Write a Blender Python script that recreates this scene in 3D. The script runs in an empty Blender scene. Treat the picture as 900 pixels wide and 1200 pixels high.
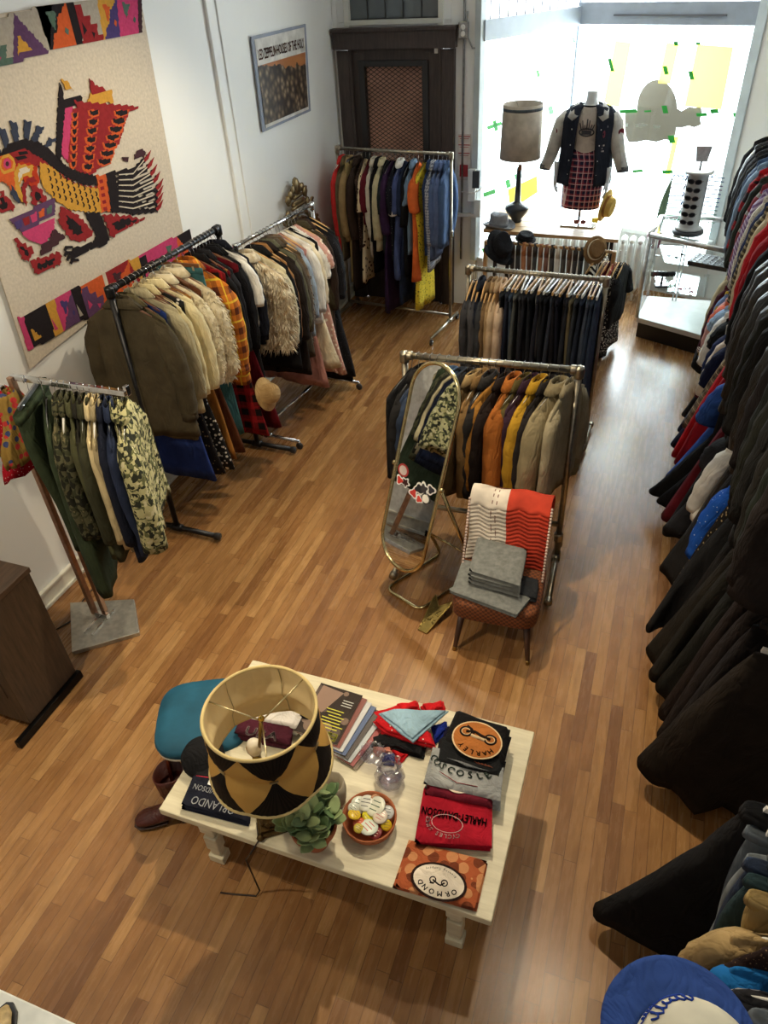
import bpy, math, random
import numpy as np
from mathutils import Matrix, Vector
random.seed(7)
SC = bpy.context.scene
COL = SC.collection
PI = math.pi

# ------------------------------------------------------------------ camera
FPX = 855.0
VY = np.array([390.0, -689.0, FPX]); VD = np.array([70.0, 1100.0, FPX])
_D = VD/np.linalg.norm(VD); _Y = VY - VY.dot(_D)*_D; _Y /= np.linalg.norm(_Y); _Z = -_D
_X = np.cross(_Y, _Z)
ROT = np.array([_X, _Y, _Z])
EYE = np.array([0.0, 0.0, 3.2])
cam_d = bpy.data.cameras.new('camera'); cam = bpy.data.objects.new('camera', cam_d); COL.objects.link(cam)
cam_d.sensor_fit = 'VERTICAL'; cam_d.sensor_height = 36.0; cam_d.sensor_width = 27.0
cam_d.lens = FPX/1200*36.0; cam_d.clip_start = 0.02; cam_d.clip_end = 200
r_, d_, f_ = ROT[:, 0], ROT[:, 1], ROT[:, 2]
cam.matrix_world = Matrix(((r_[0], -d_[0], -f_[0], EYE[0]), (r_[1], -d_[1], -f_[1], EYE[1]), (r_[2], -d_[2], -f_[2], EYE[2]), (0, 0, 0, 1)))
SC.camera = cam
def _ray(p): return ROT @ np.array([p[0]-450.0, p[1]-600.0, FPX])
def onz(px, py, z=0.0):
    d = _ray((px, py)); return Vector(EYE + d*(z-EYE[2])/d[2])
def onx(px, py, x):
    d = _ray((px, py)); return Vector(EYE + d*x/d[0])
def ony(px, py, y):
    d = _ray((px, py)); return Vector(EYE + d*y/d[1])

# ------------------------------------------------------------------ light
SC.view_settings.view_transform = 'Standard'
SC.view_settings.look = 'None'
SC.view_settings.gamma = 1.0
SC.view_settings.use_curve_mapping = False
SC.view_settings.exposure = 0.15
w = bpy.data.worlds.new('daylight'); SC.world = w; w.use_nodes = True
nt = w.node_tree; nt.nodes.clear()
wo = nt.nodes.new('ShaderNodeOutputWorld'); bg = nt.nodes.new('ShaderNodeBackground')
tc = nt.nodes.new('ShaderNodeTexCoord'); sx = nt.nodes.new('ShaderNodeSeparateXYZ'); cr = nt.nodes.new('ShaderNodeValToRGB')
mp = nt.nodes.new('ShaderNodeMapRange'); mp.inputs[1].default_value = -1; mp.inputs[2].default_value = 1
nt.links.new(tc.outputs['Generated'], sx.inputs[0]); nt.links.new(sx.outputs[1], mp.inputs[0]); nt.links.new(mp.outputs[0], cr.inputs[0])
cr.color_ramp.elements[0].position = 0.45; cr.color_ramp.elements[0].color = (0.036, 0.031, 0.026, 1)
cr.color_ramp.elements[1].position = 0.62; cr.color_ramp.elements[1].color = (0.92, 0.97, 1.0, 1)
bg.inputs[1].default_value = 5.0
nt.links.new(cr.outputs[0], bg.inputs[0]); nt.links.new(bg.outputs[0], wo.inputs[0])

def lamp(name, kind, loc, energy, color, size=0.1, target=None, spot=None, blend=0.6, size_y=None):
    l = bpy.data.lights.new(name, kind); l.energy = energy; l.color = color
    if kind == 'AREA':
        l.size = size
        if size_y: l.shape = 'RECTANGLE'; l.size_y = size_y
    elif kind != 'SUN': l.shadow_soft_size = size
    if spot: l.spot_size = math.radians(spot); l.spot_blend = blend
    o = bpy.data.objects.new(name, l); COL.objects.link(o); o.location = loc
    if target is not None:
        o.rotation_euler = (Vector(target)-Vector(loc)).to_track_quat('-Z', 'Y').to_euler()
    return o
WARM = (1.0, 0.85, 0.60)
lamp('track_spot', 'SPOT', (-1.0, 3.0, 3.55), 210, WARM, .035, (-0.9, 1.6, 0), 95)
lamp('track_spot', 'SPOT', (-2.2, 0.6, 3.5), 150, WARM, .04, (-2.6, 2.6, 0.8), 95)
lamp('track_spot', 'SPOT', (-1.4, 4.4, 3.55), 125, WARM, .05, (-2.6, 3.8, 1.0), 105)
lamp('track_spot', 'SPOT', (0.1, 2.4, 3.55), 60, WARM, .05, (0.0, 1.6, 0), 80)
lamp('window_light', 'AREA', (-0.3, 9.3, 2.0), 240, (0.88, 0.94, 1.0), 2.2, (-0.6, 5.0, 0.3), size_y=1.8)

# ------------------------------------------------------------------ materials
def lin(c):
    return tuple(((x/255.0)/12.92 if x/255.0 <= 0.04045 else ((x/255.0+0.055)/1.055)**2.4) for x in c[:3]) + (1.0,)
_M = {}
class NT:
    def __init__(s, name):
        s.m = bpy.data.materials.new(name); s.m.use_nodes = True; s.t = s.m.node_tree
        s.b = s.t.nodes['Principled BSDF']; s.o = s.t.nodes['Material Output']
    def n(s, typ, **k):
        x = s.t.nodes.new(typ)
        for a, b in k.items(): setattr(x, a, b)
        return x
    def l(s, a, b): s.t.links.new(a, b)
    def math(s, op, a, b=None, c=None):
        x = s.t.nodes.new('ShaderNodeMath'); x.operation = op
        for i, v in enumerate((a, b, c)):
            if v is None: continue
            if isinstance(v, (int, float)): x.inputs[i].default_value = v
            else: s.l(v, x.inputs[i])
        return x.outputs[0]
    def mix(s, f, a, b, mode='MIX'):
        x = s.t.nodes.new('ShaderNodeMix'); x.data_type = 'RGBA'; x.blend_type = mode
        for i, v in ((0, f), (6, a), (7, b)):
            if isinstance(v, (int, float)): x.inputs[i].default_value = v
            elif isinstance(v, tuple): x.inputs[i].default_value = v
            else: s.l(v, x.inputs[i])
        return x.outputs[2]
    def coord(s, kind='Object'):
        c = s.n('ShaderNodeTexCoord'); return c.outputs[kind]
    def sep(s, v):
        x = s.n('ShaderNodeSeparateXYZ'); s.l(v, x.inputs[0]); return x.outputs
    def noise(s, v, scale, detail=2, out=0, rough=.5):
        x = s.n('ShaderNodeTexNoise'); x.inputs['Scale'].default_value = scale; x.inputs['Detail'].default_value = detail
        x.inputs['Roughness'].default_value = rough
        s.l(v, x.inputs['Vector']); return x.outputs[out]
    def vor(s, v, scale, out=0, feature='F1'):
        x = s.n('ShaderNodeTexVoronoi', feature=feature); x.inputs['Scale'].default_value = scale; s.l(v, x.inputs['Vector']); return x.outputs[out]
    def ramp(s, f, stops, const=False):
        x = s.n('ShaderNodeValToRGB'); e = x.color_ramp.elements
        if const: x.color_ramp.interpolation = 'CONSTANT'
        while len(e) < len(stops): e.new(.5)
        for i, (p, c) in enumerate(stops): e[i].position = p; e[i].color = c
        s.l(f, x.inputs[0]); return x.outputs[0]
    def bump(s, h, strength=.3, dist=.002, wr=0.0):
        x = s.n('ShaderNodeBump'); x.inputs['Strength'].default_value = strength; x.inputs['Distance'].default_value = dist
        s.l(h, x.inputs['Height'])
        if wr:
            # soft creases running mostly down the cloth
            m_ = s.n('ShaderNodeMapping'); m_.inputs['Scale'].default_value = (1, 1, .38); m_.inputs['Rotation'].default_value = (0, .35, 0); s.l(s.coord(), m_.inputs[0])
            q = s.n('ShaderNodeTexNoise'); q.inputs['Scale'].default_value = 13; q.inputs['Detail'].default_value = 3; q.inputs['Distortion'].default_value = .9; s.l(m_.outputs[0], q.inputs['Vector'])
            rd_ = s.math('ABSOLUTE', s.math('SUBTRACT', q.outputs[0], .5))
            y = s.n('ShaderNodeBump'); y.inputs['Strength'].default_value = wr; y.inputs['Distance'].default_value = .05
            s.l(rd_, y.inputs['Height']); s.l(y.outputs[0], x.inputs['Normal']); s.l(x.outputs[0], s.b.inputs['Normal'])
    def base(s, c):
        if isinstance(c, tuple): s.b.inputs['Base Color'].default_value = c
        else: s.l(c, s.b.inputs['Base Color'])
    def set(s, **k):
        for a, v in k.items(): s.b.inputs[a.replace('_', ' ')].default_value = v
        return s

def memo(fn):
    def g(*a, **k):
        key = (fn.__name__, a, tuple(sorted(k.items())))
        if key not in _M: _M[key] = fn(*a, **k)
        return _M[key]
    return g

@memo
def plain(c, rough=.85, var=.22, scale=9, bump=.25, fine=420, metal=0.0, sheen=0.0, spec=.3, wr=0.0):
    s = NT('surface'); v = s.coord()
    n = s.noise(v, scale, 3)
    c1 = lin(c); lo = tuple(x*(1-var) for x in c1[:3])+(1,); hi = tuple(min(1, x*(1+var)) for x in c1[:3])+(1,)
    s.base(s.ramp(n, [(.3, lo), (.7, hi)]))
    s.set(Roughness=rough, Metallic=metal, Specular_IOR_Level=spec)
    if sheen: s.set(Sheen_Weight=sheen)
    if bump: s.bump(s.noise(v, fine, 2), bump, .001, wr)
    return s.m
def cloth(c, wr=.55, **k): return plain(tuple(c), rough=.92, spec=.15, wr=wr, **k)
@memo
def leather(c):
    return plain(c, rough=.42, var=.25, scale=14, bump=.35, fine=160, spec=.45, wr=.5)
@memo
def plaid(base, c1, c2, k=14.0, t=.28, k2=None):
    s = NT('plaid_cloth'); v = s.sep(s.coord())
    k2 = k2 or k
    u = s.math('FRACT', s.math('MULTIPLY', s.math('ADD', v[0], v[1]), k)); w_ = s.math('FRACT', s.math('MULTIPLY', v[2], k2))
    b1 = s.math('LESS_THAN', u, t); b2 = s.math('LESS_THAN', w_, t)
    th1 = s.math('LESS_THAN', s.math('ABSOLUTE', s.math('SUBTRACT', u, .66)), .045); th2 = s.math('LESS_THAN', s.math('ABSOLUTE', s.math('SUBTRACT', w_, .66)), .045)
    f = s.math('MULTIPLY', s.math('ADD', b1, b2), .5)
    c = s.mix(f, lin(base), lin(c1))
    c = s.mix(s.math('MULTIPLY', s.math('MAXIMUM', th1, th2), .85), c, lin(c2))
    s.base(c); s.set(Roughness=.92, Specular_IOR_Level=.15); s.bump(s.noise(s.coord(), 350), .3, .001, .5)
    return s.m
@memo
def stripes(c1, c2, k=40.0, axis=2, t=.5, wob=0.0):
    s = NT('striped_cloth'); v = s.sep(s.coord()); a = v[axis]
    if wob: a = s.math('ADD', a, s.math('MULTIPLY', s.math('PINGPONG', v[0 if axis == 2 else 2], wob), 1.0))
    f = s.math('LESS_THAN', s.math('FRACT', s.math('MULTIPLY', a, k)), t)
    s.base(s.mix(f, lin(c1), lin(c2))); s.set(Roughness=.92, Specular_IOR_Level=.15); s.bump(s.noise(s.coord(), 350), .3, .001, .5)
    return s.m
@memo
def camo(c=((172, 166, 122), (92, 94, 62), (44, 46, 36), (190, 182, 146)), k=19.0):
    s = NT('camouflage_cloth'); v = s.coord()
    a = s.noise(v, k, 1); b = s.noise(v, k*1.7, 1, 1)
    bb = s.sep(b)[1]
    x = s.ramp(a, [(0, lin(c[0])), (.46, lin(c[1])), (.56, lin(c[0]))], True)
    x = s.mix(s.math('GREATER_THAN', bb, .56), x, lin(c[2]))
    x = s.mix(s.math('LESS_THAN', bb, .36), x, lin(c[3]))
    s.base(x); s.set(Roughness=.9, Specular_IOR_Level=.15); s.bump(s.noise(v, 300), .25, .001, .5)
    return s.m
@memo
def dots(base, dot, k=30.0, r=.28, dot2=None):
    s = NT('printed_cloth'); v = s.coord()
    d = s.vor(v, k); f = s.math('LESS_THAN', d, r)
    col = lin(dot)
    if dot2:
        cc = s.sep(s.vor(v, k, 1)); col = s.mix(s.math('GREATER_THAN', cc[0], .5), lin(dot), lin(dot2))
    s.base(s.mix(f, lin(base), col)); s.set(Roughness=.9, Specular_IOR_Level=.15); s.bump(s.noise(v, 300), .25, .001, .5)
    return s.m
@memo
def metal(c=(190, 190, 188), rough=.25):
    s = NT('metal'); v = s.coord()
    s.base(s.ramp(s.noise(v, 30, 3), [(.35, tuple(x*.75 for x in lin(c)[:3])+(1,)), (.65, lin(c))])); s.set(Metallic=1.0, Roughness=rough)
    return s.m
@memo
def gloss(c, rough=.3, var=.08):
    return plain(c, rough=rough, var=var, bump=0, spec=.5)
@memo
def wood(c1, c2, axis=1, k=18.0, rough=.45, stretch=10.0):
    s = NT('wood_grain'); m = s.n('ShaderNodeMapping'); s.l(s.coord(), m.inputs[0])
    sc = [stretch]*3; sc[axis] = 1.0; m.inputs['Scale'].default_value = sc
    n = s.noise(m.outputs[0], k/stretch*2, 5, rough=.65)
    s.base(s.ramp(n, [(.3, lin(c1)), (.68, lin(c2))])); s.set(Roughness=rough); s.bump(n, .2, .001)
    return s.m
@memo
def glass(tint=(235, 245, 245), op=.1, rough=.03):
    s = NT('clear_glass'); t = s.n('ShaderNodeBsdfTransparent'); t.inputs[0].default_value = lin(tint)
    g = s.n('ShaderNodeBsdfGlossy'); g.inputs['Roughness'].default_value = rough; g.inputs[0].default_value = (1, 1, 1, 1)
    fr = s.n('ShaderNodeLayerWeight'); fz = s.math('MULTIPLY', s.math('POWER', fr.outputs['Facing'], 4.0), .6)
    mx = s.n('ShaderNodeMixShader'); s.l(s.math('MINIMUM', s.math('ADD', fz, op), 1.0), mx.inputs[0]); s.l(t.outputs[0], mx.inputs[1]); s.l(g.outputs[0], mx.inputs[2])
    s.l(mx.outputs[0], s.o.inputs[0]); return s.m
@memo
def paper(c, trans=.75):
    s = NT('translucent_paper'); d = s.n('ShaderNodeBsdfDiffuse'); t = s.n('ShaderNodeBsdfTranslucent')
    d.inputs[0].default_value = lin(c); t.inputs[0].default_value = lin(c)
    mx = s.n('ShaderNodeMixShader'); mx.inputs[0].default_value = trans
    s.l(d.outputs[0], mx.inputs[1]); s.l(t.outputs[0], mx.inputs[2]); s.l(mx.outputs[0], s.o.inputs[0]); return s.m
@memo
def fur(c1, c2):
    s = NT('long_fur'); v = s.coord()
    s.base(s.ramp(s.noise(v, 22, 4), [(.3, lin(c1)), (.65, lin(c2))])); s.set(Roughness=.85, Specular_IOR_Level=.2, Sheen_Weight=.3); s.bump(s.noise(v, 120, 3), .6, .004)
    return s.m
def floor_mat():
    s = NT('maple_strip_floor'); v = s.sep(s.coord())
    W = 0.0572
    xs = s.math('DIVIDE', v[0], W); row = s.math('FLOOR', xs)
    wn = s.n('ShaderNodeTexWhiteNoise', noise_dimensions='1D'); s.l(row, wn.inputs['W'])
    L = s.math('ADD', s.math('MULTIPLY', wn.outputs[0], .32), .42)
    ys = s.math('DIVIDE', s.math('ADD', v[1], s.math('MULTIPLY', wn.outputs[0], 13.7)), L); col = s.math('FLOOR', ys)
    w2 = s.n('ShaderNodeTexWhiteNoise', noise_dimensions='2D'); cb = s.n('ShaderNodeCombineXYZ'); s.l(row, cb.inputs[0]); s.l(col, cb.inputs[1]); s.l(cb.outputs[0], w2.inputs['Vector'])
    base = s.ramp(w2.outputs[0], [(0, lin((128, 88, 54))), (.12, lin((146, 103, 62))), (.5, lin((156, 113, 69))), (.85, lin((166, 123, 77))), (1, lin((176, 134, 86)))])
    mp_ = s.n('ShaderNodeMapping'); s.l(s.coord(), mp_.inputs[0]); mp_.inputs['Scale'].default_value = (14, 1.6, 1)
    off = s.n('ShaderNodeVectorMath', operation='ADD'); s.l(mp_.outputs[0], off.inputs[0]); s.l(w2.outputs[1], off.inputs[1])
    g = s.noise(off.outputs[0], 3.0, 6, rough=.6)
    c = s.mix(.55, base, s.ramp(g, [(.25, (.45, .40, .36, 1)), (.5, (.92, .92, .92, 1)), (.75, (1.12, 1.1, 1.05, 1))]), 'MULTIPLY')
    kn = s.noise(s.coord(), 7.0, 3)
    c = s.mix(.4, c, s.ramp(kn, [(.3, (.72, .66, .62, 1)), (.5, (1, 1, 1, 1))]), 'MULTIPLY')
    fx = s.math('FRACT', xs); gap = s.math('LESS_THAN', s.math('MINIMUM', fx, s.math('SUBTRACT', 1.0, fx)), .028)
    fy = s.math('MULTIPLY', s.math('FRACT', ys), L); gy = s.math('LESS_THAN', fy, .003)
    gp = s.math('MAXIMUM', gap, gy)
    c = s.mix(s.math('MULTIPLY', gp, .6), c, lin((70, 42, 24)))
    s.base(c); rg = s.math('ADD', s.math('MULTIPLY', g, .14), .20); s.l(rg, s.b.inputs['Roughness'])
    s.set(Specular_IOR_Level=.5)
    s.bump(s.math('SUBTRACT', s.math('MULTIPLY', g, .15), gp), .35, .001)
    return s.m
@memo
def wall_mat(c):
    s = NT('painted_plaster'); v = s.coord()
    s.base(s.ramp(s.noise(v, 1.3, 3), [(.3, tuple(x*.95 for x in lin(c)[:3])+(1,)), (.7, lin(c))])); s.set(Roughness=.65, Specular_IOR_Level=.3); s.bump(s.noise(v, 90, 3), .12, .001)
    return s.m

# ------------------------------------------------------------------ mesh helpers
class MB:
    def __init__(s): s.v = []; s.f = []; s.mi = []; s.sm = []
    def add(s, verts, faces, m=0, smooth=True):
        o = len(s.v); s.v.extend([tuple(map(float, q)) for q in verts])
        for f in faces: s.f.append([i+o for i in f]); s.mi.append(m); s.sm.append(smooth)
        return s
    def box(s, c, d, m=0, rot=None, smooth=False):
        hx, hy, hz = d[0]/2, d[1]/2, d[2]/2; vs = []
        for x in (-hx, hx):
            for y in (-hy, hy):
                for z in (-hz, hz):
                    q = Vector((x, y, z))
                    if rot is not None: q = rot @ q
                    vs.append(q+Vector(c))
        return s.add(vs, [(0, 1, 3, 2), (4, 6, 7, 5), (0, 4, 5, 1), (2, 3, 7, 6), (0, 2, 6, 4), (1, 5, 7, 3)], m, smooth)
    def loft(s, rings, m=0, cap=(True, True), closed=True, smooth=True):
        n = len(rings[0]); vs = [q for r in rings for q in r]; fs = []
        for i in range(len(rings)-1):
            for j in range(n if closed else n-1):
                k = (j+1) % n
                fs.append((i*n+j, i*n+k, (i+1)*n+k, (i+1)*n+j))
        if closed and cap[0]: fs.append(tuple(reversed(range(n))))
        if closed and cap[1]: fs.append(tuple((len(rings)-1)*n+j for j in range(n)))
        return s.add(vs, fs, m, smooth)
    def tube(s, pts, r, n=8, m=0, closed=False, cap=True, flat=1.0, smooth=True):
        pts = [Vector(p) for p in pts]; N = len(pts); rs = r if isinstance(r, (list, tuple)) else [r]*N
        rings = []; up = None
        for i, p in enumerate(pts):
            if closed: t = pts[(i+1) % N]-pts[i-1]
            else: t = pts[min(i+1, N-1)]-pts[max(i-1, 0)]
            if t.length < 1e-9: t = Vector((0, 0, 1))
            t.normalize()
            if up is None: up = Vector((0, 0, 1)) if abs(t.z) < .9 else Vector((0, 1, 0))
            a = t.cross(up)
            if a.length < 1e-6: a = t.orthogonal()
            a.normalize(); b = a.cross(t).normalized(); up = b
            rings.append([p+a*math.cos(2*PI*k/n)*rs[i]+b*math.sin(2*PI*k/n)*rs[i]*flat for k in range(n)])
        if closed: rings.append(rings[0])
        return s.loft(rings, m, (cap and not closed, cap and not closed), smooth=smooth)
    def lathe(s, prof, n=24, c=(0, 0, 0), m=0, cap=(True, True), wob=None, smooth=True):
        rings = []
        for (r, z) in prof:
            rings.append([(c[0]+math.cos(2*PI*k/n)*r*(wob(2*PI*k/n, z) if wob else 1), c[1]+math.sin(2*PI*k/n)*r*(wob(2*PI*k/n, z) if wob else 1), c[2]+z) for k in range(n)])
        return s.loft(rings, m, cap, smooth=smooth)
    def ell(s, c, r, n=12, m=0, rot=None):
        rings = []
        for i in range(n//2+1):
            a = -PI/2+PI*i/(n//2); rr = max(math.cos(a), .02); ring = []
            for k in range(n):
                q = Vector((rr*math.cos(2*PI*k/n)*r[0], rr*math.sin(2*PI*k/n)*r[1], math.sin(a)*r[2]))
                if rot is not None: q = rot @ q
                ring.append(q+Vector(c))
            rings.append(ring)
        return s.loft(rings, m)
    def prism(s, pts, off, m=0, smooth=False):
        """polygon pts (3D, planar) thickened by vector off"""
        n = len(pts); a = [Vector(p) for p in pts]; b = [p+Vector(off) for p in a]
        fs = [tuple(range(n)), tuple(reversed(range(n, 2*n)))]+[(i, i+n, (i+1) % n+n, (i+1) % n) for i in range(n)]
        return s.add(a+b, fs, m, smooth)
    def build(s, name, mats, parent=None, loc=None, rot=None, bevel=0, subs=0, thick=0):
        me = bpy.data.meshes.new(name); me.from_pydata(s.v, [], s.f)
        if not isinstance(mats, (list, tuple)): mats = [mats]
        for x in mats: me.materials.append(x)
        me.polygons.foreach_set('material_index', s.mi); me.polygons.foreach_set('use_smooth', s.sm)
        me.update()
        o = bpy.data.objects.new(name, me); COL.objects.link(o)
        if parent is not None: o.parent = parent
        if loc is not None: o.location = loc
        if rot is not None: o.rotation_euler = rot
        if thick:
            q = o.modifiers.new('solid', 'SOLIDIFY'); q.thickness = thick; q.offset = 0
        if bevel:
            q = o.modifiers.new('bevel', 'BEVEL'); q.width = bevel; q.segments = 2; q.limit_method = 'ANGLE'; q.angle_limit = math.radians(50)
        if subs:
            q = o.modifiers.new('subdivide', 'SUBSURF'); q.levels = subs; q.render_levels = subs
        return o
def tag(o, label, cat, group=None, kind=None):
    o['label'] = label; o['category'] = cat
    if group: o['group'] = group
    if kind: o['kind'] = kind
    return o
def struct(o): o['kind'] = 'structure'; return o
def thing(name, label, cat, loc=(0, 0, 0), rz=0, group=None):
    o = bpy.data.objects.new(name, None); COL.objects.link(o); o.location = loc; o.rotation_euler = (0, 0, rz); o.empty_display_size = .05
    return tag(o, label, cat, group)
_TX = {}
def glyphs(txt):
    if txt in _TX: return _TX[txt]
    cu = bpy.data.curves.new('lettering', 'FONT'); cu.body = txt; cu.size = 1.0; cu.align_x = 'CENTER'; cu.align_y = 'CENTER'; cu.resolution_u = 2
    o = bpy.data.objects.new('lettering', cu); COL.objects.link(o)
    dg = bpy.context.evaluated_depsgraph_get(); dg.update()
    me = bpy.data.meshes.new_from_object(o.evaluated_get(dg))
    vs = [v.co.copy() for v in me.vertices]; fs = [tuple(p.vertices) for p in me.polygons]
    bpy.data.objects.remove(o); bpy.data.curves.remove(cu); bpy.data.meshes.remove(me)
    _TX[txt] = (vs, fs); return _TX[txt]
def write(mb, txt, org, xd, yd, size, m=0, sx=1.0, bold=0.0):
    vs, fs = glyphs(txt); org = Vector(org); xd = Vector(xd).normalized(); yd = Vector(yd).normalized()
    offs = [(0, 0)] if not bold else [(0, 0), (bold, 0), (-bold, 0), (0, bold), (0, -bold)]
    for (a, b) in offs:
        mb.add([org+xd*(v.x*size*sx+a)+yd*(v.y*size+b) for v in vs], fs, m, False)
def arc_write(mb, txt, org, xd, yd, rx, ry, a0, a1, size, m=0, inward=False, bold=0):
    """letters along an ellipse, angles in degrees in the (xd, yd) frame"""
    xd = Vector(xd).normalized(); yd = Vector(yd).normalized(); org = Vector(org)
    for i, ch in enumerate(txt):
        if ch == ' ': continue
        a = math.radians(a0+(a1-a0)*(i/(max(1, len(txt)-1))))
        p = org+xd*rx*math.cos(a)+yd*ry*math.sin(a)
        up = (xd*math.cos(a)+yd*math.sin(a))*(-1 if inward else 1)
        rt = Vector(up).cross(xd.cross(yd))
        write(mb, ch, p, rt, up, size, m, bold=bold)
ORD = ['first', 'second', 'third', 'fourth', 'fifth', 'sixth', 'seventh', 'eighth', 'ninth', 'tenth', 'eleventh', 'twelfth', 'thirteenth', 'fourteenth', 'fifteenth', 'sixteenth', 'seventeenth', 'eighteenth', 'nineteenth', 'twentieth']
# ------------------------------------------------------------------ the room
XL, XR, YB, YD, ZC = -3.27, 1.15, -1.2, 7.65, 3.75
WHITE = wall_mat((238, 240, 240)); TRIM = wall_mat((214, 214, 208))
struct(MB().box(((XL+XR)/2-.1, 4.0, -.05), (XR-XL+.8, 11.0, .1)).build('floor', floor_mat()))
struct(MB().box((XL-.06, (YB+YD)/2, ZC/2), (.12, YD-YB, ZC)).build('wall_left', WHITE))
struct(MB().box((XR+.06, (YB+YD)/2, ZC/2), (.12, YD-YB, ZC)).build('wall_right', WHITE))
struct(MB().box(((XL+XR)/2, (YD+1.0)/2+.6, ZC+.05), (XR-XL+.2, YD-.9+1.6, .1)).build('ceiling', wall_mat((225, 220, 210))))
bb = MB().box((XL+.008, 3.2, .055), (.016, 8.9, .11)).box((XL+.013, 3.2, .118), (.026, 8.9, .02)).box((XL+.016, 3.2, .012), (.03, 8.9, .024))
struct(bb.build('baseboard_left', gloss((222, 220, 208), .45), bevel=.004))
# far wall with the door
fw = MB()
fw.box((-3.25, YD+.06, ZC/2), (.06, .12, ZC))
fw.box((-2.0+.03, YD+.06, ZC/2), (.28, .12, ZC))
fw.box((-2.665, YD+.06, 2.6), (1.105, .12, .08)); fw.box((-2.665, YD+.06, 3.5), (1.105, .12, .5))
fw.box((-3.165, YD+.06, 2.945), (.105, .12, .605)); fw.box((-2.155, YD+.06, 2.945), (.085, .12, .605))
struct(fw.build('wall_back', WHITE))
dk = wood((44, 36, 34), (72, 60, 56), axis=2, k=30, rough=.5)
fr = MB(); fr.box((-3.165, YD-.02, 1.21), (.12, .1, 2.42)).box((-2.12, YD-.02, 1.21), (.12, .1, 2.42)).box((-2.645, YD-.03, 2.50), (1.2, .13, .14)).box((-2.645, YD-.04, 2.586), (1.22, .16, .03))
fr.box((-3.09, YD-.03, 1.24), (.025, .08, 2.46)).box((-2.195, YD-.03, 1.24), (.025, .08, 2.46))
struct(fr.build('trim_1', dk, bevel=.004))
d = MB(); d.box((-3.02, YD-.001, 1.2), (.12, .054, 2.39)).box((-2.28, YD-.001, 1.2), (.14, .054, 2.39)).box((-2.65, YD, 2.39), (.9, .05, .16)).box((-2.65, YD, .45), (.8, .05, .9))
door = struct(d.build('door_1', dk, bevel=.004))
struct(MB().box((-2.66, YD+.03, 1.6), (.66, .01, 1.5)).build('door_pane', plain((206, 160, 140), rough=.5, var=.3, scale=2.5, bump=0), door))  # light from behind the door is put into this pale pink colour
mf = MB()
for a in (-2.985, -2.345): mf.box((a, YD-.036, 1.55), (.06, .034, 1.57))
for z in (2.31, .78): mf.box((-2.665, YD-.035, z), (.70, .03, .05))
struct(mf.build('grille_frame', gloss((34, 34, 36), .4), door, bevel=.003))
g = MB(); x0, x1, z0, z1 = -2.955, -2.375, .8, 2.29; p = .062; q = .038
def clipseg(a, b):
    t0, t1 = 0.0, 1.0; dx, dz = b[0]-a[0], b[1]-a[1]
    for pp, qq in ((-dx, a[0]-x0), (dx, x1-a[0]), (-dz, a[1]-z0), (dz, z1-a[1])):
        if pp == 0: continue
        r = qq/pp
        if pp < 0: t0 = max(t0, r)
        else: t1 = min(t1, r)
    if t0 >= t1: return None
    return ((a[0]+dx*t0, a[1]+dz*t0), (a[0]+dx*t1, a[1]+dz*t1))
for sgn in (1, -1):
    zz = z0-1.2
    while zz < z1+1.2:
        s_ = clipseg((x0, zz), (x1, zz+sgn*(x1-x0)*q/p*1.0))
        if s_: g.tube([(s_[0][0], YD-.035, s_[0][1]), (s_[1][0], YD-.035, s_[1][1])], .0028, 4, smooth=False)
        zz += q
struct(g.build('diamond_mesh_grille', metal((74, 70, 68), .5), door))
struct(MB().box((-2.24, YD-.03, 2.42), (.035, .01, .07)).build('door_sticker', plain((225, 225, 220), bump=0), door))
# leaded transom over the door
t = MB(); t.box((-2.66, YD+.05, 2.95), (.92, .01, .66)); win = struct(t.build('window_1', gloss((96, 104, 108), .2)))
t = MB()
for i in range(6): t.box((-3.1+.176*i, YD+.035, 2.95), (.008, .012, .66))
for z in (2.66, 2.87, 3.08): t.box((-2.66, YD+.035, z), (.9, .012, .008))
struct(t.build('window_lead', gloss((52, 54, 56), .5), win))
t = MB(); t.box((-3.12, YD+.01, 2.95), (.05, .06, .7)).box((-2.2, YD+.01, 2.95), (.05, .06, .7)).box((-2.66, YD+.01, 2.635), (.97, .07, .04))
struct(t.build('window_frame', TRIM, win, bevel=.004))
# bay window
A = Vector((-1.83, 7.65, 0)); B = Vector((-1.13, 8.9, 0)); Cc = Vector((.54, 8.3, 0)); E_ = Vector((1.2, 7.62, 0))
def strip(mb, a, b, z0, z1, th, m=0, off=0.0):
    a = Vector(a); b = Vector(b); u = (b-a).normalized(); n = Vector((-u.y, u.x, 0))
    q = [a+n*(off-th/2), b+n*(off-th/2), b+n*(off+th/2), a+n*(off+th/2)]
    vs = [(p.x, p.y, z) for z in (z0, z1) for p in q]
    mb.add(vs, [(3, 2, 1, 0), (4, 5, 6, 7), (0, 1, 5, 4), (1, 2, 6, 5), (2, 3, 7, 6), (3, 0, 4, 7)], m, False)
low = MB(); strip(low, A, B, 0, .50, .1, off=.02); strip(low, B, Cc, 0, .62, .1, off=.02); strip(low, Cc, E_, 0, 3.4, .1, off=.02)
struct(low.build('wall_bay', wall_mat((206, 205, 200))))
sl = MB(); strip(sl, A, B, .49, .53, .2); strip(sl, B, Cc, .61, .65, .26)
struct(sl.build('trim_2', gloss((212, 214, 210), .4), bevel=.004))
FRM = gloss((158, 170, 184), .4)
fm = MB(); strip(fm, A, B, 2.47, 2.63, .10); strip(fm, B, Cc, 2.48, 2.66, .10)
strip(fm, A, B, 3.3, 3.42, .10); strip(fm, B, Cc, 3.3, 3.42, .10)
strip(fm, B+Vector((-.008, -.014, 0)), B+Vector((.01, .006, 0)), .5, 3.3, .02)
w2 = struct(fm.build('window_2', FRM, bevel=.004))
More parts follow.
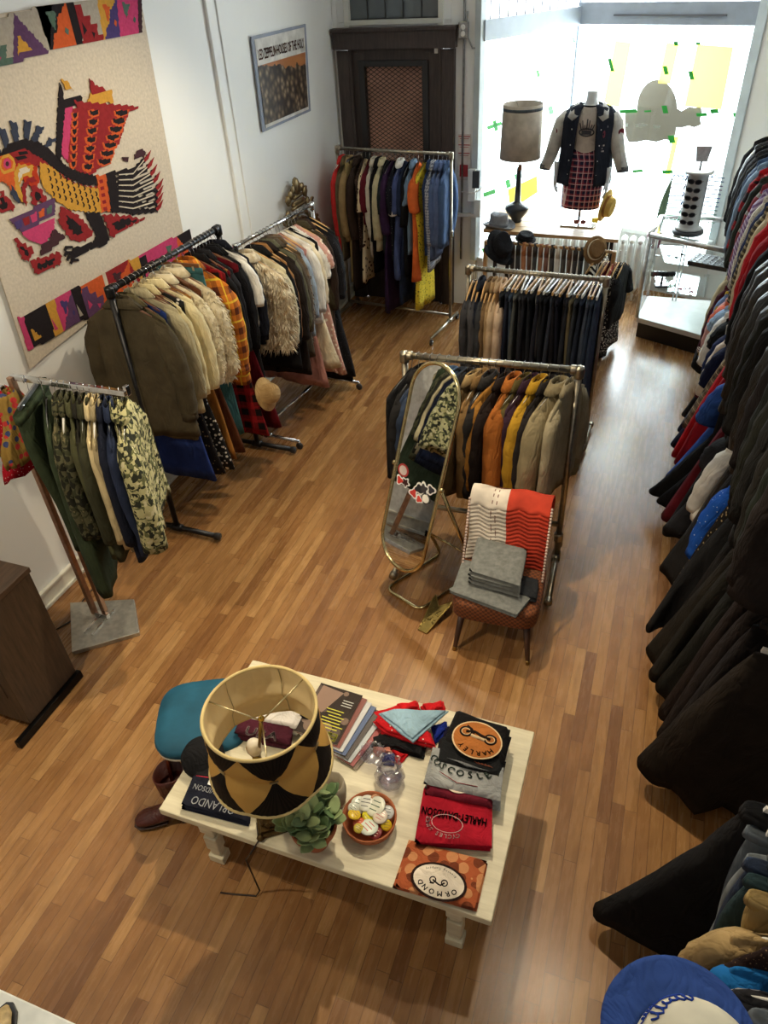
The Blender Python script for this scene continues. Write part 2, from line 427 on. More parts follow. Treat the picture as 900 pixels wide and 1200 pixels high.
fm = MB(); strip(fm, A-Vector((.02, .04, 0)), A+(B-A).normalized()*.03, .5, 3.3, .07); strip(fm, Cc-(Cc-B).normalized()*.06, Cc+Vector((.02, -.02, 0)), .62, 3.3, .1)
struct(fm.build('window_mullion', gloss((198, 210, 214), .4), w2, bevel=.004))
tb = MB()
for i in range(1, 12):
    p = A.lerp(B, i/12); tb.tube([(p.x, p.y, 2.63), (p.x, p.y, 3.3)], .006, 5)
struct(tb.build('window_bar', gloss((120, 130, 140), .5), w2))
pv = MB(); pv.add([(A.x, A.y, .53), (B.x, B.y, .53), (B.x, B.y, 2.47), (A.x, A.y, 2.47)], [(0, 1, 2, 3)], 0, False); struct(pv.build('window_glass', glass(op=.04), w2))
pv = MB(); pv.add([(B.x, B.y, .65), (Cc.x, Cc.y, .65), (Cc.x, Cc.y, 2.48), (B.x, B.y, 2.48)], [(0, 1, 2, 3)], 0, False); struct(pv.build('window_glass', glass(op=.04), w2))
pv = MB(); strip(pv, B+(Cc-B)*.22, B+(Cc-B)*.82, 2.55, 2.565, .02, off=-.06); struct(pv.build('window_track', gloss((96, 100, 106), .5), w2))
# white paper over the panes, greenish painter's tape and a shop sign seen from behind
def on_main(u, z, off=-.012):
    p = B.lerp(Cc, u); n = (Cc-B).normalized(); n = Vector((-n.y, n.x, 0)); return Vector((p.x+n.x*off, p.y+n.y*off, z))
def on_side(u, z, off=-.012):
    p = A.lerp(B, u); n = (B-A).normalized(); n = Vector((-n.y, n.x, 0)); return Vector((p.x+n.x*off, p.y+n.y*off, z))
nM = (Cc-B).normalized(); nM = Vector((-nM.y, nM.x, 0)); nS = (B-A).normalized(); nS = Vector((-nS.y, nS.x, 0))
def uz_main(px, py):
    d = _ray((px, py)); t_ = (B-Vector(EYE)).dot(nM)/Vector(d).dot(nM); P = Vector(EYE)+Vector(d)*t_
    return (P-B).dot((Cc-B))/(Cc-B).length_squared, P.z
def uz_side(px, py):
    d = _ray((px, py)); t_ = (A-Vector(EYE)).dot(nS)/Vector(d).dot(nS); P = Vector(EYE)+Vector(d)*t_
    return (P-A).dot((B-A))/(B-A).length_squared, P.z
def sheet(fn, uzf, pts, off, th, mat, name, label, cat, group=None):
    P = [fn(*uzf(*p), off) for p in pts]
    return tag(MB().prism(P, (nM if fn is on_main else nS)*-th).build(name, mat), label, cat, group)
YP = paper((238, 224, 138), .8); YP2 = paper((242, 228, 136), .85)
sheet(on_main, uz_main, [(722, 48), (740, 50), (726, 125), (708, 122)], -.012, .002, YP2, 'paper_strip', 'narrow pale yellow paper strip on the window beside the mannequin', 'paper')
sheet(on_main, uz_main, [(782, 50), (796, 52), (786, 98), (772, 97)], -.012, .002, YP2, 'paper_strip', 'narrow pale yellow paper strip above the grey window sign', 'paper')
sheet(on_main, uz_main, [(818, 52), (860, 55), (846, 128), (803, 124)], -.012, .002, YP, 'paper_sheet', 'broad yellow paper rectangle on the right of the window', 'paper')
sheet(on_main, uz_main, [(790, 160), (796, 160), (786, 204), (780, 204)], -.012, .002, YP2, 'paper_strip', 'short yellow paper strip below the grey window sign', 'paper')
sheet(on_side, uz_side, [(594, 222), (628, 206), (629, 225), (597, 246)], -.012, .002, YP2, 'paper_sheet', 'cream folded paper on the side window behind the tall lamp', 'paper')
GT = gloss((34, 160, 58), .5)
tapes = [('m', (717, 76), 4, 15), ('m', (781, 82), 5, 10), ('m', (811, 88), 5, 10), ('m', (737, 130), 20, 4), ('m', (760, 130), 8, 2), ('m', (780, 128), 6, 9), ('m', (788, 163), 7, 9), ('m', (823, 134), 12, 4), ('m', (838, 130), 9, 5),
         ('m', (865, 134), 10, 5), ('m', (862, 165), 6, 8), ('m', (783, 201), 12, 4), ('m', (748, 200), 12, 3), ('m', (896, 50), 5, 8), ('m', (793, 51), 5, 5), ('m', (819, 51), 5, 3), ('m', (737, 266), 9, 3),
         ('s', (578, 147), 17, 4), ('s', (579, 147), 4, 12), ('s', (629, 86), 3, 8), ('s', (572, 226), 14, 5), ('s', (594, 215), 5, 9), ('s', (606, 206), 8, 6), ('s', (571, 291), 14, 4), ('s', (644, 129), 5, 9), ('s', (671, 47), 3, 6)]
TLB = ['above the left edge of the grey sign near pane top', 'at top centre of pane', 'at the top left of the broad yellow sheet', 'along the left end of the grey sign', 'small piece left of the sign dome base', 'upright piece at the foot of the sign dome', 'diagonal piece below the sign banner', 'just right of the sign banner', 'under the broad yellow sheet', 'level with the sign near the right mullion', 'below it near the right mullion', 'at the lower end of the narrow yellow strip', 'low beside the jacket sleeve', 'at the top right corner of pane', 'tiny piece on the narrow yellow strip top', 'tiny piece on the broad yellow sheet top', 'on the sill edge by the plank table', 'horizontal arm of the cross left of lamp', 'vertical arm of the cross left of lamp', 'small piece above the lampshade', 'long slanting piece low left of the lamp', 'upright piece beside the long slanting one', 'slanting piece at the lamp neck', 'lowest piece near the felt hat', 'beside the lampshade edge', 'at the top corner where the panes meet']
for i, (k, (px, py), a, b) in enumerate(tapes):
    fn, uf = (on_main, uz_main) if k == 'm' else (on_side, uz_side)
    sl_ = -.06*a if k == 'm' else -.35*a
    pts = [(px-a/2-b*.12, py-b/2-sl_/2), (px+a/2-b*.12, py-b/2+sl_/2), (px+a/2+b*.12, py+b/2+sl_/2), (px-a/2+b*.12, py+b/2-sl_/2)]
    o = sheet(fn, uf, pts, -.016, .0015, GT, 'painters_tape', 'green window tape, '+TLB[i], 'tape', 'green tape on the '+('main window' if k == 'm' else 'side window'))
sg = [(731, 152), (731, 133), (745, 130)]
for i in range(13):
    a = PI*(1-i/12); sg.append((768.5+23.5*math.cos(a), 128-34*math.sin(a)))
sg += [(797, 131), (806, 126), (813, 127), (820, 125), (821, 133), (819, 140), (820, 147), (812, 150), (806, 148), (798, 150), (791, 150), (790, 158), (787, 166), (778, 164), (768, 167), (755, 165), (745, 167), (735, 167), (732, 160)]
P = [on_main(*uz_main(*p), .03) for p in sg]
sgn_o = tag(MB().prism(P, nM*.004).build('window_sign', paper((142, 136, 126), .45)), 'grey domed sign with ragged banner seen from behind on window', 'sign')
for pts in ([(743, 146), (752, 145), (758, 147), (750, 150), (744, 149)], [(764, 147), (773, 148), (771, 151), (765, 150)], [(730, 146), (735, 145), (734, 149), (730, 149)]):
    P = [on_main(*uz_main(*p), .026) for p in pts]; MB().prism(P, nM*.001).build('cut_out_letter', paper((252, 252, 250), .9), sgn_o)
bt = MB()
for k in range(9):
    u_, z_ = uz_main(788+k*5.2 if k < 7 else 796+k*5.2, 206.5); c0 = on_main(u_, z_, -.014); xa = (Cc-B).normalized(); rr_ = .022+.004*math.sin(k*2.3)
    bt.tube([c0+xa*rr_*math.cos(a)+Vector((0, 0, rr_*math.sin(a)*(1 if k % 2 else .7))) for a in [2*PI*q_/12 for q_ in range(10-k % 3)]], .005, 5)
tag(bt.build('window_lettering', gloss((92, 150, 200), .5)), 'blue mirrored row of lettering low on the shop window', 'lettering')

# trims and pipes on the walls
cd = MB()
for y in (5.41, 5.55): cd.box((XL+.012, y, 1.9), (.024, .035, 3.7))
cd.box((XL+.006, 5.48, 1.9), (.012, .12, 3.7)); struct(cd.build('trim_3', WHITE, bevel=.005))
cp = thing('electrical_conduit', 'grey metal conduit with outlet box on the pier right of door', 'conduit', (-1.98, YD-.02, 0))
cp_m = metal((168, 170, 172), .4)
MB().tube([(0, 0, .5), (0, 0, 2.75), (.01, 0, 3.2)], .011, 8).build('pipe', cp_m, cp)
MB().tube([(.03, 0, 2.7), (.035, 0, 2.5), (.08, 0, 2.42), (.17, .0, 2.42)], .009, 8).build('pipe', cp_m, cp)
bx = MB().box((.0, -.02, 2.56), (.09, .05, .13)).build('outlet_box', cp_m, cp, bevel=.008)
for z in (2.535, 2.585): MB().lathe([(.022, 0), (.022, .006), (.015, .008)], 14, (0, 0, 0)).build('socket', gloss((225, 225, 220)), bx, loc=(0, -.046, z), rot=(PI/2, 0, 0))
nb = thing('notice_sheet', 'white notice with red printed lines and red seal beside window', 'notice', (-1.965, YD-.012, 1.5))
MB().box((0, 0, 0), (.13, .004, .42)).build('sheet', plain((214, 208, 204), bump=0), nb)
rd = MB()
for i in range(3): rd.box((0, -.004, .19-.075*i), (.115, .003, .008)); rd.box((0, -.004, .17-.075*i), (.09, .003, .004))
rd.box((.0, -.004, -.12), (.085, .003, .11)); rd.build('red_print', plain((170, 60, 66), bump=0), nb)
ch = thing('leaflet_holder', 'white wire leaflet holder hanging on the window post', 'holder', (-1.865, YD-.06, 1.2))
MB().box((0, 0, .06), (.08, .05, .3)).build('back_panel', gloss((222, 226, 224)), ch, bevel=.004)
MB().box((.045, -.02, .12), (.07, .04, .16)).build('card_stack', plain((70, 74, 78)), ch, bevel=.003)
MB().tube([(-.1, -.03, .0), (.0, -.05, -.01), (.08, -.05, .02), (.13, -.03, .08)], .006, 6).build('wire_arm', gloss((230, 230, 230)), ch)
MB().box((.06, -.01, -.16), (.07, .02, .17)).build('lower_pocket', gloss((206, 212, 208)), ch, bevel=.004)
ld = struct(MB().box((-1.93, YD-.03, .96), (.22, .06, .035)).build('trim_4', gloss((214, 214, 210)), bevel=.006))
# radiator under the window
ra = thing('radiator', 'white cast iron column radiator under the shop window', 'radiator', (-.95, 8.28, 0), math.radians(-6))
RW = gloss((226, 226, 220), .45)
for i in range(5, 20):
    m = MB(); x = -.78+.086*i
    for y in (-.07, .07):
        m.tube([(x, y, .09), (x, y*1.1, .14), (x, y, .30), (x, y, .56), (x, y*.5, .62)], [.022, .03, .026, .03, .024], 8)
    m.ell((x, 0, .62), (.034, .1, .035), 10); m.ell((x, 0, .11), (.034, .1, .03), 10); m.tube([(x, -.08, .0), (x, -.07, .1)], .014, 6)
    m.build('radiator_column', RW, ra)

# ------------------------------------------------------------------ tapestry
def tp(px, py, off=0.0): return onx(px, py, XL+.02+off)
cols = [(204, 193, 177), (38, 33, 36), (140, 42, 46), (198, 90, 48), (196, 146, 62), (190, 66, 110), (84, 106, 96), (92, 64, 98), (74, 62, 112), (56, 62, 80), (176, 58, 34), (168, 160, 148), (70, 46, 52)]
tm = []
for c in cols:
    s = NT('woven_wool'); v = s.coord(); sp = s.sep(v)
    wv = s.n('ShaderNodeTexWave'); wv.bands_direction = 'Z'; wv.inputs['Scale'].default_value = 42; wv.inputs['Distortion'].default_value = 1.5; s.l(v, wv.inputs['Vector'])
    n = s.noise(v, 60, 3); lc = lin(c)
    s.base(s.mix(.5, s.ramp(n, [(.3, tuple(x*.72 for x in lc[:3])+(1,)), (.7, tuple(min(1, x*1.12) for x in lc[:3])+(1,))]), lc)); s.set(Roughness=.95, Specular_IOR_Level=.1)
    s.bump(s.math('ADD', wv.outputs['Fac'], n), .6, .004); tm.append(s.m)
tb = MB()
# cloth sheet as a grid on the wall (bilinear between traced corners, gentle ripples)
c00, c10, c01, c11 = tp(-95, 30), tp(164, -8), tp(35, 433), tp(217, 285)
GX, GZ = 26, 44; vs = []
for k in range(2):
    for j in range(GZ+1):
        for i in range(GX+1):
            u, v_ = i/GX, j/GZ; q = c00.lerp(c10, u).lerp(c01.lerp(c11, u), v_)
            rip = .003*math.sin(u*17+v_*2)+.002*math.sin(u*31+1)
            q = Vector((XL+.018+max(rip, -.008)*v_*.8+(.0 if k == 0 else -.006), q.y, q.z)); vs.append(q)
fs = []
NN = (GX+1)*(GZ+1)
for j in range(GZ):
    for i in range(GX):
        a = j*(GX+1)+i; fs.append((a, a+GX+1, a+GX+2, a+1)); fs.append((a+NN, a+1+NN, a+GX+2+NN, a+GX+1+NN))
tb.add(vs, fs, 0)
def motif(pts, m, lift=.011):
    P = [tp(*p) for p in pts]; per = sum(math.dist(a, b) for a, b in zip(pts, pts[1:]+pts[:1])); Q = []; ar = abs(sum(a[0]*b[1]-a[1]*b[0] for a, b in zip(pts, pts[1:]+pts[:1])))/2; thin = ar/per < 1.6; gq = (.011 if per > 40 else .006) if not thin else .03
    for a, b in zip(P, P[1:]+P[:1]):
        n_ = max(1, int((a-b).length/gq))
        for k in range(n_):
            c = a.lerp(b, k/n_); c = (round(c.y/gq)*gq, round(c.z/gq*.8)*gq/.8) if not thin else (c.y, c.z)
            if not Q or math.dist(Q[-1], c) > 1e-4: Q.append(c)
    if len(Q) > 1 and math.dist(Q[0], Q[-1]) < 1e-4: Q.pop()
    if len(Q) < 3: return
    P = [Vector((XL+.018+.003+lift*.45, y, z)) for y, z in Q]
    tb.prism(P, (-.004, 0, 0), m)
def band(pl, pr, cells):
    """band between (top-left, bottom-left) and (top-right, bottom-right); cells = list of (u0, u1, polys)"""
    (tl, bl), (tr, br) = pl, pr
    def q(u, v_):
        a = (tl[0]+(tr[0]-tl[0])*u, tl[1]+(tr[1]-tl[1])*u); b = (bl[0]+(br[0]-bl[0])*u, bl[1]+(br[1]-bl[1])*u)
        return (a[0]+(b[0]-a[0])*v_, a[1]+(b[1]-a[1])*v_)
    for (u0, u1, cs) in cells:
        motif([q(u0, 0), q(u1, 0), q(u1, 1), q(u0, 1)], cs[0], .011)
        U = lambda t: u0+(u1-u0)*t
        if cs[3] == 0:
            motif([q(U(.0), 0), q(U(.95), 1), q(U(0), 1)], cs[1], .013)
            motif([q(U(.12), .45), q(U(.5), .85), q(U(.12), .85)], cs[2], .015)
        elif cs[3] == 1:
            motif([q(U(1), 0), q(U(1), 1), q(U(.1), 1), q(U(.3), .7), q(U(.5), .6), q(U(.6), .3), q(U(.8), .2)], cs[1], .013)
            motif([q(U(.25), .15), q(U(.62), .2), q(U(.4), .6)], cs[2], .013)
            motif([q(U(.78), .55), q(U(.88), .62), q(U(.82), .74), q(U(.72), .66)], cs[2], .015)
        else:
            motif([q(U(0), .1), q(U(.3), .1), q(U(.3), .35), q(U(.55), .35), q(U(.55), .6), q(U(.8), .6), q(U(.8), .85), q(U(1), .85), q(U(1), 1), q(U(0), 1)], cs[1], .013)
            motif([q(U(.15), .5), q(U(.3), .7), q(U(.12), .8)], cs[2], .015)
            motif([q(U(.5), .75), q(U(.65), .8), q(U(.55), .92)], cs[2], .015)
# top band
band(((0, 20), (0, 79)), ((60, 4), (58, 60)), [(-.9, -.45, (6, 5, 4, 0)), (-.45, .25, (11, 6, 5, 2)), (.25, 1.0, (11, 7, 4, 0))])
band(((40, 6), (58, 60)), ((165, -6), (166, 37)), [(0, .28, (1, 3, 6, 1)), (.28, .36, (1, 1, 1, 0)), (.36, .58, (11, 2, 1, 2)), (.58, .76, (4, 8, 3, 1)), (.76, .96, (5, 5, 6, 1)), (.96, 1.0, (12, 12, 12, 0))])
# lower band
band(((20, 373), (33, 411)), ((222, 268), (227, 302)), [(0, .03, (5, 5, 5, 0)), (.03, .16, (1, 1, 4, 0)), (.16, .21, (4, 4, 5, 0)), (.21, .31, (5, 7, 8, 1)), (.31, .36, (1, 1, 11, 0)), (.36, .49, (3, 7, 5, 2)), (.49, .51, (0, 0, 0, 0)), (.51, .64, (2, 3, 12, 1)), (.64, .70, (4, 2, 11, 0)), (.70, .83, (5, 1, 5, 2)), (.83, .92, (5, 5, 6, 1)), (.92, 1.0, (1, 3, 2, 0))])
# the winged creature: crest, back, body, wing, tail, leg, bowl
for a, b in (((0, 150), (8, 176)), ((14, 142), (18, 168)), ((31, 141), (29, 164)), ((46, 148), (37, 168)), ((61, 162), (49, 176)), ((-14, 160), (-2, 182))):
    motif([(a[0]-3.5, a[1]), (a[0]+5, a[1]+1), (b[0]+4, b[1]), (b[0]-2, b[1])], 9)
motif([(0, 178), (10, 168), (26, 163), (44, 166), (60, 177), (74, 192), (90, 202), (112, 206), (113, 217), (95, 216), (78, 208), (62, 196), (46, 184), (28, 176), (14, 178), (4, 188), (-4, 196)], 1, .012)
motif([(4, 186), (14, 177), (30, 175), (46, 184), (60, 196), (76, 208), (92, 216), (112, 219), (112, 226), (88, 222), (66, 211), (46, 196), (30, 190), (16, 192)], 2, .0125)
motif([(16, 184), (32, 186), (42, 196), (46, 212), (40, 222), (28, 212), (20, 200)], 10, .012)
motif([(46, 190), (58, 194), (76, 210), (96, 218), (114, 221), (118, 249), (100, 248), (82, 246), (66, 236), (52, 222), (46, 208)], 4, .013)
for i in range(9):
    for j in range(4):
        x = 54+i*7+j*2; y = 197+i*3.4+j*9-(i*j)*.28
        if y < 246 and x < 114: motif([(x, y), (x+1.6, y), (x+3.4, y+3), (x+2.4, y+6), (x+1, y+5.6), (x+1.6, y+3)], 1, .015)
motif([(112, 206), (123, 204), (129, 247), (118, 249)], 3, .014)
for i in range(5): motif([(115+i*1.2, 211+i*8), (119+i*1.2, 210+i*8), (120+i*1.2, 214+i*8), (116+i*1.2, 215+i*8)], 2, .016)
# head: rings for the eye, beak and mouth
def disc(cx, cy, r, m, lift, ry=None): motif([(cx+r*math.cos(2*PI*k/20), cy+(ry or r)*math.sin(2*PI*k/20)) for k in range(20)], m, lift)
motif([(-6, 184), (10, 182), (20, 196), (22, 214), (16, 228), (6, 214), (-6, 214)], 3, .013)
disc(7, 192, 9.5, 4, .015, 12); disc(7, 192, 6.5, 3, .016, 8.5); disc(7, 192, 4.5, 5, .017, 6); disc(7, 192, 2, 12, .018, 3)
motif([(16, 184), (28, 182), (31, 185), (20, 188)], 1, .016); motif([(20, 178), (30, 177), (32, 180), (22, 182)], 1, .016)
motif([(20, 192), (38, 194), (36, 206), (27, 208), (22, 216), (25, 230), (32, 238), (24, 236), (17, 224), (15, 206)], 4, .0145)
motif([(22, 196), (34, 197), (32, 202), (26, 205), (21, 214), (20, 206)], 0, .016)
motif([(38, 206), (30, 210), (24, 220), (26, 236), (30, 240), (29, 222), (34, 213), (42, 212)], 2, .0155)
motif([(12, 216), (18, 226), (24, 238), (20, 237), (12, 228)], 9, .0155)
# wing
motif([(69, 98), (72, 102), (74, 116), (100, 112), (88, 122), (78, 127), (74, 150), (70, 190), (65, 184), (66, 140)], 1, .012)
motif([(76, 126), (84, 126), (78, 188), (71, 182), (73, 150)], 5, .013)
motif([(82, 126), (161, 125), (160, 128), (150, 131), (147, 140), (139, 168), (126, 186), (112, 200), (106, 205), (90, 200), (77, 190), (79, 150)], 2, .0125)
for (bx0, by0, dx, dy, n, w_) in ((82, 133, -.3, 9.5, 7, 9), (102, 130, -1.2, 10.5, 7, 14), (132, 130, -3.2, 9.5, 7, 18)):
    for i in range(n):
        x = bx0+dx*i*(1 if bx0 < 120 else 1.2); y = by0+dy*i
        if bx0 > 120: x = bx0-3.3*i
        motif([(x, y), (x+w_, y-2), (x+w_-1, y+5), (x+w_*.5, y+9), (x+1, y+6)], 3, .014)
        motif([(x+2, y), (x+w_-2, y-1), (x+w_-2, y+3), (x+w_*.5, y+6), (x+3, y+4)], 1, .0155)
for x, y in ((117, 145), (114, 158), (110, 170), (104, 182)):
    pass
motif([(104, 92), (112, 100), (120, 102), (124, 108), (106, 110)], 2, .013); motif([(105, 110), (130, 106), (132, 120), (100, 122)], 4, .0135)
motif([(71, 93), (78, 96), (85, 105), (76, 106)], 4, .013)
motif([(86, 118), (161, 125), (158, 129), (90, 128)], 2, .0145)
# tail
motif([(123, 204), (134, 200), (140, 246), (129, 248)], 1, .014)
for i in range(8):
    y0 = 202+i*6.2; x1 = 172+min(i, 4)*3.6; y1 = 188+i*8.2
    motif([(130, y0), (140, y0-3), (155, y0-5+i*.6), (x1-6, y1-1), (x1, y1-7), (x1-3, y1+3), (155, y0+1+i*.8), (140, y0+3), (131, y0+4.5)], 1, .0145)
    if i: motif([(138, y0-4.2), (155, y0-6.2+i*.6), (x1-8, y1-9.4), (x1-8, y1-7.6), (155, y0-4.6+i*.6), (138, y0-3)], 0, .0165)
    motif([(x1-5, y1-1), (x1+4, y1-12), (x1+1, y1-2), (x1-3, y1+2)], 2, .0155)
motif([(156, 180), (166, 175), (171, 178), (168, 184), (157, 186)], 12, .013); motif([(142, 184), (150, 184), (149, 190), (144, 188)], 12, .013)
# leg, claw
motif([(98, 249), (116, 249), (122, 264), (128, 280), (124, 287), (104, 292), (90, 300), (84, 304), (80, 296), (88, 290), (108, 284), (112, 276), (104, 262)], 1, .0135)
for (x, y) in ((74, 288), (74, 294), (77, 299), (81, 303)): motif([(x+10, y), (x+2, y), (x, y+5), (x+2, y+7), (x+4, y+3), (x+11, y+3)], 1, .014)
def jag(pts, m, lift=.0125):
    out = []
    for i, a in enumerate(pts):
        b = pts[(i+1) % len(pts)]; n = max(2, int(math.dist(a, b)/3.5))
        for k in range(n):
            t = k/n; nx, ny = (b[1]-a[1]), -(b[0]-a[0]); l_ = math.hypot(nx, ny) or 1; s_ = 1.1 if k % 2 else -1.1
            out.append((a[0]+(b[0]-a[0])*t+nx/l_*s_, a[1]+(b[1]-a[1])*t+ny/l_*s_))
    motif(out, m, lift)
jag([(70, 242), (88, 250), (106, 268), (108, 274), (96, 284), (84, 282), (68, 262)], 2); jag([(76, 252), (92, 262), (97, 272), (88, 276), (78, 264)], 1, .015)
jag([(119, 252), (140, 252), (170, 256), (150, 266), (130, 278), (124, 262)], 2); jag([(130, 262), (146, 256), (160, 258), (138, 270)], 1, .015)
jag([(36, 216), (46, 220), (54, 234), (44, 238), (36, 240)], 2); jag([(41, 224), (47, 228), (46, 234), (40, 234)], 1, .015)
jag([(16, 278), (26, 284), (38, 292), (36, 303), (27, 306)], 2); jag([(22, 288), (32, 293), (31, 301)], 1, .015)
jag([(34, 306), (70, 295), (72, 308), (42, 322)], 2); jag([(42, 310), (64, 302), (62, 308), (46, 316)], 1, .015)
jag([(0, 222), (8, 230), (18, 244), (0, 250)], 2); jag([(0, 230), (8, 238), (8, 244), (0, 246)], 1, .015)
# bowl
motif([(9, 256), (63, 233), (64, 252), (24, 272)], 7, .013)
for i, m in enumerate((8, 2, 5, 3, 6)): motif([(15+i*9.5, 260-i*4), (24+i*9, 256-i*4), (25+i*8.6, 266-i*4.2), (19+i*8.8, 268-i*4)], m, .0145)
motif([(23, 272), (64, 254), (62, 268), (54, 282), (46, 286), (34, 282)], 5, .013)
motif([(62, 268), (76, 278), (60, 292), (47, 299), (48, 286), (56, 282)], 12, .0125)
tag(tb.build('tapestry', tm), 'woven wool tapestry with a winged creature hanging on left wall', 'tapestry')

# poster on the left wall
PX = XL+.012
po = thing('framed_poster', 'framed album poster with rocky orange landscape on left wall', 'poster')
MB().prism([onx(*p, PX) for p in ((293, 43), (357, 28), (363, 130), (307, 155))], (.012, 0, 0)).build('frame', gloss((150, 158, 176), .25), po, bevel=.003)
MB().prism([onx(*p, PX+.013) for p in ((298, 46.5), (356, 32), (361.5, 128), (311.5, 150))], (.003, 0, 0)).build('print_sheet', plain((206, 204, 200), bump=0), po)
s = NT('poster_picture'); v = s.coord(); sp = s.sep(v)
sky = s.ramp(s.noise(v, 3, 2), [(.3, lin((150, 92, 52))), (.7, lin((176, 116, 74)))])
rk = s.ramp(s.vor(v, 17), [(.1, lin((150, 132, 108))), (.4, lin((92, 76, 62))), (.7, lin((44, 36, 32)))])
fq = s.math('GREATER_THAN', s.math('ADD', s.math('MULTIPLY', sp[1], .12), s.math('ADD', sp[2], s.math('MULTIPLY', s.noise(v, 9, 3), .16))), 3.30)
s.base(s.mix(fq, rk, sky)); s.set(Roughness=.35); 
MB().prism([onx(*p, PX+.017) for p in ((302.3, 77.5), (357.5, 61), (361, 125), (311, 146.5))], (.0015, 0, 0)).build('picture', s.m, po)
pt = MB(); a = onx(304, 65, PX+.018); b = onx(355, 51, PX+.018); write(pt, 'LED ZEPPELIN·HOUSES OF THE HOLY', (a+b)/2, (b-a), (0, 0, 1), .10, sx=.52, bold=.002)
pt.build('title_lettering', plain((84, 50, 44), bump=0), po)

# gilded oval mirror on the left wall
gm = thing('ornate_oval_mirror', 'oval mirror in a carved gilt frame on wall behind clothes rack', 'mirror', (XL+.03, 6.36, .86)); gm.scale = (1, 1.4, 1.2)
m = MB(); GO = metal((150, 130, 96), .45)
for rr, w_, h_ in ((.27, .02, .03), (.235, .014, .022), (.20, .014, .03)):
    m.tube([(0 + h_, math.cos(a)*rr, math.sin(a)*rr*1.3) for a in [2*PI*k/40 for k in range(40)]], w_, 8, closed=True)
rnd = random.Random(4)
for k in range(44):
    a = 2*PI*k/44; r0 = .30+.02*math.sin(k*2.4); top = .16*max(0, math.sin(a))**3
    y, z = math.cos(a)*r0, math.sin(a)*(r0*1.27+top)
    m.ell((.03, y, z), (.02, .028+.01*rnd.random(), .03+.012*rnd.random()), 8)
    if k % 2 == 0:
        m.tube([(.03+.01, y*1.0+.03*math.cos(t), z+.035*math.sin(t)) for t in [a+q*.5 for q in range(9)]], [.012-.001*q for q in range(9)], 6)
for k in range(9):
    t = k/8; m.tube([(.04, (.10-.1*t)*s_, .40+.16*t+.02*math.sin(k*3)) for s_ in (-1, -.4, .4, 1)], .014, 6)
m.ell((.04, 0, .54), (.025, .04, .06), 10)
m.build('carved_frame', GO, gm)
MB().add([(.02, math.cos(2*PI*k/32)*.2, math.sin(2*PI*k/32)*.26) for k in range(32)], [tuple(range(32))], 0, False).build('mirror_glass', metal((220, 222, 224), .03), gm)
# cable on the floor by the left wall
q = [onz(88, 726), onz(97, 705), onz(108, 692), onz(118, 684), onz(124, 676)]
tag(MB().tube([(p.x, p.y, .006) for p in [onz(60, 742)]+q], .004, 6).build('power_cable', gloss((24, 22, 22), .5)), 'black cable on the floor behind the chrome stand base', 'cable')
# ------------------------------------------------------------------ garments
def sgnpow(x, p): return math.copysign(abs(x)**p, x)
def shoulder_z(x, drop=.30): return -.095-drop*abs(x)-.6*max(0, abs(x)-.14)**1.3
def body_rings(L, w0, wmid, whem, t, seed, rows=16, n=36, flare_fold=.016, z0=None, flatk=.55, drop=.30, nape=True):
    r = random.Random(seed); ph = [r.uniform(0, 6.28) for _ in range(6)]; k1 = r.uniform(14, 24); k2 = r.uniform(30, 46)
    out = []
    for i in range(rows+1):
        v = (i/rows); vv = v**1.15
        w_ = w0+(wmid-w0)*min(1, v*2.2) if v < .45 else wmid+(whem-wmid)*((v-.45)/.55)
        th = t*min(1, .16+v*5.0)*(1+.12*v)
        if i == 0: th = min(t*.35, .012)
        ring = []
        for k in range(n):
            a = 2*PI*k/n; cx = sgnpow(math.cos(a), .75); sy = sgnpow(math.sin(a), .6)
            x = w_*cx
            zt = z0 if z0 is not None else shoulder_z(x, drop)
            if nape and z0 is None and abs(x) < .09: zt += .022*math.cos(x/.09*PI/2)
            fold = (math.sin(k1*x+ph[0]+v*2)*.55+math.sin(k2*x+ph[1]-v*3)*.3)*flare_fold*(.25+vv)
            y = sy*th*(1+.12*math.sin(k2*.7*x+ph[2]+v*5))+fold
            z = zt+(-L-zt)*vv
            z += vv*vv*(.008*math.sin(9*x+ph[3]))
            ring.append((x, y, z))
        out.append(ring)
    b = out[-1]; c = [(x*.93, y*.75, z+.02) for x, y, z in b]; out.append(c)
    return out
def sleeve_mb(side, L, w0, t, seed, splay=.05, r0=.075, r1=.048, fwd=0.0, drop=.30):
    r = random.Random(seed+side); x0 = side*(w0-.045); z0 = shoulder_z(w0-.03, drop)-.035
    rows = 12; n = 14; rings = []; ph = r.uniform(0, 6); bend = r.uniform(-.015, .025); f = fwd+r.uniform(-.02, .03)
    for i in range(rows+1):
        v = i/rows
        cx = x0+side*(splay*(v**.8)+.02*math.sin(v*PI)); cz = z0-L*v; cy = f*v*v+bend*math.sin(v*PI)
        rr = r0*(1-v)+r1*v+.004*math.sin(v*22+ph)
        if i == 0: rr *= .45; cz += .022
        ry = min(rr, t*1.05+.012)*(1 if v > 0.05 else .6)
        tilt = .5*(1-v)
        rings.append([(cx+side*0+rr*math.cos(2*PI*k/n), cy+ry*math.sin(2*PI*k/n), cz+tilt*side*-rr*math.cos(2*PI*k/n)+.003*math.sin(3*2*PI*k/n+v*9+ph)) for k in range(n)])
    last = rings[-1]; cx = sum(p[0] for p in last)/n; cy = sum(p[1] for p in last)/n
    rings.append([(cx+(p[0]-cx)*.82, cy+(p[1]-cy)*.82, p[2]+.004) for p in last]); rings.append([(cx+(p[0]-cx)*.7, cy+(p[1]-cy)*.7, p[2]+.06) for p in last])
    return MB().loft(rings), rings[rows]
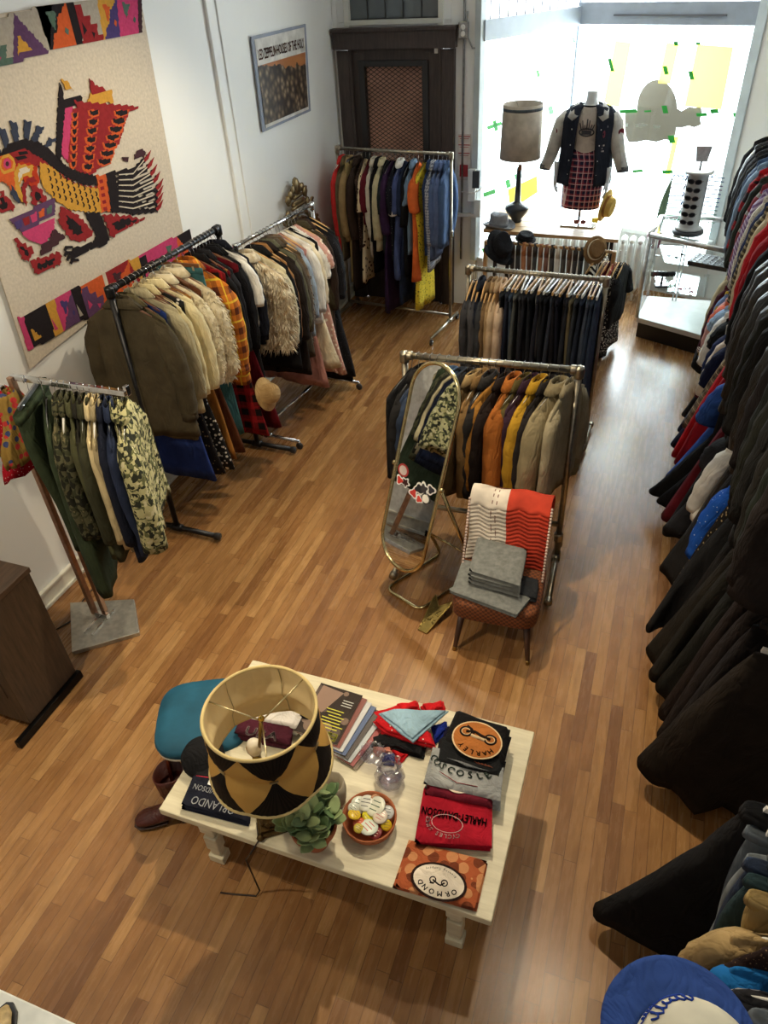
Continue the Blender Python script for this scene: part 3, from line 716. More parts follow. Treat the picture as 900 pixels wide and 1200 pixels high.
def collar_mb(t, spread=.0, h=.034):
    m = MB(); n = 20; rings = []
    for (rx, ry, z) in ((.070, max(t*.6, .016), -.100), (.062, max(t*.55, .014), -.092+h), (.072, max(t*.8, .02), -.094+h), (.115+spread, max(t*1.15, .028), -.100), (.105+spread, max(t*1.1, .025), -.108)):
        rings.append([(rx*math.cos(2*PI*k/n), ry*math.sin(2*PI*k/n), z-.25*max(0, abs(rx*math.cos(2*PI*k/n))-.05)) for k in range(n)])
    return m.loft(rings, cap=(False, False))
def shag(m, rings, length=.03, dens=1.0, seed=0, mi=0):
    """locks of fur: thin bent cones rooted on the surface"""
    r = random.Random(seed); nr = len(rings)-1; n = len(rings[0]); vs = []; fs = []
    for i in range(nr-1):
        for k in range(n):
            a, b, c = Vector(rings[i][k]), Vector(rings[i][(k+1) % n]), Vector(rings[i+1][k])
            nn = (b-a).cross(c-a)
            if nn.length < 1e-9: continue
            area = nn.length; nn.normalize()
            cen = Vector((0, 0, a.z)); out = (a-cen); 
            if nn.dot(Vector((a.x*.15, a.y, 0))) < 0: nn = -nn
            cnt = area*dens*2600; cnt = int(cnt)+(1 if r.random() < cnt % 1 else 0)
            for _ in range(cnt):
                p = a+(b-a)*r.random()+(c-a)*r.random(); L = length*r.uniform(.6, 1.3)
                d = (nn*.8+Vector((r.uniform(-.5, .5), r.uniform(-.3, .3), -r.uniform(.5, 1.3)))).normalized()
                tn = d.orthogonal().normalized(); bn = d.cross(tn); rr = .0045*r.uniform(.7, 1.4)
                o = len(vs); mid = p+d*L*.55; tip = mid+(d+Vector((r.uniform(-.5, .5), 0, -.7))).normalized()*L*.5
                vs += [p+tn*rr, p-tn*rr*.5+bn*rr*.8, p-tn*rr*.5-bn*rr*.8, mid+tn*rr*.7, mid-tn*rr*.35+bn*rr*.55, mid-tn*rr*.35-bn*rr*.55, tip]
                fs += [(o, o+1, o+4, o+3), (o+1, o+2, o+5, o+4), (o+2, o, o+3, o+5), (o+3, o+4, o+6), (o+4, o+5, o+6), (o+5, o+3, o+6)]
    m.add(vs, fs, mi)
# kinds: jacket coat shirt blouse dress gown skirt trousers vest sweater
def garment(it, t, seed, parent=None):
    k = it['k']; L = it.get('L'); mat = it['m']; name = it['n']
    r = random.Random(seed); w0 = it.get('w', .215); t = max(t, .012)
    sl = {'jacket': .56, 'coat': .58, 'shirt': .56, 'blouse': .30, 'dress': .0, 'gown': .5, 'vest': 0, 'sweater': .54, 'tee': .17}.get(k, 0)
    sl = it.get('s', sl)
    L = L or {'jacket': .72, 'coat': 1.05, 'shirt': .78, 'blouse': .66, 'dress': 1.05, 'gown': 1.35, 'vest': .66, 'sweater': .68, 'skirt': .75, 'trousers': 1.05, 'tee': .7}[k]
    if k == 'trousers':
        rings = []; n = 24; ph = r.uniform(0, 6)
        for i in range(15):
            v = i/14; z = -.09-v*(L-.09); hw = (.20 if v < .02 else .185+.02*math.sin(min(v*5, PI)) - .05*v + it.get('fl', 0)*.7*max(0, v-.35)); 
            th = t*(.6+.4*min(1, v*4))
            rings.append([(hw*sgnpow(math.cos(2*PI*q/n), .45)+.03*v*math.sin(ph), th*sgnpow(math.sin(2*PI*q/n), .6)+.006*math.sin(v*6+ph)+.008*v*math.sin(20*hw*math.cos(2*PI*q/n)+ph), z) for q in range(n)])
        b = rings[-1]; rings.append([(x*.9, y*.6, z+.02) for x, y, z in b])
        m = MB().loft(rings); o = m.build(name, mat, parent)
        wb = [[(x*1.02, y*1.12+.0, z) for x, y, z in rings[0]], [(x*1.02, y*1.15, z-.04) for x, y, z in rings[0]]]
        MB().loft(wb).build('waistband', it.get('m2', mat), o); return o
    if k == 'skirt':
        fl = it.get('fl', .2)
        rings = body_rings(L, .17, .19+fl*.4, .19+fl, t*1.15, seed, flare_fold=.03+fl*.12, z0=-.09, n=60)
        rings = [[(x, y, z+(.012*math.sin(31*x+seed) if i > 14 else 0)) for x, y, z in rg] for i, rg in enumerate(rings)]
        o = MB().loft(rings).build(name, mat, parent)
        wb = [[(x*1.02, y*1.3, z+.005) for x, y, z in rings[0]], [(x*1.03, y*1.3+.0, z-.035) for x, y, z in rings[0]]]
        MB().loft(wb).build('waistband', it.get('m2', mat), o); return o
    if k == 'dress' or k == 'gown': wm, wh, ff = w0*.82, w0+.10+it.get('fl', 0), .022
    elif k == 'coat': wm, wh, ff = w0*1.03, w0*1.16, .014
    elif k == 'sweater' or k == 'tee': wm, wh, ff = w0*1.02, w0*1.02, .012
    else: wm, wh, ff = w0*1.04, w0*1.06+it.get('fl', 0), .012
    rings = body_rings(L, w0, wm, wh, t, seed, flare_fold=ff)
    m = MB().loft(rings)
    if it.get('fur'): shag(m, rings, it['fur'], it.get('fd', 1.0), seed)
    o = m.build(name, mat, parent)
    if sl:
        for side in (-1, 1):
            sm, _ = sleeve_mb(side, sl, w0, t, seed, splay=it.get('sp', .045), r0=.078 if k in ('coat', 'jacket') else .07, r1=.052 if sl > .4 else .075)
            if it.get('fur'):
                rr = sleeve_mb(side, sl, w0, t, seed, r0=.085, r1=.06); rg = []
                q = sm.v; nn = 14; rg = [q[i*nn:(i+1)*nn] for i in range(13)]
                shag(sm, [[(x-side*w0, y, z) for x, y, z in ring] for ring in rg][0:0] or rg, it['fur'], it.get('fd', 1.0)*.7, seed+side)
            so = sm.build('sleeve', it.get('ms', mat), o)
            if it.get('cuff'):
                e = _
                cx = sum(p[0] for p in e)/len(e); cy = sum(p[1] for p in e)/len(e)
                MB().loft([[(cx+(p[0]-cx)*1.05, cy+(p[1]-cy)*1.08, p[2]+.045) for p in e], [(cx+(p[0]-cx)*1.05, cy+(p[1]-cy)*1.08, p[2]-.004) for p in e], [(cx+(p[0]-cx)*.8, cy+(p[1]-cy)*.8, p[2]-.004) for p in e]], cap=(True, False)).build('cuff', it['cuff'], so)
    if k in ('jacket', 'coat', 'shirt') or it.get('c'):
        collar_mb(t, spread=.02 if k == 'coat' else 0).build('collar', it.get('mc', mat), o)
        pl = []
        for side in (-1, 1):
            pass
        # front placket following the front surface
        n = 36; kk = 27 if True else 0
        P = [Vector(rings[i][27]) for i in range(1, 17)]
        q = MB(); vs = []
        for p in P:
            for dx, dy in ((-.014, .0), (-.014, -.005), (.014, -.005), (.014, .0)): vs.append((p.x+dx, p.y+dy+.001, p.z))
        nn = len(P); q.add(vs, [(i*4+a, i*4+(a+1) % 4, (i+1)*4+(a+1) % 4, (i+1)*4+a) for i in range(nn-1) for a in range(4)]+[(0, 1, 2, 3), (nn*4-1, nn*4-2, nn*4-3, nn*4-4)], 0)
        q.build('placket', it.get('mc', mat), o)
    if it.get('pocket'):
        for side in (-1, 1):
            p = rings[10][27]; MB().box((side*.11, p[1]-.006, p[2]), (.11, .008, .05)).build('pocket_flap', mat, o, bevel=.002)
    return o

# ------------------------------------------------------------------ hangers
HW = {'pale wooden': gloss((206, 164, 108), .45), 'white plastic': gloss((226, 224, 218), .4), 'black plastic': gloss((24, 24, 26), .4), 'wire': metal((170, 170, 172), .35), 'pink padded': plain((190, 110, 120)), 'dark wooden': gloss((110, 66, 36), .45)}
CH = metal((200, 200, 200), .2)
def hanger(htype, clip, label, group, rr=.016):
    m = MB(); th = .006 if htype in ('pale wooden', 'dark wooden') else (.0045 if htype != 'wire' else .0022)
    if clip:
        m.box((0, 0, -.075), (.30, .011, .022)); nm = 'clip_hanger'
    else:
        nm = 'clothes_hanger'
        pts = [(-.18, 0, -.172), (-.14, 0, -.152), (-.08, 0, -.124), (0, 0, -.098), (.08, 0, -.124), (.14, 0, -.152), (.18, 0, -.172)]
        m.tube(pts, [th*.8, th*1.3, th*1.5, th*1.6, th*1.5, th*1.3, th*.8], 8, flat=1.6 if th > .003 else 1)
        if htype in ('wire', 'white plastic', 'pink padded'): m.tube([(-.18, 0, -.172), (-.17, 0, -.184), (.17, 0, -.184), (.18, 0, -.172)], th*.8, 6)
    o = m.build(nm, HW[htype], bevel=0)
    h = MB(); R = rr+.003
    pts = [(R*math.cos(a), 0, R*math.sin(a)) for a in [math.radians(q) for q in range(-40, 221, 20)]]
    pts = pts[::-1]
    pts = [(p[0], p[1], p[2]) for p in pts][::-1]
    pts += [(-R*.9, 0, -R*.9), (-.004, 0, -.045), (0, 0, -.10)]
    h.tube(pts, .0019, 5); h.build('hook', CH if htype != 'black plastic' else HW['wire'], o)
    if clip:
        for s_ in (-1, 1): MB().box((s_*.11, 0, -.092), (.018, .02, .03)).build('clip', CH, o, bevel=.002)
    return tag(o, label, 'hanger', group)

def row(items, p0, p1, rack, ends, seed=0, yaw=0.0, rr=.016, f0=.02, f1=.98, hide=True, group=None, start=0, total=None, jig=.10, tilt=0.0, hd='pale wooden'):
    """hang items one after another along the rod from p0 to p1; ends = (name of the p0 end, name of the p1 end)"""
    p0 = Vector(p0); p1 = Vector(p1); Ln = (p1-p0).length*(f1-f0); ang = math.atan2(p1.y-p0.y, p1.x-p0.x)-PI/2+yaw
    W = sum(it.get('wt', 1.0) for it in items); acc = 0; r = random.Random(seed); n = total or len(items); outs = []
    for i, it in enumerate(items):
        wt = it.get('wt', 1.0); c = (acc+wt/2)/W; acc += wt
        P = p0.lerp(p1, f0+(f1-f0)*c); sp = Ln*wt/W; t = min(max(sp*.62, .022), it.get('tm', .06))
        j = i+start
        if j < n/2: pos = (ORD[j]+' from its '+ends[0]) if j else 'nearest its '+ends[0]
        else: pos = (ORD[n-1-j]+' from its '+ends[1]) if j != n-1 else 'nearest its '+ends[1]
        rz = ang+r.uniform(-jig, jig)+it.get('yaw', 0)
        ty = r.uniform(-.03, .03)+tilt+it.get('ti', 0)
        o = garment(it, t, seed*131+i*17)
        o.location = P; o.rotation_euler = (0, ty, rz); o.location.z += it.get('dz', -.004)
        tag(o, it['d']+' on the '+rack+', '+pos, it['cat'] if 'cat' in it else it['n'].split('_')[-1], group or ('clothes on the '+rack))
        h = it.get('h', hd)
        ho = hanger(h, k_clip(it), h+' hanger on the '+rack+', '+pos, 'hangers on the '+rack, rr)
        ho.location = P; ho.rotation_euler = (0, ty, rz)
        outs.append(o)
    return outs
def k_clip(it): return it['k'] in ('trousers', 'skirt')
def G(n, k, d, m, **kw): return dict(n=n, k=k, d=d, m=m, **kw)
# ------------------------------------------------------------------ rack frames
PIPE = metal((104, 104, 106), .35); PIPE_D = metal((62, 62, 64), .4); BRASSY = metal((178, 170, 152), .32); CHROME = metal((205, 205, 205), .12)
def fitting(m, p, r=.024, ax=(0, 0, 1), l=.045):
    p = Vector(p); a = Vector(ax).normalized(); m.tube([p-a*l/2, p-a*l*.3, p+a*l*.3, p+a*l/2], [r*.98, r, r, r*.98], 12)
def pipe_rack(name, label, p0, p1, mat, foot=.32, rr=.016, low=None, casters=False, zf=.035, cross=True, clampz=None, foot_t=(1, 1)):
    t = thing(name, label, 'clothes rack', (0, 0, 0)); p0 = Vector(p0); p1 = Vector(p1)
    u = (p1-p0).normalized(); n = Vector((-u.y, u.x, 0))
    MB().tube([p0, p1], rr, 12).build('rod', mat, t)
    zt = .07 if casters else zf
    for p in (p0, p1):
        m = MB().tube([(p.x, p.y, p.z-.02), (p.x, p.y, zt)], rr, 12).build('post', mat, t)
        f = MB(); fitting(f, (p.x, p.y, p.z-.012), rr*1.45, (0, 0, 1), .06); f.ell((p.x, p.y, p.z), (rr*1.5, rr*1.5, rr*1.5), 10); fitting(f, p+u*(.03 if p is p0 else -.03), rr*1.4, u, .03)
        f.build('elbow_joint', mat, t)
        if clampz:
            f = MB(); fitting(f, (p.x, p.y, clampz), rr*1.5, (0, 0, 1), .06); f.tube([(p.x, p.y, clampz), Vector((p.x, p.y, clampz))+n*.05], .006, 6); f.build('collar_joint', mat, t)
        a = Vector((p.x, p.y, zt))+n*foot*foot_t[0]; b = Vector((p.x, p.y, zt))-n*foot*foot_t[1]
        MB().tube([a, b], rr, 12).build('foot', mat, t)
        f = MB(); fitting(f, (p.x, p.y, zt), rr*1.5, n, .08); f.build('tee_joint', mat, t)
        for e in (a, b):
            if casters:
                w_ = MB(); w_.lathe([(.004, -.012), (.026, -.012), (.03, -.006), (.03, .006), (.026, .012), (.004, .012)], 16)
                w_.build('caster_wheel', gloss((26, 26, 28), .4), t, loc=(e.x, e.y, .03), rot=(PI/2, 0, math.atan2(u.y, u.x)+PI/2))
                MB().tube([(e.x, e.y, zt), (e.x, e.y, .05)], .008, 8).build('caster_stem', CHROME, t)
            else:
                fl = MB(); fitting(fl, e, rr*1.4, n, .035); fl.build('end_cap', gloss((30, 30, 32), .5) if mat is PIPE_D else mat, t)
    if low: MB().tube([(p0.x, p0.y, low), (p1.x, p1.y, low)], rr*.9, 10).build('lower_rail', mat, t)
    return t
# palette shortcuts
blk = cloth((26, 26, 28)); blk2 = cloth((34, 33, 34)); char = cloth((52, 52, 54)); navy = cloth((30, 36, 54)); slate = cloth((58, 66, 78)); denim = plain((62, 84, 116), var=.3, scale=20, fine=600, bump=.5, wr=.5); denim_d = plain((40, 52, 74), var=.3, scale=20, fine=600, bump=.5, wr=.5); denim_l = plain((120, 146, 172), var=.25, scale=16, fine=600, bump=.5)
olive = cloth((74, 74, 50)); olive_d = cloth((56, 56, 40)); army = cloth((52, 62, 44)); army_d = cloth((44, 52, 38)); tan_ = cloth((160, 136, 96)); tan_l = cloth((186, 168, 128)); khaki = cloth((150, 136, 104)); cream = cloth((224, 214, 186)); cream2 = cloth((212, 198, 162)); white = cloth((232, 230, 224)); grey = cloth((118, 120, 122)); brown = cloth((84, 60, 44)); brown_d = cloth((54, 42, 36)); rust = cloth((176, 96, 44)); mustard = cloth((184, 138, 44)); gold = cloth((180, 148, 42)); plum = cloth((52, 34, 48)); maroon = cloth((96, 28, 38)); red = cloth((190, 32, 40)); red_b = cloth((206, 54, 54)); pink = cloth((206, 156, 150)); teal = cloth((64, 110, 116)); blue = cloth((56, 82, 140)); blue_d = cloth((34, 52, 110)); lblue = cloth((150, 176, 206)); orange = cloth((216, 104, 50)); lblack = leather((28, 27, 28)); suede = cloth((76, 66, 50)); taupe = cloth((112, 102, 82))
CAMO = camo(); CAMO2 = camo(((82, 80, 58), (56, 58, 40), (34, 34, 26), (112, 104, 76)), 16.0)
W_, B_, P_, I_ = 'pale wooden', 'black plastic', 'white plastic', 'wire'

# ---- rack beside the mesh door
pD0, pD1 = (-3.12, 7.17, 1.66), (-1.93, 7.03, 1.66)
pipe_rack('clothes_rack', 'grey pipe clothes rack standing in front of the mesh door', pD0, pD1, BRASSY, foot=.5, low=.12, casters=True, foot_t=(.4, 1.0), clampz=.95)
geo = dots((224, 206, 170), (70, 46, 36), 22, .3)
rowD = [G('coat', 'jacket', 'red coat', red_b, L=.95, h=P_), G('jacket', 'coat', 'olive brown coat', cloth((104, 94, 72)), L=1.0), G('jacket', 'jacket', 'tan jacket', tan_, L=.82, wt=1.2),
  G('skirt', 'skirt', 'long khaki skirt', cloth((158, 138, 92)), L=1.22, fl=.08), G('coat', 'coat', 'long dark brown coat', brown_d, L=1.3, wt=1.2), G('blouse', 'blouse', 'brown floral blouse', dots((58, 44, 38), (120, 96, 80), 60, .3), L=.9), G('dress', 'dress', 'cream geometric print dress', geo, L=1.2, s=.3),
  G('blouse', 'blouse', 'burgundy blouse', maroon, L=.62), G('cardigan', 'sweater', 'long white cardigan', cloth((206, 198, 182)), L=.95, c=1, wt=1.2), G('coat', 'coat', 'slim black coat', blk, L=1.1), G('jacket', 'jacket', 'cream jacket', cloth((192, 182, 148)), L=.88, wt=1.2), G('blouse', 'blouse', 'dark green blouse', cloth((38, 46, 48)), L=.9),
  G('dress', 'gown', 'long purple dress', cloth((56, 36, 66)), L=1.5, fl=-.06, wt=1.2), G('blouse', 'blouse', 'black printed blouse', dots((26, 28, 36), (140, 140, 140), 50, .16), L=.95), G('dress', 'dress', 'white-cuffed blue dress', cloth((72, 84, 128)), L=1.12, s=.3, cuff=white, c=1, mc=white, wt=1.5),
  G('dress', 'dress', 'long navy dress', cloth((36, 46, 70)), L=1.38, s=.3), G('blouse', 'blouse', 'black blouse', blk, L=1.1, s=.4), G('shirt', 'shirt', 'pale denim shirt', cloth((112, 136, 160)), L=.88, s=.2), G('dress', 'dress', 'orange short sleeved dress', orange, L=1.12, s=.26, fl=-.06, wt=1.5, w=.23),
  G('dress', 'dress', 'yellow floral dress', dots((222, 196, 60), (120, 110, 40), 40, .3), L=1.42, s=0, fl=-.05, wt=1.4), G('shirt', 'shirt', 'dark denim shirt', cloth((44, 60, 92)), L=.86), G('shirt', 'shirt', 'grey checked shirt', plaid((140, 146, 160), (90, 96, 110), (220, 220, 220), 40), L=1.02),
  G('shirt', 'shirt', 'mid blue denim shirt', cloth((84, 102, 140)), L=.9, wt=1.2), G('blouse', 'shirt', 'soft blue shirt', cloth((92, 108, 146)), L=.86), G('jacket', 'jacket', 'faded denim jacket', cloth((70, 92, 128)), L=.78)]
row(rowD, pD0, pD1, 'rack by the mesh door', ('left end', 'right end'), 3, yaw=.12, hd='wire')

# ---- chrome rack, second along the left wall
pC0, pC1 = (-2.77, 4.46, 1.60), (-2.66, 5.52, 1.60)
pipe_rack('clothes_rack', 'chrome clothes rack on casters behind the grey pipe rack', pC0, pC1, CHROME, foot=.30, casters=True, rr=.014, low=.15)
FUR1 = fur((176, 150, 110), (236, 226, 200)); FUR2 = fur((196, 178, 138), (236, 224, 194))
rowC = [G('fur_jacket', 'jacket', 'shaggy tan and cream fur jacket', FUR1, L=.76, fur=.055, fd=1.5, wt=3.0, tm=.10, w=.285, cat='jacket', s=.5, sp=.0), G('cardigan', 'sweater', 'cream knitted cardigan', cloth((214, 204, 172)), L=.72, wt=1.2, w=.25), G('coat', 'coat', 'black wool coat', blk, L=1.0, w=.24), G('jacket', 'jacket', 'camel jacket', cloth((150, 108, 66)), L=.8), G('coat', 'coat', 'brown black coat', cloth((40, 34, 32)), L=1.1, w=.24),
  G('shirt', 'shirt', 'olive shirt', cloth((96, 96, 78)), L=.8, h=I_), G('coat', 'coat', 'slim grey brown coat', cloth((84, 76, 66)), L=1.0), G('fur_coat', 'jacket', 'dark brown fur coat', fur((52, 40, 28), (104, 82, 54)), L=.9, fur=.02, fd=.6, cat='coat', wt=1.4), G('shirt', 'blouse', 'pale blue shirt', cloth((148, 164, 182)), L=.85, s=.5),
  G('dress', 'gown', 'dusty pink long dress', cloth((178, 128, 120)), L=1.32, s=0), G('blouse', 'blouse', 'white blouse with full sleeves', white, L=.8, s=.5, h=P_), G('dress', 'dress', 'cream lace dress', cloth((226, 214, 186)), L=1.2, s=.45, h=P_), G('vest', 'vest', 'black waistcoat', blk, L=.7, h=P_), G('blouse', 'blouse', 'white short sleeved blouse', white, L=.66, s=.26, h=P_),
  G('dress', 'gown', 'pink and white layered dress', dots((206, 160, 150), (236, 220, 206), 30, .35), L=1.3, s=.2), G('shirt', 'shirt', 'dark olive shirt', cloth((66, 60, 44)), L=.95, h=P_), G('coat', 'coat', 'long brown coat', brown_d, L=1.15), G('dress', 'gown', 'black sequinned evening dress', dots((24, 24, 28), (120, 120, 124), 60, .12), L=1.42, wt=1.6, w=.23), G('dress', 'gown', 'plain long black dress', blk, L=1.48, wt=1.3)]
row(rowC, pC0, pC1, 'chrome rack', ('near end', 'far end'), 5, rr=.014, yaw=.10)

# ---- grey pipe rack along the left wall
pB0, pB1 = (-2.86, 3.22, 1.75), (-2.82, 4.36, 1.75)
pipe_rack('clothes_rack', 'grey pipe clothes rack along the left wall below the tapestry', pB0, pB1, PIPE_D, foot=.33, rr=.019, zf=.04)
SHE = fur((206, 192, 152), (238, 226, 196))
rowB = [G('coat', 'coat', 'olive brown suede coat', cloth((74, 66, 50)), L=.95, wt=2.0, w=.275, cuff=cloth((60, 52, 38)), tm=.07), G('coat', 'coat', 'long taupe mac', cloth((96, 88, 64)), L=1.0, wt=1.2, w=.24), G('dress', 'dress', 'royal blue dress', blue_d, L=1.34, s=0, wt=1.1), G('jacket', 'jacket', 'cream canvas jacket', cloth((176, 166, 134)), L=.88, wt=1.2, w=.235),
  G('dress', 'dress', 'black floral dress', dots((28, 26, 28), (150, 130, 90), 34, .22), L=1.36, s=0), G('jacket', 'jacket', 'pale cream jacket', cloth((218, 204, 158)), L=.74, w=.235), G('dress', 'dress', 'black and white flowered dress', dots((34, 34, 36), (220, 214, 204), 34, .33), L=1.38, s=0), G('jacket', 'jacket', 'ivory padded jacket', cloth((228, 214, 170)), L=.72, wt=1.3, w=.24),
  G('dress', 'dress', 'mustard velvet dress', cloth((150, 100, 44)), L=1.32, s=0, fl=-.02), G('fur_coat', 'jacket', 'cream sheepskin jacket', SHE, L=.76, fur=.022, fd=1.6, wt=2.0, tm=.08, w=.26, cat='coat', s=.54), G('dress', 'dress', 'brown velvet dress', cloth((92, 54, 34)), L=1.36, s=0), G('fur_coat', 'jacket', 'curly ivory fur coat', FUR2, L=.82, fur=.034, fd=1.6, wt=2.4, tm=.09, w=.27, cat='coat', s=.54),
  G('skirt', 'skirt', 'long teal knitted skirt', teal, L=1.3, fl=.02), G('coat', 'coat', 'orange and yellow plaid coat', plaid((206, 120, 44), (88, 44, 30), (226, 190, 60), 7.5, .34), L=.92, wt=3.0, w=.275, cuff=plaid((206, 120, 44), (88, 44, 30), (226, 190, 60), 7.5, .34), tm=.07), G('dress', 'dress', 'red and black checked dress', plaid((150, 28, 34), (26, 20, 22), (150, 28, 34), 9, .5), L=1.38, s=0),
  G('jacket', 'jacket', 'black blazer with burgundy lining', blk, L=.75, h=B_), G('dress', 'dress', 'burgundy tartan dress', plaid((110, 24, 32), (50, 20, 26), (160, 120, 60), 14), L=1.42, s=0), G('jacket', 'jacket', 'charcoal blazer', cloth((38, 38, 42)), L=.76, h=B_), G('gown', 'gown', 'dark red evening gown', cloth((92, 16, 26)), L=1.42, s=.0, cat='dress'), G('jacket', 'jacket', 'black velvet jacket', cloth((20, 20, 24)), L=.78, h=B_), G('coat', 'coat', 'long black coat', blk, L=1.1, h=B_), G('blouse', 'blouse', 'white blouse', white, L=.66, s=.3, h=B_), G('jacket', 'jacket', 'navy black jacket', cloth((26, 28, 38)), L=.8, h=B_)]
row(rowB, pB0, pB1, 'grey wall rack', ('near end', 'far end'), 9, rr=.019, yaw=.10, hd='dark wooden')
hb = thing('straw_hat', 'tan felt hat hanging at the far end of grey wall rack', 'hat', onx(312, 462, -2.50)); hb.rotation_euler = (0, math.radians(70), 0); hb.scale = (.8, .8, .8)
MB().lathe([(.01, .12), (.07, .11), (.09, .08), (.095, .01), (.15, .0), (.155, -.004), (.09, -.006)], 24, cap=(True, True)).build('hat_body', cloth((170, 138, 92)), hb)

# ---- chrome two-way stand with a square base
bc = Vector((-2.84, 2.31, 0))
st = thing('clothes_stand', 'two-way chrome clothes stand with square plate base', 'clothes rack')
q = [onz(82, 706, .03), onz(157, 702, .03), onz(163, 741, .03), onz(84, 764, .03)]
MB().prism([(p.x, p.y, .0) for p in q], (0, 0, .03)).build('base_plate', metal((196, 194, 186), .55), st, bevel=.003)
P1 = Vector((-2.905, 2.345, 0)); P2 = Vector((-2.853, 2.375, 0))
COP = metal((196, 158, 132), .45)
for p, zt in ((P1, 1.60), (P2, 1.64)):
    MB().box((p.x, p.y, zt/2+.015), (.03, .03, zt-.03)).build('upright', COP, st, bevel=.003)
MB().box((-2.855, 2.29, .035), (.012, .22, .012)).box((-2.80, 2.29, .035), (.012, .22, .012)).box((-2.83, 2.33, .05), (.09, .03, .04)).build('bracket', CHROME, st, bevel=.002)
pA0 = Vector((P2.x, P2.y, 1.635)); pA1 = Vector((-2.19, 2.395, 1.635))
MB().box(((pA0.x+pA1.x)/2, (pA0.y+pA1.y)/2, 1.635), (pA1.x-pA0.x, .026, .026)).box((pA1.x, pA1.y, 1.645), (.02, .028, .05)).build('arm', CHROME, st, bevel=.003)
pa2 = Vector((-3.22, 2.33, 1.59))
MB().box(((P1.x+pa2.x)/2, 2.342, 1.59), (P1.x-pa2.x+.03, .026, .026)).build('arm', CHROME, st, bevel=.003)
rowA = [G('trousers', 'trousers', 'army green trousers', army, L=1.0, wt=2.0, yaw=-.2), G('overalls', 'vest', 'long army green overalls', army, L=1.15, wt=3.4, w=.25, fl=.03, tm=.05, cat='overalls', pocket=1), G('shirt', 'shirt', 'dark camouflage shirt', CAMO2, L=.75), G('shirt', 'shirt', 'faded camouflage shirt', CAMO2, L=.72, h=P_), G('jacket', 'jacket', 'olive work jacket', olive, L=.92, wt=1.2, cuff=olive_d),
  G('jacket', 'jacket', 'black brown jacket', cloth((40, 38, 32)), L=.86), G('jacket', 'jacket', 'dark olive jacket', olive_d, L=.9, wt=1.3, cuff=olive_d), G('shirt', 'shirt', 'cream work shirt', cloth((198, 180, 138)), L=.82), G('shirt', 'shirt', 'tan shirt', khaki, L=.84, h=P_), G('jacket', 'jacket', 'navy jacket', cloth((24, 28, 42)), L=.9, wt=1.2), G('shirt', 'shirt', 'navy shirt', cloth((36, 44, 66)), L=.84),
  G('jacket', 'jacket', 'duck camouflage jacket', CAMO, L=.76, wt=1.4, w=.23), G('shirt', 'shirt', 'outermost duck camouflage shirt', CAMO, L=.74, wt=1.6, w=.23, tm=.055)]
row(rowA, pA0+Vector((.03, 0, 0)), pA1, 'two-way stand', ('upright end', 'free end'), 12, rr=.015, yaw=.55, f0=.03, f1=.97, hd='wire')
scf = [('scarf', 'red patterned scarf bunched on the arm of the two-way stand', dots((170, 24, 40), (224, 180, 180), 70, .2), -2.90, .42), ('scarf', 'multicoloured silk scarf hanging on the two-way stand arm', dots((150, 120, 60), (60, 70, 110), 26, .4, (190, 60, 60)), -2.86, .34), ('scarf', 'dark checked scarf hanging next to multicoloured silk scarf', plaid((110, 84, 72), (60, 70, 60), (170, 60, 50), 20), -3.06, .36), ('scarf', 'cream and grey printed scarf against left wall', dots((200, 190, 160), (110, 100, 110), 26, .4), -3.13, .34)]
for i, (n_, lb, m_, x, L) in enumerate(scf):
    rg = []
    for j in range(13):
        v = j/12; w_ = .03+.10*math.sin(min(v*1.9, PI/2))+.02*math.sin(v*8+i); 
        rg.append([(.045*(1+.35*math.sin(5*a+i))*math.cos(a)*(1 if v < .9 else .8)*(.6+v*.5), w_*(1+.18*math.sin(7*a+v*3))*math.sin(a)-.03*v, -L*v+.02*math.sin(4*a+i)) for a in [2*PI*k/28 for k in range(28)]])
    o = MB().loft(rg).build(n_, m_, None, loc=(x, 2.34, 1.575)); tag(o, lb, 'scarf', 'scarves on the stand')

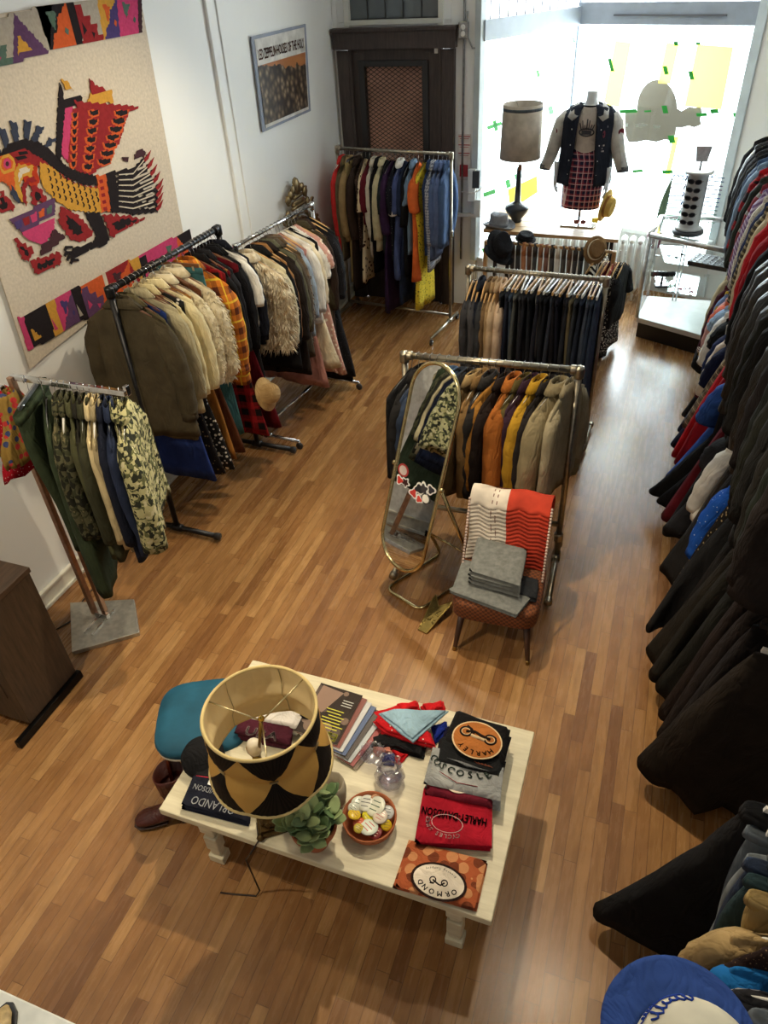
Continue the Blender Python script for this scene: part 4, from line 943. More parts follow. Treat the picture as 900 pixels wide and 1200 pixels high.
# ---- low pipe rack in the middle, the nearer one
pE0, pE1 = (-1.10, 3.66, 1.37), (-.275, 3.66, 1.37)
pE0 = onz(474, 416, 1.37); pE1 = onz(679, 434, 1.37)
pipe_rack('clothes_rack', 'low pipe clothes rack behind the standing mirror and the chair', pE0, pE1, BRASSY, foot=.42, rr=.019, low=.32, zf=.06, clampz=.22, foot_t=(.3, 1.0))
rowE = [G('vest', 'vest', 'black waistcoat', blk, L=.72, h=B_), G('jacket', 'jacket', 'black jacket', blk2, L=.7, h=B_), G('jacket', 'jacket', 'dark denim jacket', denim_d, L=.7, h=B_), G('jacket', 'jacket', 'blue denim jacket with pale collar', denim, L=.68, mc=cream, h=I_), G('jacket', 'jacket', 'faded denim jacket', denim_d, L=.72, mc=denim_l, wt=1.2, h=I_), G('jacket', 'jacket', 'slate grey zip jacket', cloth((50, 52, 56)), L=.75, mc=denim, wt=1.6, w=.23, h=I_),
  G('jacket', 'jacket', 'charcoal denim jacket', cloth((44, 50, 60)), L=.76, wt=1.4, h=I_), G('jacket', 'jacket', 'near-black jacket', blk2, L=.78, h=I_), G('coat', 'jacket', 'olive tan coat', cloth((104, 86, 58)), L=.8, mc=tan_, h=I_), G('jacket', 'jacket', 'light brown jacket', cloth((128, 100, 64)), L=.74, h=I_), G('jacket', 'jacket', 'charcoal blazer', cloth((46, 44, 44)), L=.76, wt=1.3, h=I_), G('blouse', 'blouse', 'ochre blouse', cloth((160, 112, 50)), L=.6, s=.5, h=I_),
  G('jacket', 'jacket', 'black brown jacket', cloth((38, 30, 28)), L=.74, h=I_), G('jacket', 'jacket', 'rust orange jacket', cloth((156, 92, 40)), L=.7, wt=1.6, w=.23, h=I_), G('jacket', 'jacket', 'olive jacket', cloth((84, 74, 42)), L=.76, h=I_), G('jacket', 'jacket', 'dark plum jacket', plum, L=.76, h=I_), G('jacket', 'jacket', 'mustard yellow jacket', cloth((172, 132, 40)), L=.7, wt=1.5, h=I_), G('jacket', 'jacket', 'black jacket with pale lining', cloth((40, 36, 36)), L=.72, h=I_), G('jacket', 'jacket', 'khaki safari jacket', cloth((138, 126, 98)), L=.76, wt=2.0, w=.23, pocket=1, tm=.05, h=I_), G('jacket', 'jacket', 'stone coloured jacket', cloth((150, 140, 116)), L=.72, h=I_)]
row(rowE, pE0, pE1, 'nearer middle rack', ('left end', 'right end'), 21, rr=.019, yaw=-.42)

# ---- pipe rack behind it with trousers
pF0 = onz(549, 314, 1.36); pF1 = onz(711, 328, 1.36)
pipe_rack('clothes_rack', 'pipe clothes rack full of dark trousers between window table and nearer rack', pF0, pF1, BRASSY, foot=.32, rr=.017, zf=.05)
rowF = [G('sweater', 'sweater', 'charcoal sweater', cloth((60, 60, 64)), L=.9), G('sweater', 'sweater', 'slate sweater', cloth((72, 72, 76)), L=.9), G('shirt', 'shirt', 'navy shirt', cloth((32, 36, 48)), L=.86), G('sweater', 'sweater', 'dark grey sweater', cloth((54, 56, 60)), L=.92), G('jacket', 'jacket', 'brown jacket', cloth((120, 96, 68)), L=.85), G('shirt', 'shirt', 'tan shirt', cloth((164, 138, 102)), L=.88), G('shirt', 'shirt', 'beige shirt', cloth((190, 166, 136)), L=.85), G('blouse', 'shirt', 'pinkish beige blouse', cloth((204, 180, 156)), L=.86, wt=1.2)]
cf = [(38, 40, 44), (34, 38, 50), (48, 58, 72), (70, 74, 74), (40, 42, 46), (30, 32, 38), (40, 42, 48), (28, 30, 36), (80, 82, 86), (34, 36, 44), (30, 32, 36), (26, 28, 34), (44, 48, 58), (26, 26, 30), (30, 32, 42), (28, 28, 32), (36, 38, 44), (90, 84, 66), (46, 50, 56), (36, 42, 54), (60, 68, 82), (40, 50, 66), (44, 54, 72)]
cn = ['charcoal', 'navy', 'blue grey', 'mid grey', 'charcoal', 'black', 'charcoal', 'black', 'light grey', 'navy', 'black', 'black', 'slate', 'black', 'dark navy', 'black', 'charcoal', 'khaki', 'grey', 'navy', 'faded blue', 'dark blue', 'blue denim']
hs = [W_, P_, W_, W_, P_, I_]
for i, c in enumerate(cf): rowF.append(G('trousers', 'trousers', cn[i]+' trousers', cloth(tuple(min(255, int(x*1.3)) for x in c)), L=1.12+.06*math.sin(i*2.1), h=hs[i % 6], wt=.9))
row(rowF, pF0, pF1, 'trouser rack', ('left end', 'right end'), 33, rr=.017)

# ---- low wooden rack by the window with belts, hats and dresses
pG0 = Vector((-1.52, 6.78, .98)); pG1 = Vector((-.36, 6.70, .98))
wr = thing('clothes_rack', 'low wooden rack with belts and dresses in front of radiator', 'clothes rack')
WD = wood((150, 110, 66), (196, 156, 104), axis=1, k=24)
MB().tube([pG0, pG1], .014, 10).build('rod', WD, wr)
for p in (pG0, pG1):
    MB().box((p.x, p.y, .5), (.035, .05, .98)).build('post', WD, wr, bevel=.003)
    MB().box((p.x, p.y-.05, .03), (.04, .55, .05)).build('foot', WD, wr, bevel=.003)
MB().box(((pG0.x+pG1.x)/2, pG0.y-.05, .12), (1.16, .025, .04)).build('lower_rail', WD, wr, bevel=.003)
bcol = [(60, 44, 36), (30, 28, 28), (176, 112, 66), (92, 58, 40), (34, 30, 30), (150, 96, 60), (120, 74, 56), (40, 34, 34), (210, 204, 194), (70, 60, 50), (100, 70, 48), (46, 40, 40), (26, 26, 28), (130, 130, 120)]
bn = ['dark brown', 'black', 'tan', 'brown', 'black', 'caramel', 'chestnut', 'near-black', 'white', 'grey brown', 'mid brown', 'charcoal', 'black', 'grey']
for i, c in enumerate(bcol):
    P = pG0.lerp(pG1, .22+.045*i); m = MB(); L = .46+.12*math.sin(i*1.7)
    ps = [(.016*math.sin(i), -.012, -L), (.0, -.016, -.1), (0, -.017, 0), (0, 0, .019), (0, .017, 0), (0, .016, -.1), (.01, .012, -L*.8)]
    for a, b in zip(ps, ps[1:]):
        a, b = Vector(a), Vector(b); m.add([a+Vector((-.017, 0, 0)), a+Vector((.017, 0, 0)), b+Vector((.017, 0, 0)), b+Vector((-.017, 0, 0))], [(0, 1, 2, 3)], 0, True)
    o = m.build('belt', gloss(c, .45), None, loc=P, thick=.004); o.rotation_euler = (0, 0, .5)
    tag(o, bn[i]+' leather belt over the low wooden rack, '+ORD[i]+' from its left end', 'belt', 'belts on the low wooden rack')
    MB().tube([(-.022, -.012, -L), (.022, -.012, -L), (.022, -.012, -L-.04), (-.022, -.012, -L-.04)], .003, 5, closed=True).build('buckle', metal((200, 190, 160), .25), o)
rowG = [G('dress', 'dress', 'dark floral dress', dots((36, 32, 38), (150, 70, 80), 28, .25), L=.86, s=0), G('scarf', 'skirt', 'zebra striped skirt', stripes((236, 232, 222), (24, 22, 24), 16, 2, .5, .1), L=.74, fl=.06, cat='skirt', wt=1.3), G('dress', 'dress', 'cream patterned dress', dots((220, 208, 180), (60, 50, 50), 40, .3), L=.8, s=0), G('dress', 'dress', 'maroon printed dress', dots((96, 34, 50), (210, 130, 90), 30, .25), L=.84, s=0, wt=1.2), G('dress', 'dress', 'orange and pink print dress', dots((190, 90, 80), (240, 190, 170), 30, .3), L=.7, s=0), G('dress', 'dress', 'black and white spotted dress', dots((30, 28, 30), (226, 220, 206), 60, .34), L=.88, s=0, wt=1.5), G('bag', 'blouse', 'black blouse', blk, L=.6, s=.2, cat='blouse')]
row(rowG, pG0.lerp(pG1, .84), pG1+Vector((.12, -.01, 0)), 'low wooden rack', ('left end', 'right end'), 41, rr=.014, yaw=-.2)

# ---- two-tier rail along the right wall
up0, up1 = Vector((.77, 2.05, 2.06)), Vector((.77, 6.75, 2.06))
lo0, lo1 = Vector((.77, .62, 1.12)), Vector((.77, 6.75, 1.12))
rl = thing('wall_rail', 'upper black pipe clothes rail along the right wall', 'clothes rail')
MB().tube([up0, up1], .016, 10).build('rod', PIPE_D, rl)
for y in (2.1, 3.6, 5.1, 6.7): MB().tube([(.77, y, 2.06), (XR-.01, y, 2.06)], .014, 8).build('bracket', PIPE_D, rl)
rl = thing('wall_rail', 'lower black pipe clothes rail along the right wall', 'clothes rail')
MB().tube([lo0, lo1], .016, 10).build('rod', PIPE_D, rl)
for y in (.7, 2.4, 3.9, 5.3, 6.7): MB().tube([(.77, y, 1.12), (XR-.01, y, 1.12)], .014, 8).build('bracket', PIPE_D, rl)
zig = stripes((196, 184, 210), (128, 104, 150), 34, 2, .5, .05)
U = [G('jacket', 'jacket', 'black and red jacket', blk, L=.8, mc=red), G('jacket', 'jacket', 'black satin jacket', leather((22, 22, 26)), L=.84, wt=1.3), G('jacket', 'jacket', 'black jacket with white zips', blk, L=.84, mc=white), G('jacket', 'jacket', 'charcoal zip jacket', cloth((52, 52, 54)), L=.84), G('jacket', 'jacket', 'black denim jacket', cloth((34, 36, 42)), L=.86), G('jacket', 'jacket', 'mid blue denim jacket', denim, L=.84, wt=1.4, cuff=denim_d), G('jacket', 'jacket', 'pale blue denim jacket', denim_l, L=.78),
  G('shirt', 'shirt', 'red and black buffalo check shirt', plaid((178, 28, 36), (28, 18, 22), (178, 28, 36), 8, .5), L=.82, wt=1.5), G('shirt', 'shirt', 'second red checked shirt', plaid((170, 30, 40), (40, 20, 26), (220, 150, 150), 14), L=.8), G('shirt', 'shirt', 'dark green shirt', cloth((50, 56, 50)), L=.8), G('sweater', 'sweater', 'grey sweater with red pattern bands', stripes((150, 146, 138), (130, 50, 58), 9, 2, .8), L=.74, wt=1.3), G('sweater', 'sweater', 'lilac zigzag sweater', zig, L=.76, wt=1.3), G('sweater', 'sweater', 'white flecked sweater', dots((214, 208, 196), (150, 144, 140), 90, .3), L=.76),
  G('sweater', 'sweater', 'navy sweater', cloth((34, 46, 86)), L=.76), G('shirt', 'shirt', 'striped khaki shirt', stripes((150, 136, 104), (70, 62, 50), 30, 2, .6), L=.8), G('shirt', 'shirt', 'cream shirt', cream2, L=.82), G('jacket', 'jacket', 'bright red track jacket', cloth((196, 36, 44)), L=.84, wt=1.5), G('jacket', 'jacket', 'deep red jacket', cloth((160, 28, 38)), L=.86, wt=1.5), G('vest', 'vest', 'black beaded waistcoat', dots((18, 18, 20), (120, 120, 124), 50, .08), L=.7), G('jacket', 'jacket', 'black ribbed jacket', blk, L=.8)]
lj = ['black leather biker jacket', 'black leather jacket', 'dark brown leather jacket', 'black leather coat', 'soft black leather jacket', 'black suede jacket', 'black bomber jacket', 'black nylon jacket', 'dark olive parka', 'black wool coat', 'black corduroy jacket', 'faded black jacket', 'black quilted jacket', 'very dark green jacket', 'black long coat']
for i, n_ in enumerate(lj):
    U.append(G('jacket', 'jacket' if 'coat' not in n_ else 'coat', n_, leather((25+i % 3*3, 24+i % 3*2, 24)) if 'leather' in n_ or 'nylon' in n_ else cloth((26+(i*5) % 9, 26+(i*3) % 8, 27)), L=.86+.03*math.sin(i*3), wt=1.25, w=.225))
N = len(U); ORD_U = U[::-1]
rs_ = row(U, up1, up0, 'upper wall rail', ('window end', 'near end'), 51, group='clothes on the upper wall rail', tilt=-.07, hd='black plastic')
Lr = [G('trousers', 'trousers', 'navy trousers', cloth((26, 30, 44)), L=.98), G('skirt', 'skirt', 'long navy skirt', cloth((28, 34, 52)), L=.98, fl=.06, wt=1.3), G('cardigan', 'sweater', 'cream cardigan', cloth((196, 184, 150)), L=.7), G('skirt', 'skirt', 'black pleated skirt', blk, L=.95, fl=.08), G('sweater', 'sweater', 'maroon sweater with striped cuffs', cloth((72, 26, 36)), L=.72, cuff=stripes((72, 26, 36), (230, 220, 210), 60, 2, .6), wt=1.4), G('sweater', 'sweater', 'yellow and blue patterned sweater', dots((110, 130, 170), (210, 180, 60), 22, .4), L=.55, wt=1.1),
  G('blouse', 'blouse', 'pale pink blouse', pink, L=.6, s=.4), G('tee', 'tee', 'coral t-shirt', cloth((220, 110, 80)), L=.62, cat='t-shirt'), G('tee', 'tee', 'light blue t-shirt', lblue, L=.64, cat='t-shirt'), G('blouse', 'blouse', 'white blouse', white, L=.62, s=.4), G('dress', 'dress', 'long black dress', blk, L=1.0, s=.2, wt=1.2), G('dress', 'dress', 'pale cream knitted dress', cloth((176, 172, 156)), L=1.0, s=.0, fl=-.04), G('dress', 'dress', 'deep navy dress', cloth((24, 34, 76)), L=1.0, s=.3, wt=1.2), G('blouse', 'blouse', 'cream blouse with red lining', cloth((222, 206, 190)), L=.6, s=.45, cuff=maroon),
  G('dress', 'dress', 'dark navy long dress', cloth((24, 30, 60)), L=1.02, s=.3, wt=1.2), G('skirt', 'skirt', 'plaid wool skirt', plaid((130, 116, 96), (66, 56, 52), (200, 180, 150), 16), L=.8, fl=.1), G('skirt', 'skirt', 'bright red skirt', cloth((190, 30, 40)), L=.98, fl=.12, wt=1.3), G('skirt', 'skirt', 'crimson skirt', cloth((150, 26, 38)), L=.98, fl=.1), G('dress', 'dress', 'cream dress', cloth((204, 196, 176)), L=.98, s=0), G('dress', 'dress', 'bright blue dress', cloth((48, 84, 160)), L=.98, s=.3), G('dress', 'gown', 'long black evening dress', blk, L=1.03, s=0, fl=.08, wt=1.8),
  G('dress', 'dress', 'black velvet dress', cloth((18, 18, 22)), L=1.0, s=0, fl=.06, wt=1.4), G('skirt', 'skirt', 'maroon skirt with white lace trim', cloth((94, 24, 34)), L=.96, fl=.12, wt=1.4), G('skirt', 'skirt', 'black flounced skirt', blk, L=.98, fl=.12), G('dress', 'dress', 'charcoal dress', cloth((40, 40, 44)), L=.9, s=.2), G('blouse', 'blouse', 'white cotton blouse', white, L=.68, s=.45, wt=1.2), G('skirt', 'skirt', 'black satin skirt', leather((20, 20, 24)), L=.96, fl=.1), G('skirt', 'skirt', 'black cotton skirt', blk2, L=.98, fl=.12, wt=1.2),
  G('blouse', 'blouse', 'bright blue printed blouse', dots((30, 80, 170), (180, 200, 230), 40, .14), L=.66, s=.45, wt=1.2), G('skirt', 'skirt', 'black skirt with gold chain print', dots((28, 26, 26), (150, 130, 96), 40, .24), L=.98, fl=.08), G('skirt', 'skirt', 'long black skirt', blk, L=1.02, fl=.14, wt=1.3)]
for i, n_ in enumerate(['black crepe skirt', 'black jersey skirt', 'brown black skirt', 'black wool skirt', 'black lined skirt', 'dark chocolate skirt', 'black A-line skirt', 'black velvet skirt']):
    Lr.append(G('skirt', 'skirt', n_, cloth((25+(i*7) % 10, 23+(i*5) % 6, 23)), L=1.0+.02*math.sin(i*2), fl=.10+.05*math.sin(i), wt=1.2, h=[I_, P_, 'pink padded'][i % 3]))
for i_, q_ in enumerate(Lr):
    q_['ti'] = max(0, .085-.004*i_)
row(Lr, lo1, lo0+Vector((0, 1.38, 0)), 'lower wall rail', ('window end', 'near end'), 61, group='clothes on the lower wall rail', tilt=-.14, hd='wire')
Nr = [G('trousers', 'trousers', 'wide black flared trousers', blk, L=1.08, fl=.42, wt=2.0, tm=.06, h=P_, ti=-.12), G('trousers', 'trousers', 'grey flared jeans', cloth((96, 104, 112)), L=.98, h=P_), G('trousers', 'trousers', 'pale grey jeans', plain((128, 136, 142), var=.4, scale=12), L=.8, h=I_), G('trousers', 'trousers', 'dark blue jeans', denim_d, L=.95, h=I_), G('trousers', 'trousers', 'teal trousers', cloth((44, 62, 66)), L=.8, h=I_), G('trousers', 'trousers', 'folded khaki trousers', cloth((150, 128, 84)), L=.5, h=P_, wt=1.3), G('blouse', 'blouse', 'tan satin blouse', cloth((170, 144, 100)), L=.55, s=.35, h=P_, wt=1.2), G('skirt', 'skirt', 'black brown beaded skirt', dots((40, 28, 26), (120, 96, 70), 90, .2), L=.85, h=P_), G('blouse', 'blouse', 'bright blue blouse', cloth((30, 104, 170)), L=.5, s=.3, h=I_), G('jacket', 'jacket', 'black and silver brocade jacket', dots((40, 40, 44), (150, 150, 154), 20, .42), L=.62, h=P_, wt=1.5), G('trousers', 'trousers', 'washed grey jeans', plain((104, 112, 120), var=.4, scale=12), L=.85, h=B_, wt=1.2), G('trousers', 'trousers', 'black corduroy trousers', blk2, L=.9, h=B_), G('jacket', 'jacket', 'dark plum jacket', cloth((44, 40, 50)), L=.7, h=B_, wt=1.3), G('jacket', 'jacket', 'grey denim jacket', cloth((84, 90, 98)), L=.68, h=B_, wt=1.3)]
row(Nr, lo0+Vector((-.02, .92, 0)), lo0+Vector((-.02, .05, 0)), 'near rail section', ('far end', 'camera end'), 71, group='clothes on the near rail section', tilt=-.08)
# ------------------------------------------------------------------ white-washed coffee table
TX0, TX1, TY0, TY1, TZ = -1.545, -.155, 1.165, 1.995, .45
WW = wood((196, 186, 156), (226, 218, 190), axis=0, k=16, rough=.5)
ct = thing('coffee_table', 'whitewashed low wooden coffee table in the middle of the floor', 'table', (-.85, 1.58, 0))
MB().box((0, 0, TZ-.02), (TX1-TX0, TY1-TY0, .04)).build('tabletop', WW, ct, bevel=.005)
m = MB()
for s_ in (-1, 1): m.box((0, s_*.33, TZ-.075), (1.1, .025, .07)); m.box((s_*.55, 0, TZ-.075), (.025, .64, .07))
m.build('apron', WW, ct, bevel=.003)
for a in (-1, 1):
    for b in (-1, 1):
        m = MB(); lx, ly = a*.545, b*.335
        for z0, z1, w_ in ((0, .05, .075), (.05, .10, .05), (.10, .20, .065), (.20, .24, .045), (.24, .41, .07)):
            m.box((lx, ly, (z0+z1)/2), (w_, w_*.8, z1-z0))
        m.build('leg', WW, ct, bevel=.006)
MB().box((0, 0, .13), (1.05, .05, .045)).build('stretcher', WW, ct, bevel=.004)
def T(px, py, z=0.0): return onz(px, py, TZ+z)

def soft_slab(pts, h, z=TZ, n=14, layers=3, seed=0, rnd=.5, wave=.004):
    """folded cloth from four ground corners: layered soft-edged pad"""
    r = random.Random(seed); P = [Vector((p[0], p[1], 0)) for p in pts]; m = MB(); lh = h/layers
    for L in range(layers):
        ins = .006*r.random(); ph = r.uniform(0, 6); vs = []; c = sum(P, Vector())/4
        Q = [p+(c-p).normalized()*ins+Vector((r.uniform(-.005, .005), r.uniform(-.005, .005), 0)) for p in P]
        def pos(u, v): return (Q[0]*(1-u)+Q[1]*u)*(1-v)+(Q[3]*(1-u)+Q[2]*u)*v
        for top in (1, 0):
            for j in range(n+1):
                for i in range(n+1):
                    u, v = i/n, j/n; q = pos(u, v); e = 1-max(abs(2*u-1), abs(2*v-1))
                    pr = min(1, e*7); pr = math.sqrt(max(0, 1-(1-pr)**2))
                    zz = z+lh*L+lh*.5 + (lh*.52*pr+wave*math.sin(7*u+ph)*math.sin(5*v+ph)*pr*(L+1)/layers if top else -lh*.5*pr)
                    vs.append((q.x, q.y, zz))
        N = (n+1)**2; fs = []
        for j in range(n):
            for i in range(n):
                a = j*(n+1)+i; fs.append((a, a+1, a+n+2, a+n+1)); fs.append((a+N, a+N+n+1, a+N+n+2, a+N+1))
        m.add(vs, fs)
    return m
def pad(name, px, h, mat, label, cat, group=None, layers=3, seed=0, z=TZ, wave=.004, zpx=None):
    pts = [onz(p[0], p[1], (z+h*.6) if zpx is None else zpx) for p in px]
    return tag(soft_slab(pts, h, z, layers=layers, seed=seed, wave=wave).build(name, mat), label, cat, group)
TG = 'folded t-shirts on the coffee table'
# column on the right
orm = pad('folded_t_shirt', [(478, 982), (572, 1010), (558, 1068), (461, 1038)], .03, dots((176, 92, 56), (206, 142, 96), 22, .5, (120, 62, 40)), 'orange brown printed t-shirt with an oval emblem, front of table', 't-shirt', TG, 2, 1)
def frame_at(px0, px1, z):
    a = onz(px0[0], px0[1], z); b = onz(px1[0], px1[1], z); x = (b-a); x.z = 0; x.normalize(); return x, Vector((-x.y, x.x, 0))
zt = TZ+.036; xr, yr = frame_at((478, 982), (572, 1010), zt); oc = onz(514, 1033, zt)
def ell_plate(m, c, x, y, rx, ry, z0, th, mi=0, n=36):
    ring = lambda s_, z: [Vector(c)+x*rx*s_*math.cos(2*PI*k/n)+y*ry*s_*math.sin(2*PI*k/n)+Vector((0, 0, z)) for k in range(n)]
    m.loft([ring(1, z0), ring(1, z0+th), ring(.985, z0+th)], mi, smooth=False)
m = MB(); ell_plate(m, oc, xr, yr, .105, .068, -.001, .001, 0); ell_plate(m, oc, xr, yr, .095, .059, .0003, .001, 1)
# printed words face the far side of the table
arc_write(m, 'ORMOND', oc+Vector((0, 0, .0018)), -xr, -yr, .072, .042, 150, 30, .026, 2, bold=.0007)
arc_write(m, 'Brewing Company', oc+Vector((0, 0, .0018)), -xr, -yr, .077, .046, 225, 315, .012, 2, inward=True)
c_ = oc+Vector((0, 0, .0015))
for sx_ in (-.022, .022): m.tube([c_+xr*(sx_+.011*math.cos(a))+yr*(.011*math.sin(a)) for a in [2*PI*k/12 for k in range(12)]], .0022, 4, 2, closed=True)
m.tube([c_+xr*-.022, c_+yr*-.01, c_+xr*.01-yr*.012, c_+xr*.022], .003, 4, 2); m.tube([c_+xr*-.03-yr*.014, c_+xr*-.015-yr*.012], .0025, 4, 2)
m.build('print', [cloth((44, 28, 24)), cloth((226, 214, 196)), cloth((36, 26, 24))], orm)
hb_ = pad('folded_t_shirt', [(497, 925), (577, 940), (576, 994), (487, 988)], .062, cloth((168, 26, 44)), 'bright red printed t-shirt with black and white lettering', 't-shirt', TG, 3, 2)
zt = TZ+.068; xr, yr = frame_at((492, 955), (576, 972), zt)
m = MB(); write(m, 'HARLEY-DAVIDSON', onz(532, 956, zt), -xr, -yr, .046, 0, sx=.62, bold=.001)
arc_write(m, 'CYCLES SINCE', onz(524, 965, zt), -xr, -yr, .075, .05, 130, -10, .022, 1, bold=.0006)
m.tube([onz(524, 965, zt)-xr*.06*math.cos(a)-yr*.036*math.sin(a) for a in [2*PI*k/30 for k in range(30)]], .0012, 4, 1, closed=True)
m.build('print', [cloth((30, 22, 26)), cloth((230, 200, 200))], hb_)
mr = pad('folded_t_shirt', [(503, 902), (579, 918), (578, 951), (496, 934)], .088, cloth((112, 30, 46)), 'dark maroon t-shirt between the grey and bright red ones', 't-shirt', TG, 2, 3)
m = MB(); xr, yr = frame_at((503, 902), (579, 918), TZ+.094); ell_plate(m, onz(536, 924, TZ+.094), xr, yr, .04, .02, 0, .001, 0); m.build('print', cloth((214, 196, 180)), mr)
gr = pad('folded_t_shirt', [(506, 880), (590, 900), (586, 944), (496, 922)], .112, cloth((158, 160, 160)), 'heather grey folded t-shirt with rounded green outline lettering', 't-shirt', TG, 3, 4)
zt = TZ+.119; xr, yr = frame_at((506, 880), (590, 900), zt)
m = MB(); arc_write(m, 'COSCOSLE', onz(545, 893, zt), xr, yr, .13, .055, 195, 320, .042, 0, inward=True, bold=.0008); m.tube([onz(515, 904, zt), onz(535, 917, zt), onz(560, 922, zt)], .0018, 4, 1)
m.build('print', [cloth((86, 104, 92)), cloth((140, 60, 60))], gr)
bw = pad('folded_t_shirt', [(514, 868), (594, 886), (589, 918), (508, 900)], .128, cloth((30, 31, 33)), 'black t-shirt with grey feather print under the round logo one', 't-shirt', TG, 2, 5)
m = MB(); zt = TZ+.135
for k in range(9): m.tube([onz(524+k*2, 888+k*.5, zt), onz(536+k*3, 892+k, zt), onz(549+k*3.2, 899+k*.6, zt)], [.0004, .0022, .0004], 4)
for k in range(5): m.tube([onz(556+k*4, 892+k*1.2, zt), onz(562+k*4, 896+k, zt)], [.0018, .0004], 4, 1)
m.build('print', [cloth((120, 122, 124)), cloth((150, 84, 60))], bw)
tl = pad('folded_t_shirt', [(533, 838), (600, 862), (590, 900), (518, 876)], .145, cloth((24, 23, 24)), 'black t-shirt with round orange motorcycle logo, farthest on the table', 't-shirt', TG, 3, 6)
zt = TZ+.152; xr, yr = frame_at((533, 838), (600, 862), zt); oc = onz(559, 867, zt)
m = MB(); ell_plate(m, oc, xr, yr, .105, .088, -.001, .001, 0); ell_plate(m, oc, xr, yr, .099, .082, .0002, .001, 1)
c_ = oc+Vector((0, 0, .002))+yr*.02
for sx_ in (-.055, .05):
    m.tube([c_+xr*(sx_+.024*math.cos(a))+yr*(.022*math.sin(a)) for a in [2*PI*k/18 for k in range(18)]], .004, 5, 2, closed=True)
    m.tube([c_+xr*(sx_+.018*math.cos(a))+yr*(.016*math.sin(a)) for a in [2*PI*k/18 for k in range(18)]], .002, 5, 0, closed=True)
m.tube([c_+xr*-.055, c_+xr*-.02+yr*.012, c_+xr*.01+yr*.004, c_+xr*.05], .006, 5, 2); m.tube([c_+xr*-.03-yr*.01, c_+xr*.03-yr*.012], .007, 5, 0); m.tube([c_+xr*-.06+yr*.03, c_+xr*-.035+yr*.02, c_+xr*-.02], .003, 5, 2)
arc_write(m, 'HARLEY', oc+Vector((0, 0, .0022)), -xr, -yr, .078, .062, 150, 50, .03, 2, bold=.0008)
m.build('print', [cloth((216, 190, 150)), cloth((170, 104, 52)), cloth((36, 26, 22))], tl)
# left corner
oz = pad('folded_t_shirt', [(227, 906), (298, 925), (292, 966), (212, 945)], .05, cloth((30, 32, 44)), 'navy black printed t-shirt with grey lettering at left table corner', 't-shirt', TG, 3, 7)
zt = TZ+.056; xr, yr = frame_at((212, 940), (292, 962), zt)
m = MB(); write(m, 'ORLANDO', onz(250, 943, zt), -xr, -yr, .05, 0, sx=.8); write(m, 'HARLEY-DAVIDSON', onz(258, 929, zt), -xr, -yr, .034, 0, sx=.8)
m.build('print', cloth((150, 152, 156)), oz)
wb_ = pad('folded_t_shirt', [(232, 890), (300, 905), (292, 928), (226, 912)], .06, cloth((28, 28, 30)), 'black t-shirt with white and red print behind the navy one', 't-shirt', TG, 2, 8)
m = MB(); zt = TZ+.067; xr, yr = frame_at((232, 890), (300, 905), zt)
m.tube([onz(230, 909, zt), onz(250, 912, zt)], .002, 4, 1)
for k in range(6): m.add([onz(250+k*3.4, 908+k*1.4, zt), onz(252.4+k*3.4, 909+k*1.4, zt), onz(249.4+k*3.4, 918+k*1.2, zt), onz(247+k*3.4, 917+k*1.2, zt)], [(0, 1, 2, 3)], 0, False)
m.add([onz(245, 914, zt+.001), onz(264, 921, zt+.001), onz(262, 926, zt+.001), onz(243, 919, zt+.001)], [(0, 1, 2, 3)], 0, False)
m.build('print', [cloth((222, 220, 216)), cloth((190, 50, 70))], wb_)
bn_ = thing('beanie_hat', 'black knitted hat resting behind the navy folded t-shirt', 'hat', T(240, 893), .4)
m = MB(); m.lathe([(.085, 0), (.092, .02), (.092, .055), (.085, .06), (.075, .085), (.04, .105), (.005, .11)], 28, wob=lambda a, z: 1+.01*math.sin(a*14)); m.build('hat_body', blk, bn_)
mb_ = pad('folded_t_shirt', [(283, 838), (345, 852), (340, 874), (274, 862)], .07, cloth((70, 28, 40)), 'maroon t-shirt with outlined capital letters seen through lampshade', 't-shirt', TG, 2, 9)
zt = TZ+.078; xr, yr = frame_at((283, 842), (345, 856), zt); m = MB(); write(m, 'URA', onz(306, 860, zt), xr, yr, .06, 0, sx=1.3, bold=.001); m.build('print', cloth((200, 180, 176)), mb_)
pad('folded_t_shirt', [(298, 829), (356, 838), (348, 856), (292, 846)], .085, cloth((212, 206, 200)), 'white folded t-shirt behind the maroon one under the lamp', 't-shirt', TG, 2, 10)
pad('folded_t_shirt', [(312, 822), (366, 832), (360, 846), (308, 836)], .075, cloth((30, 28, 30)), 'black folded t-shirt at the back edge behind the lamp', 't-shirt', TG, 2, 11)

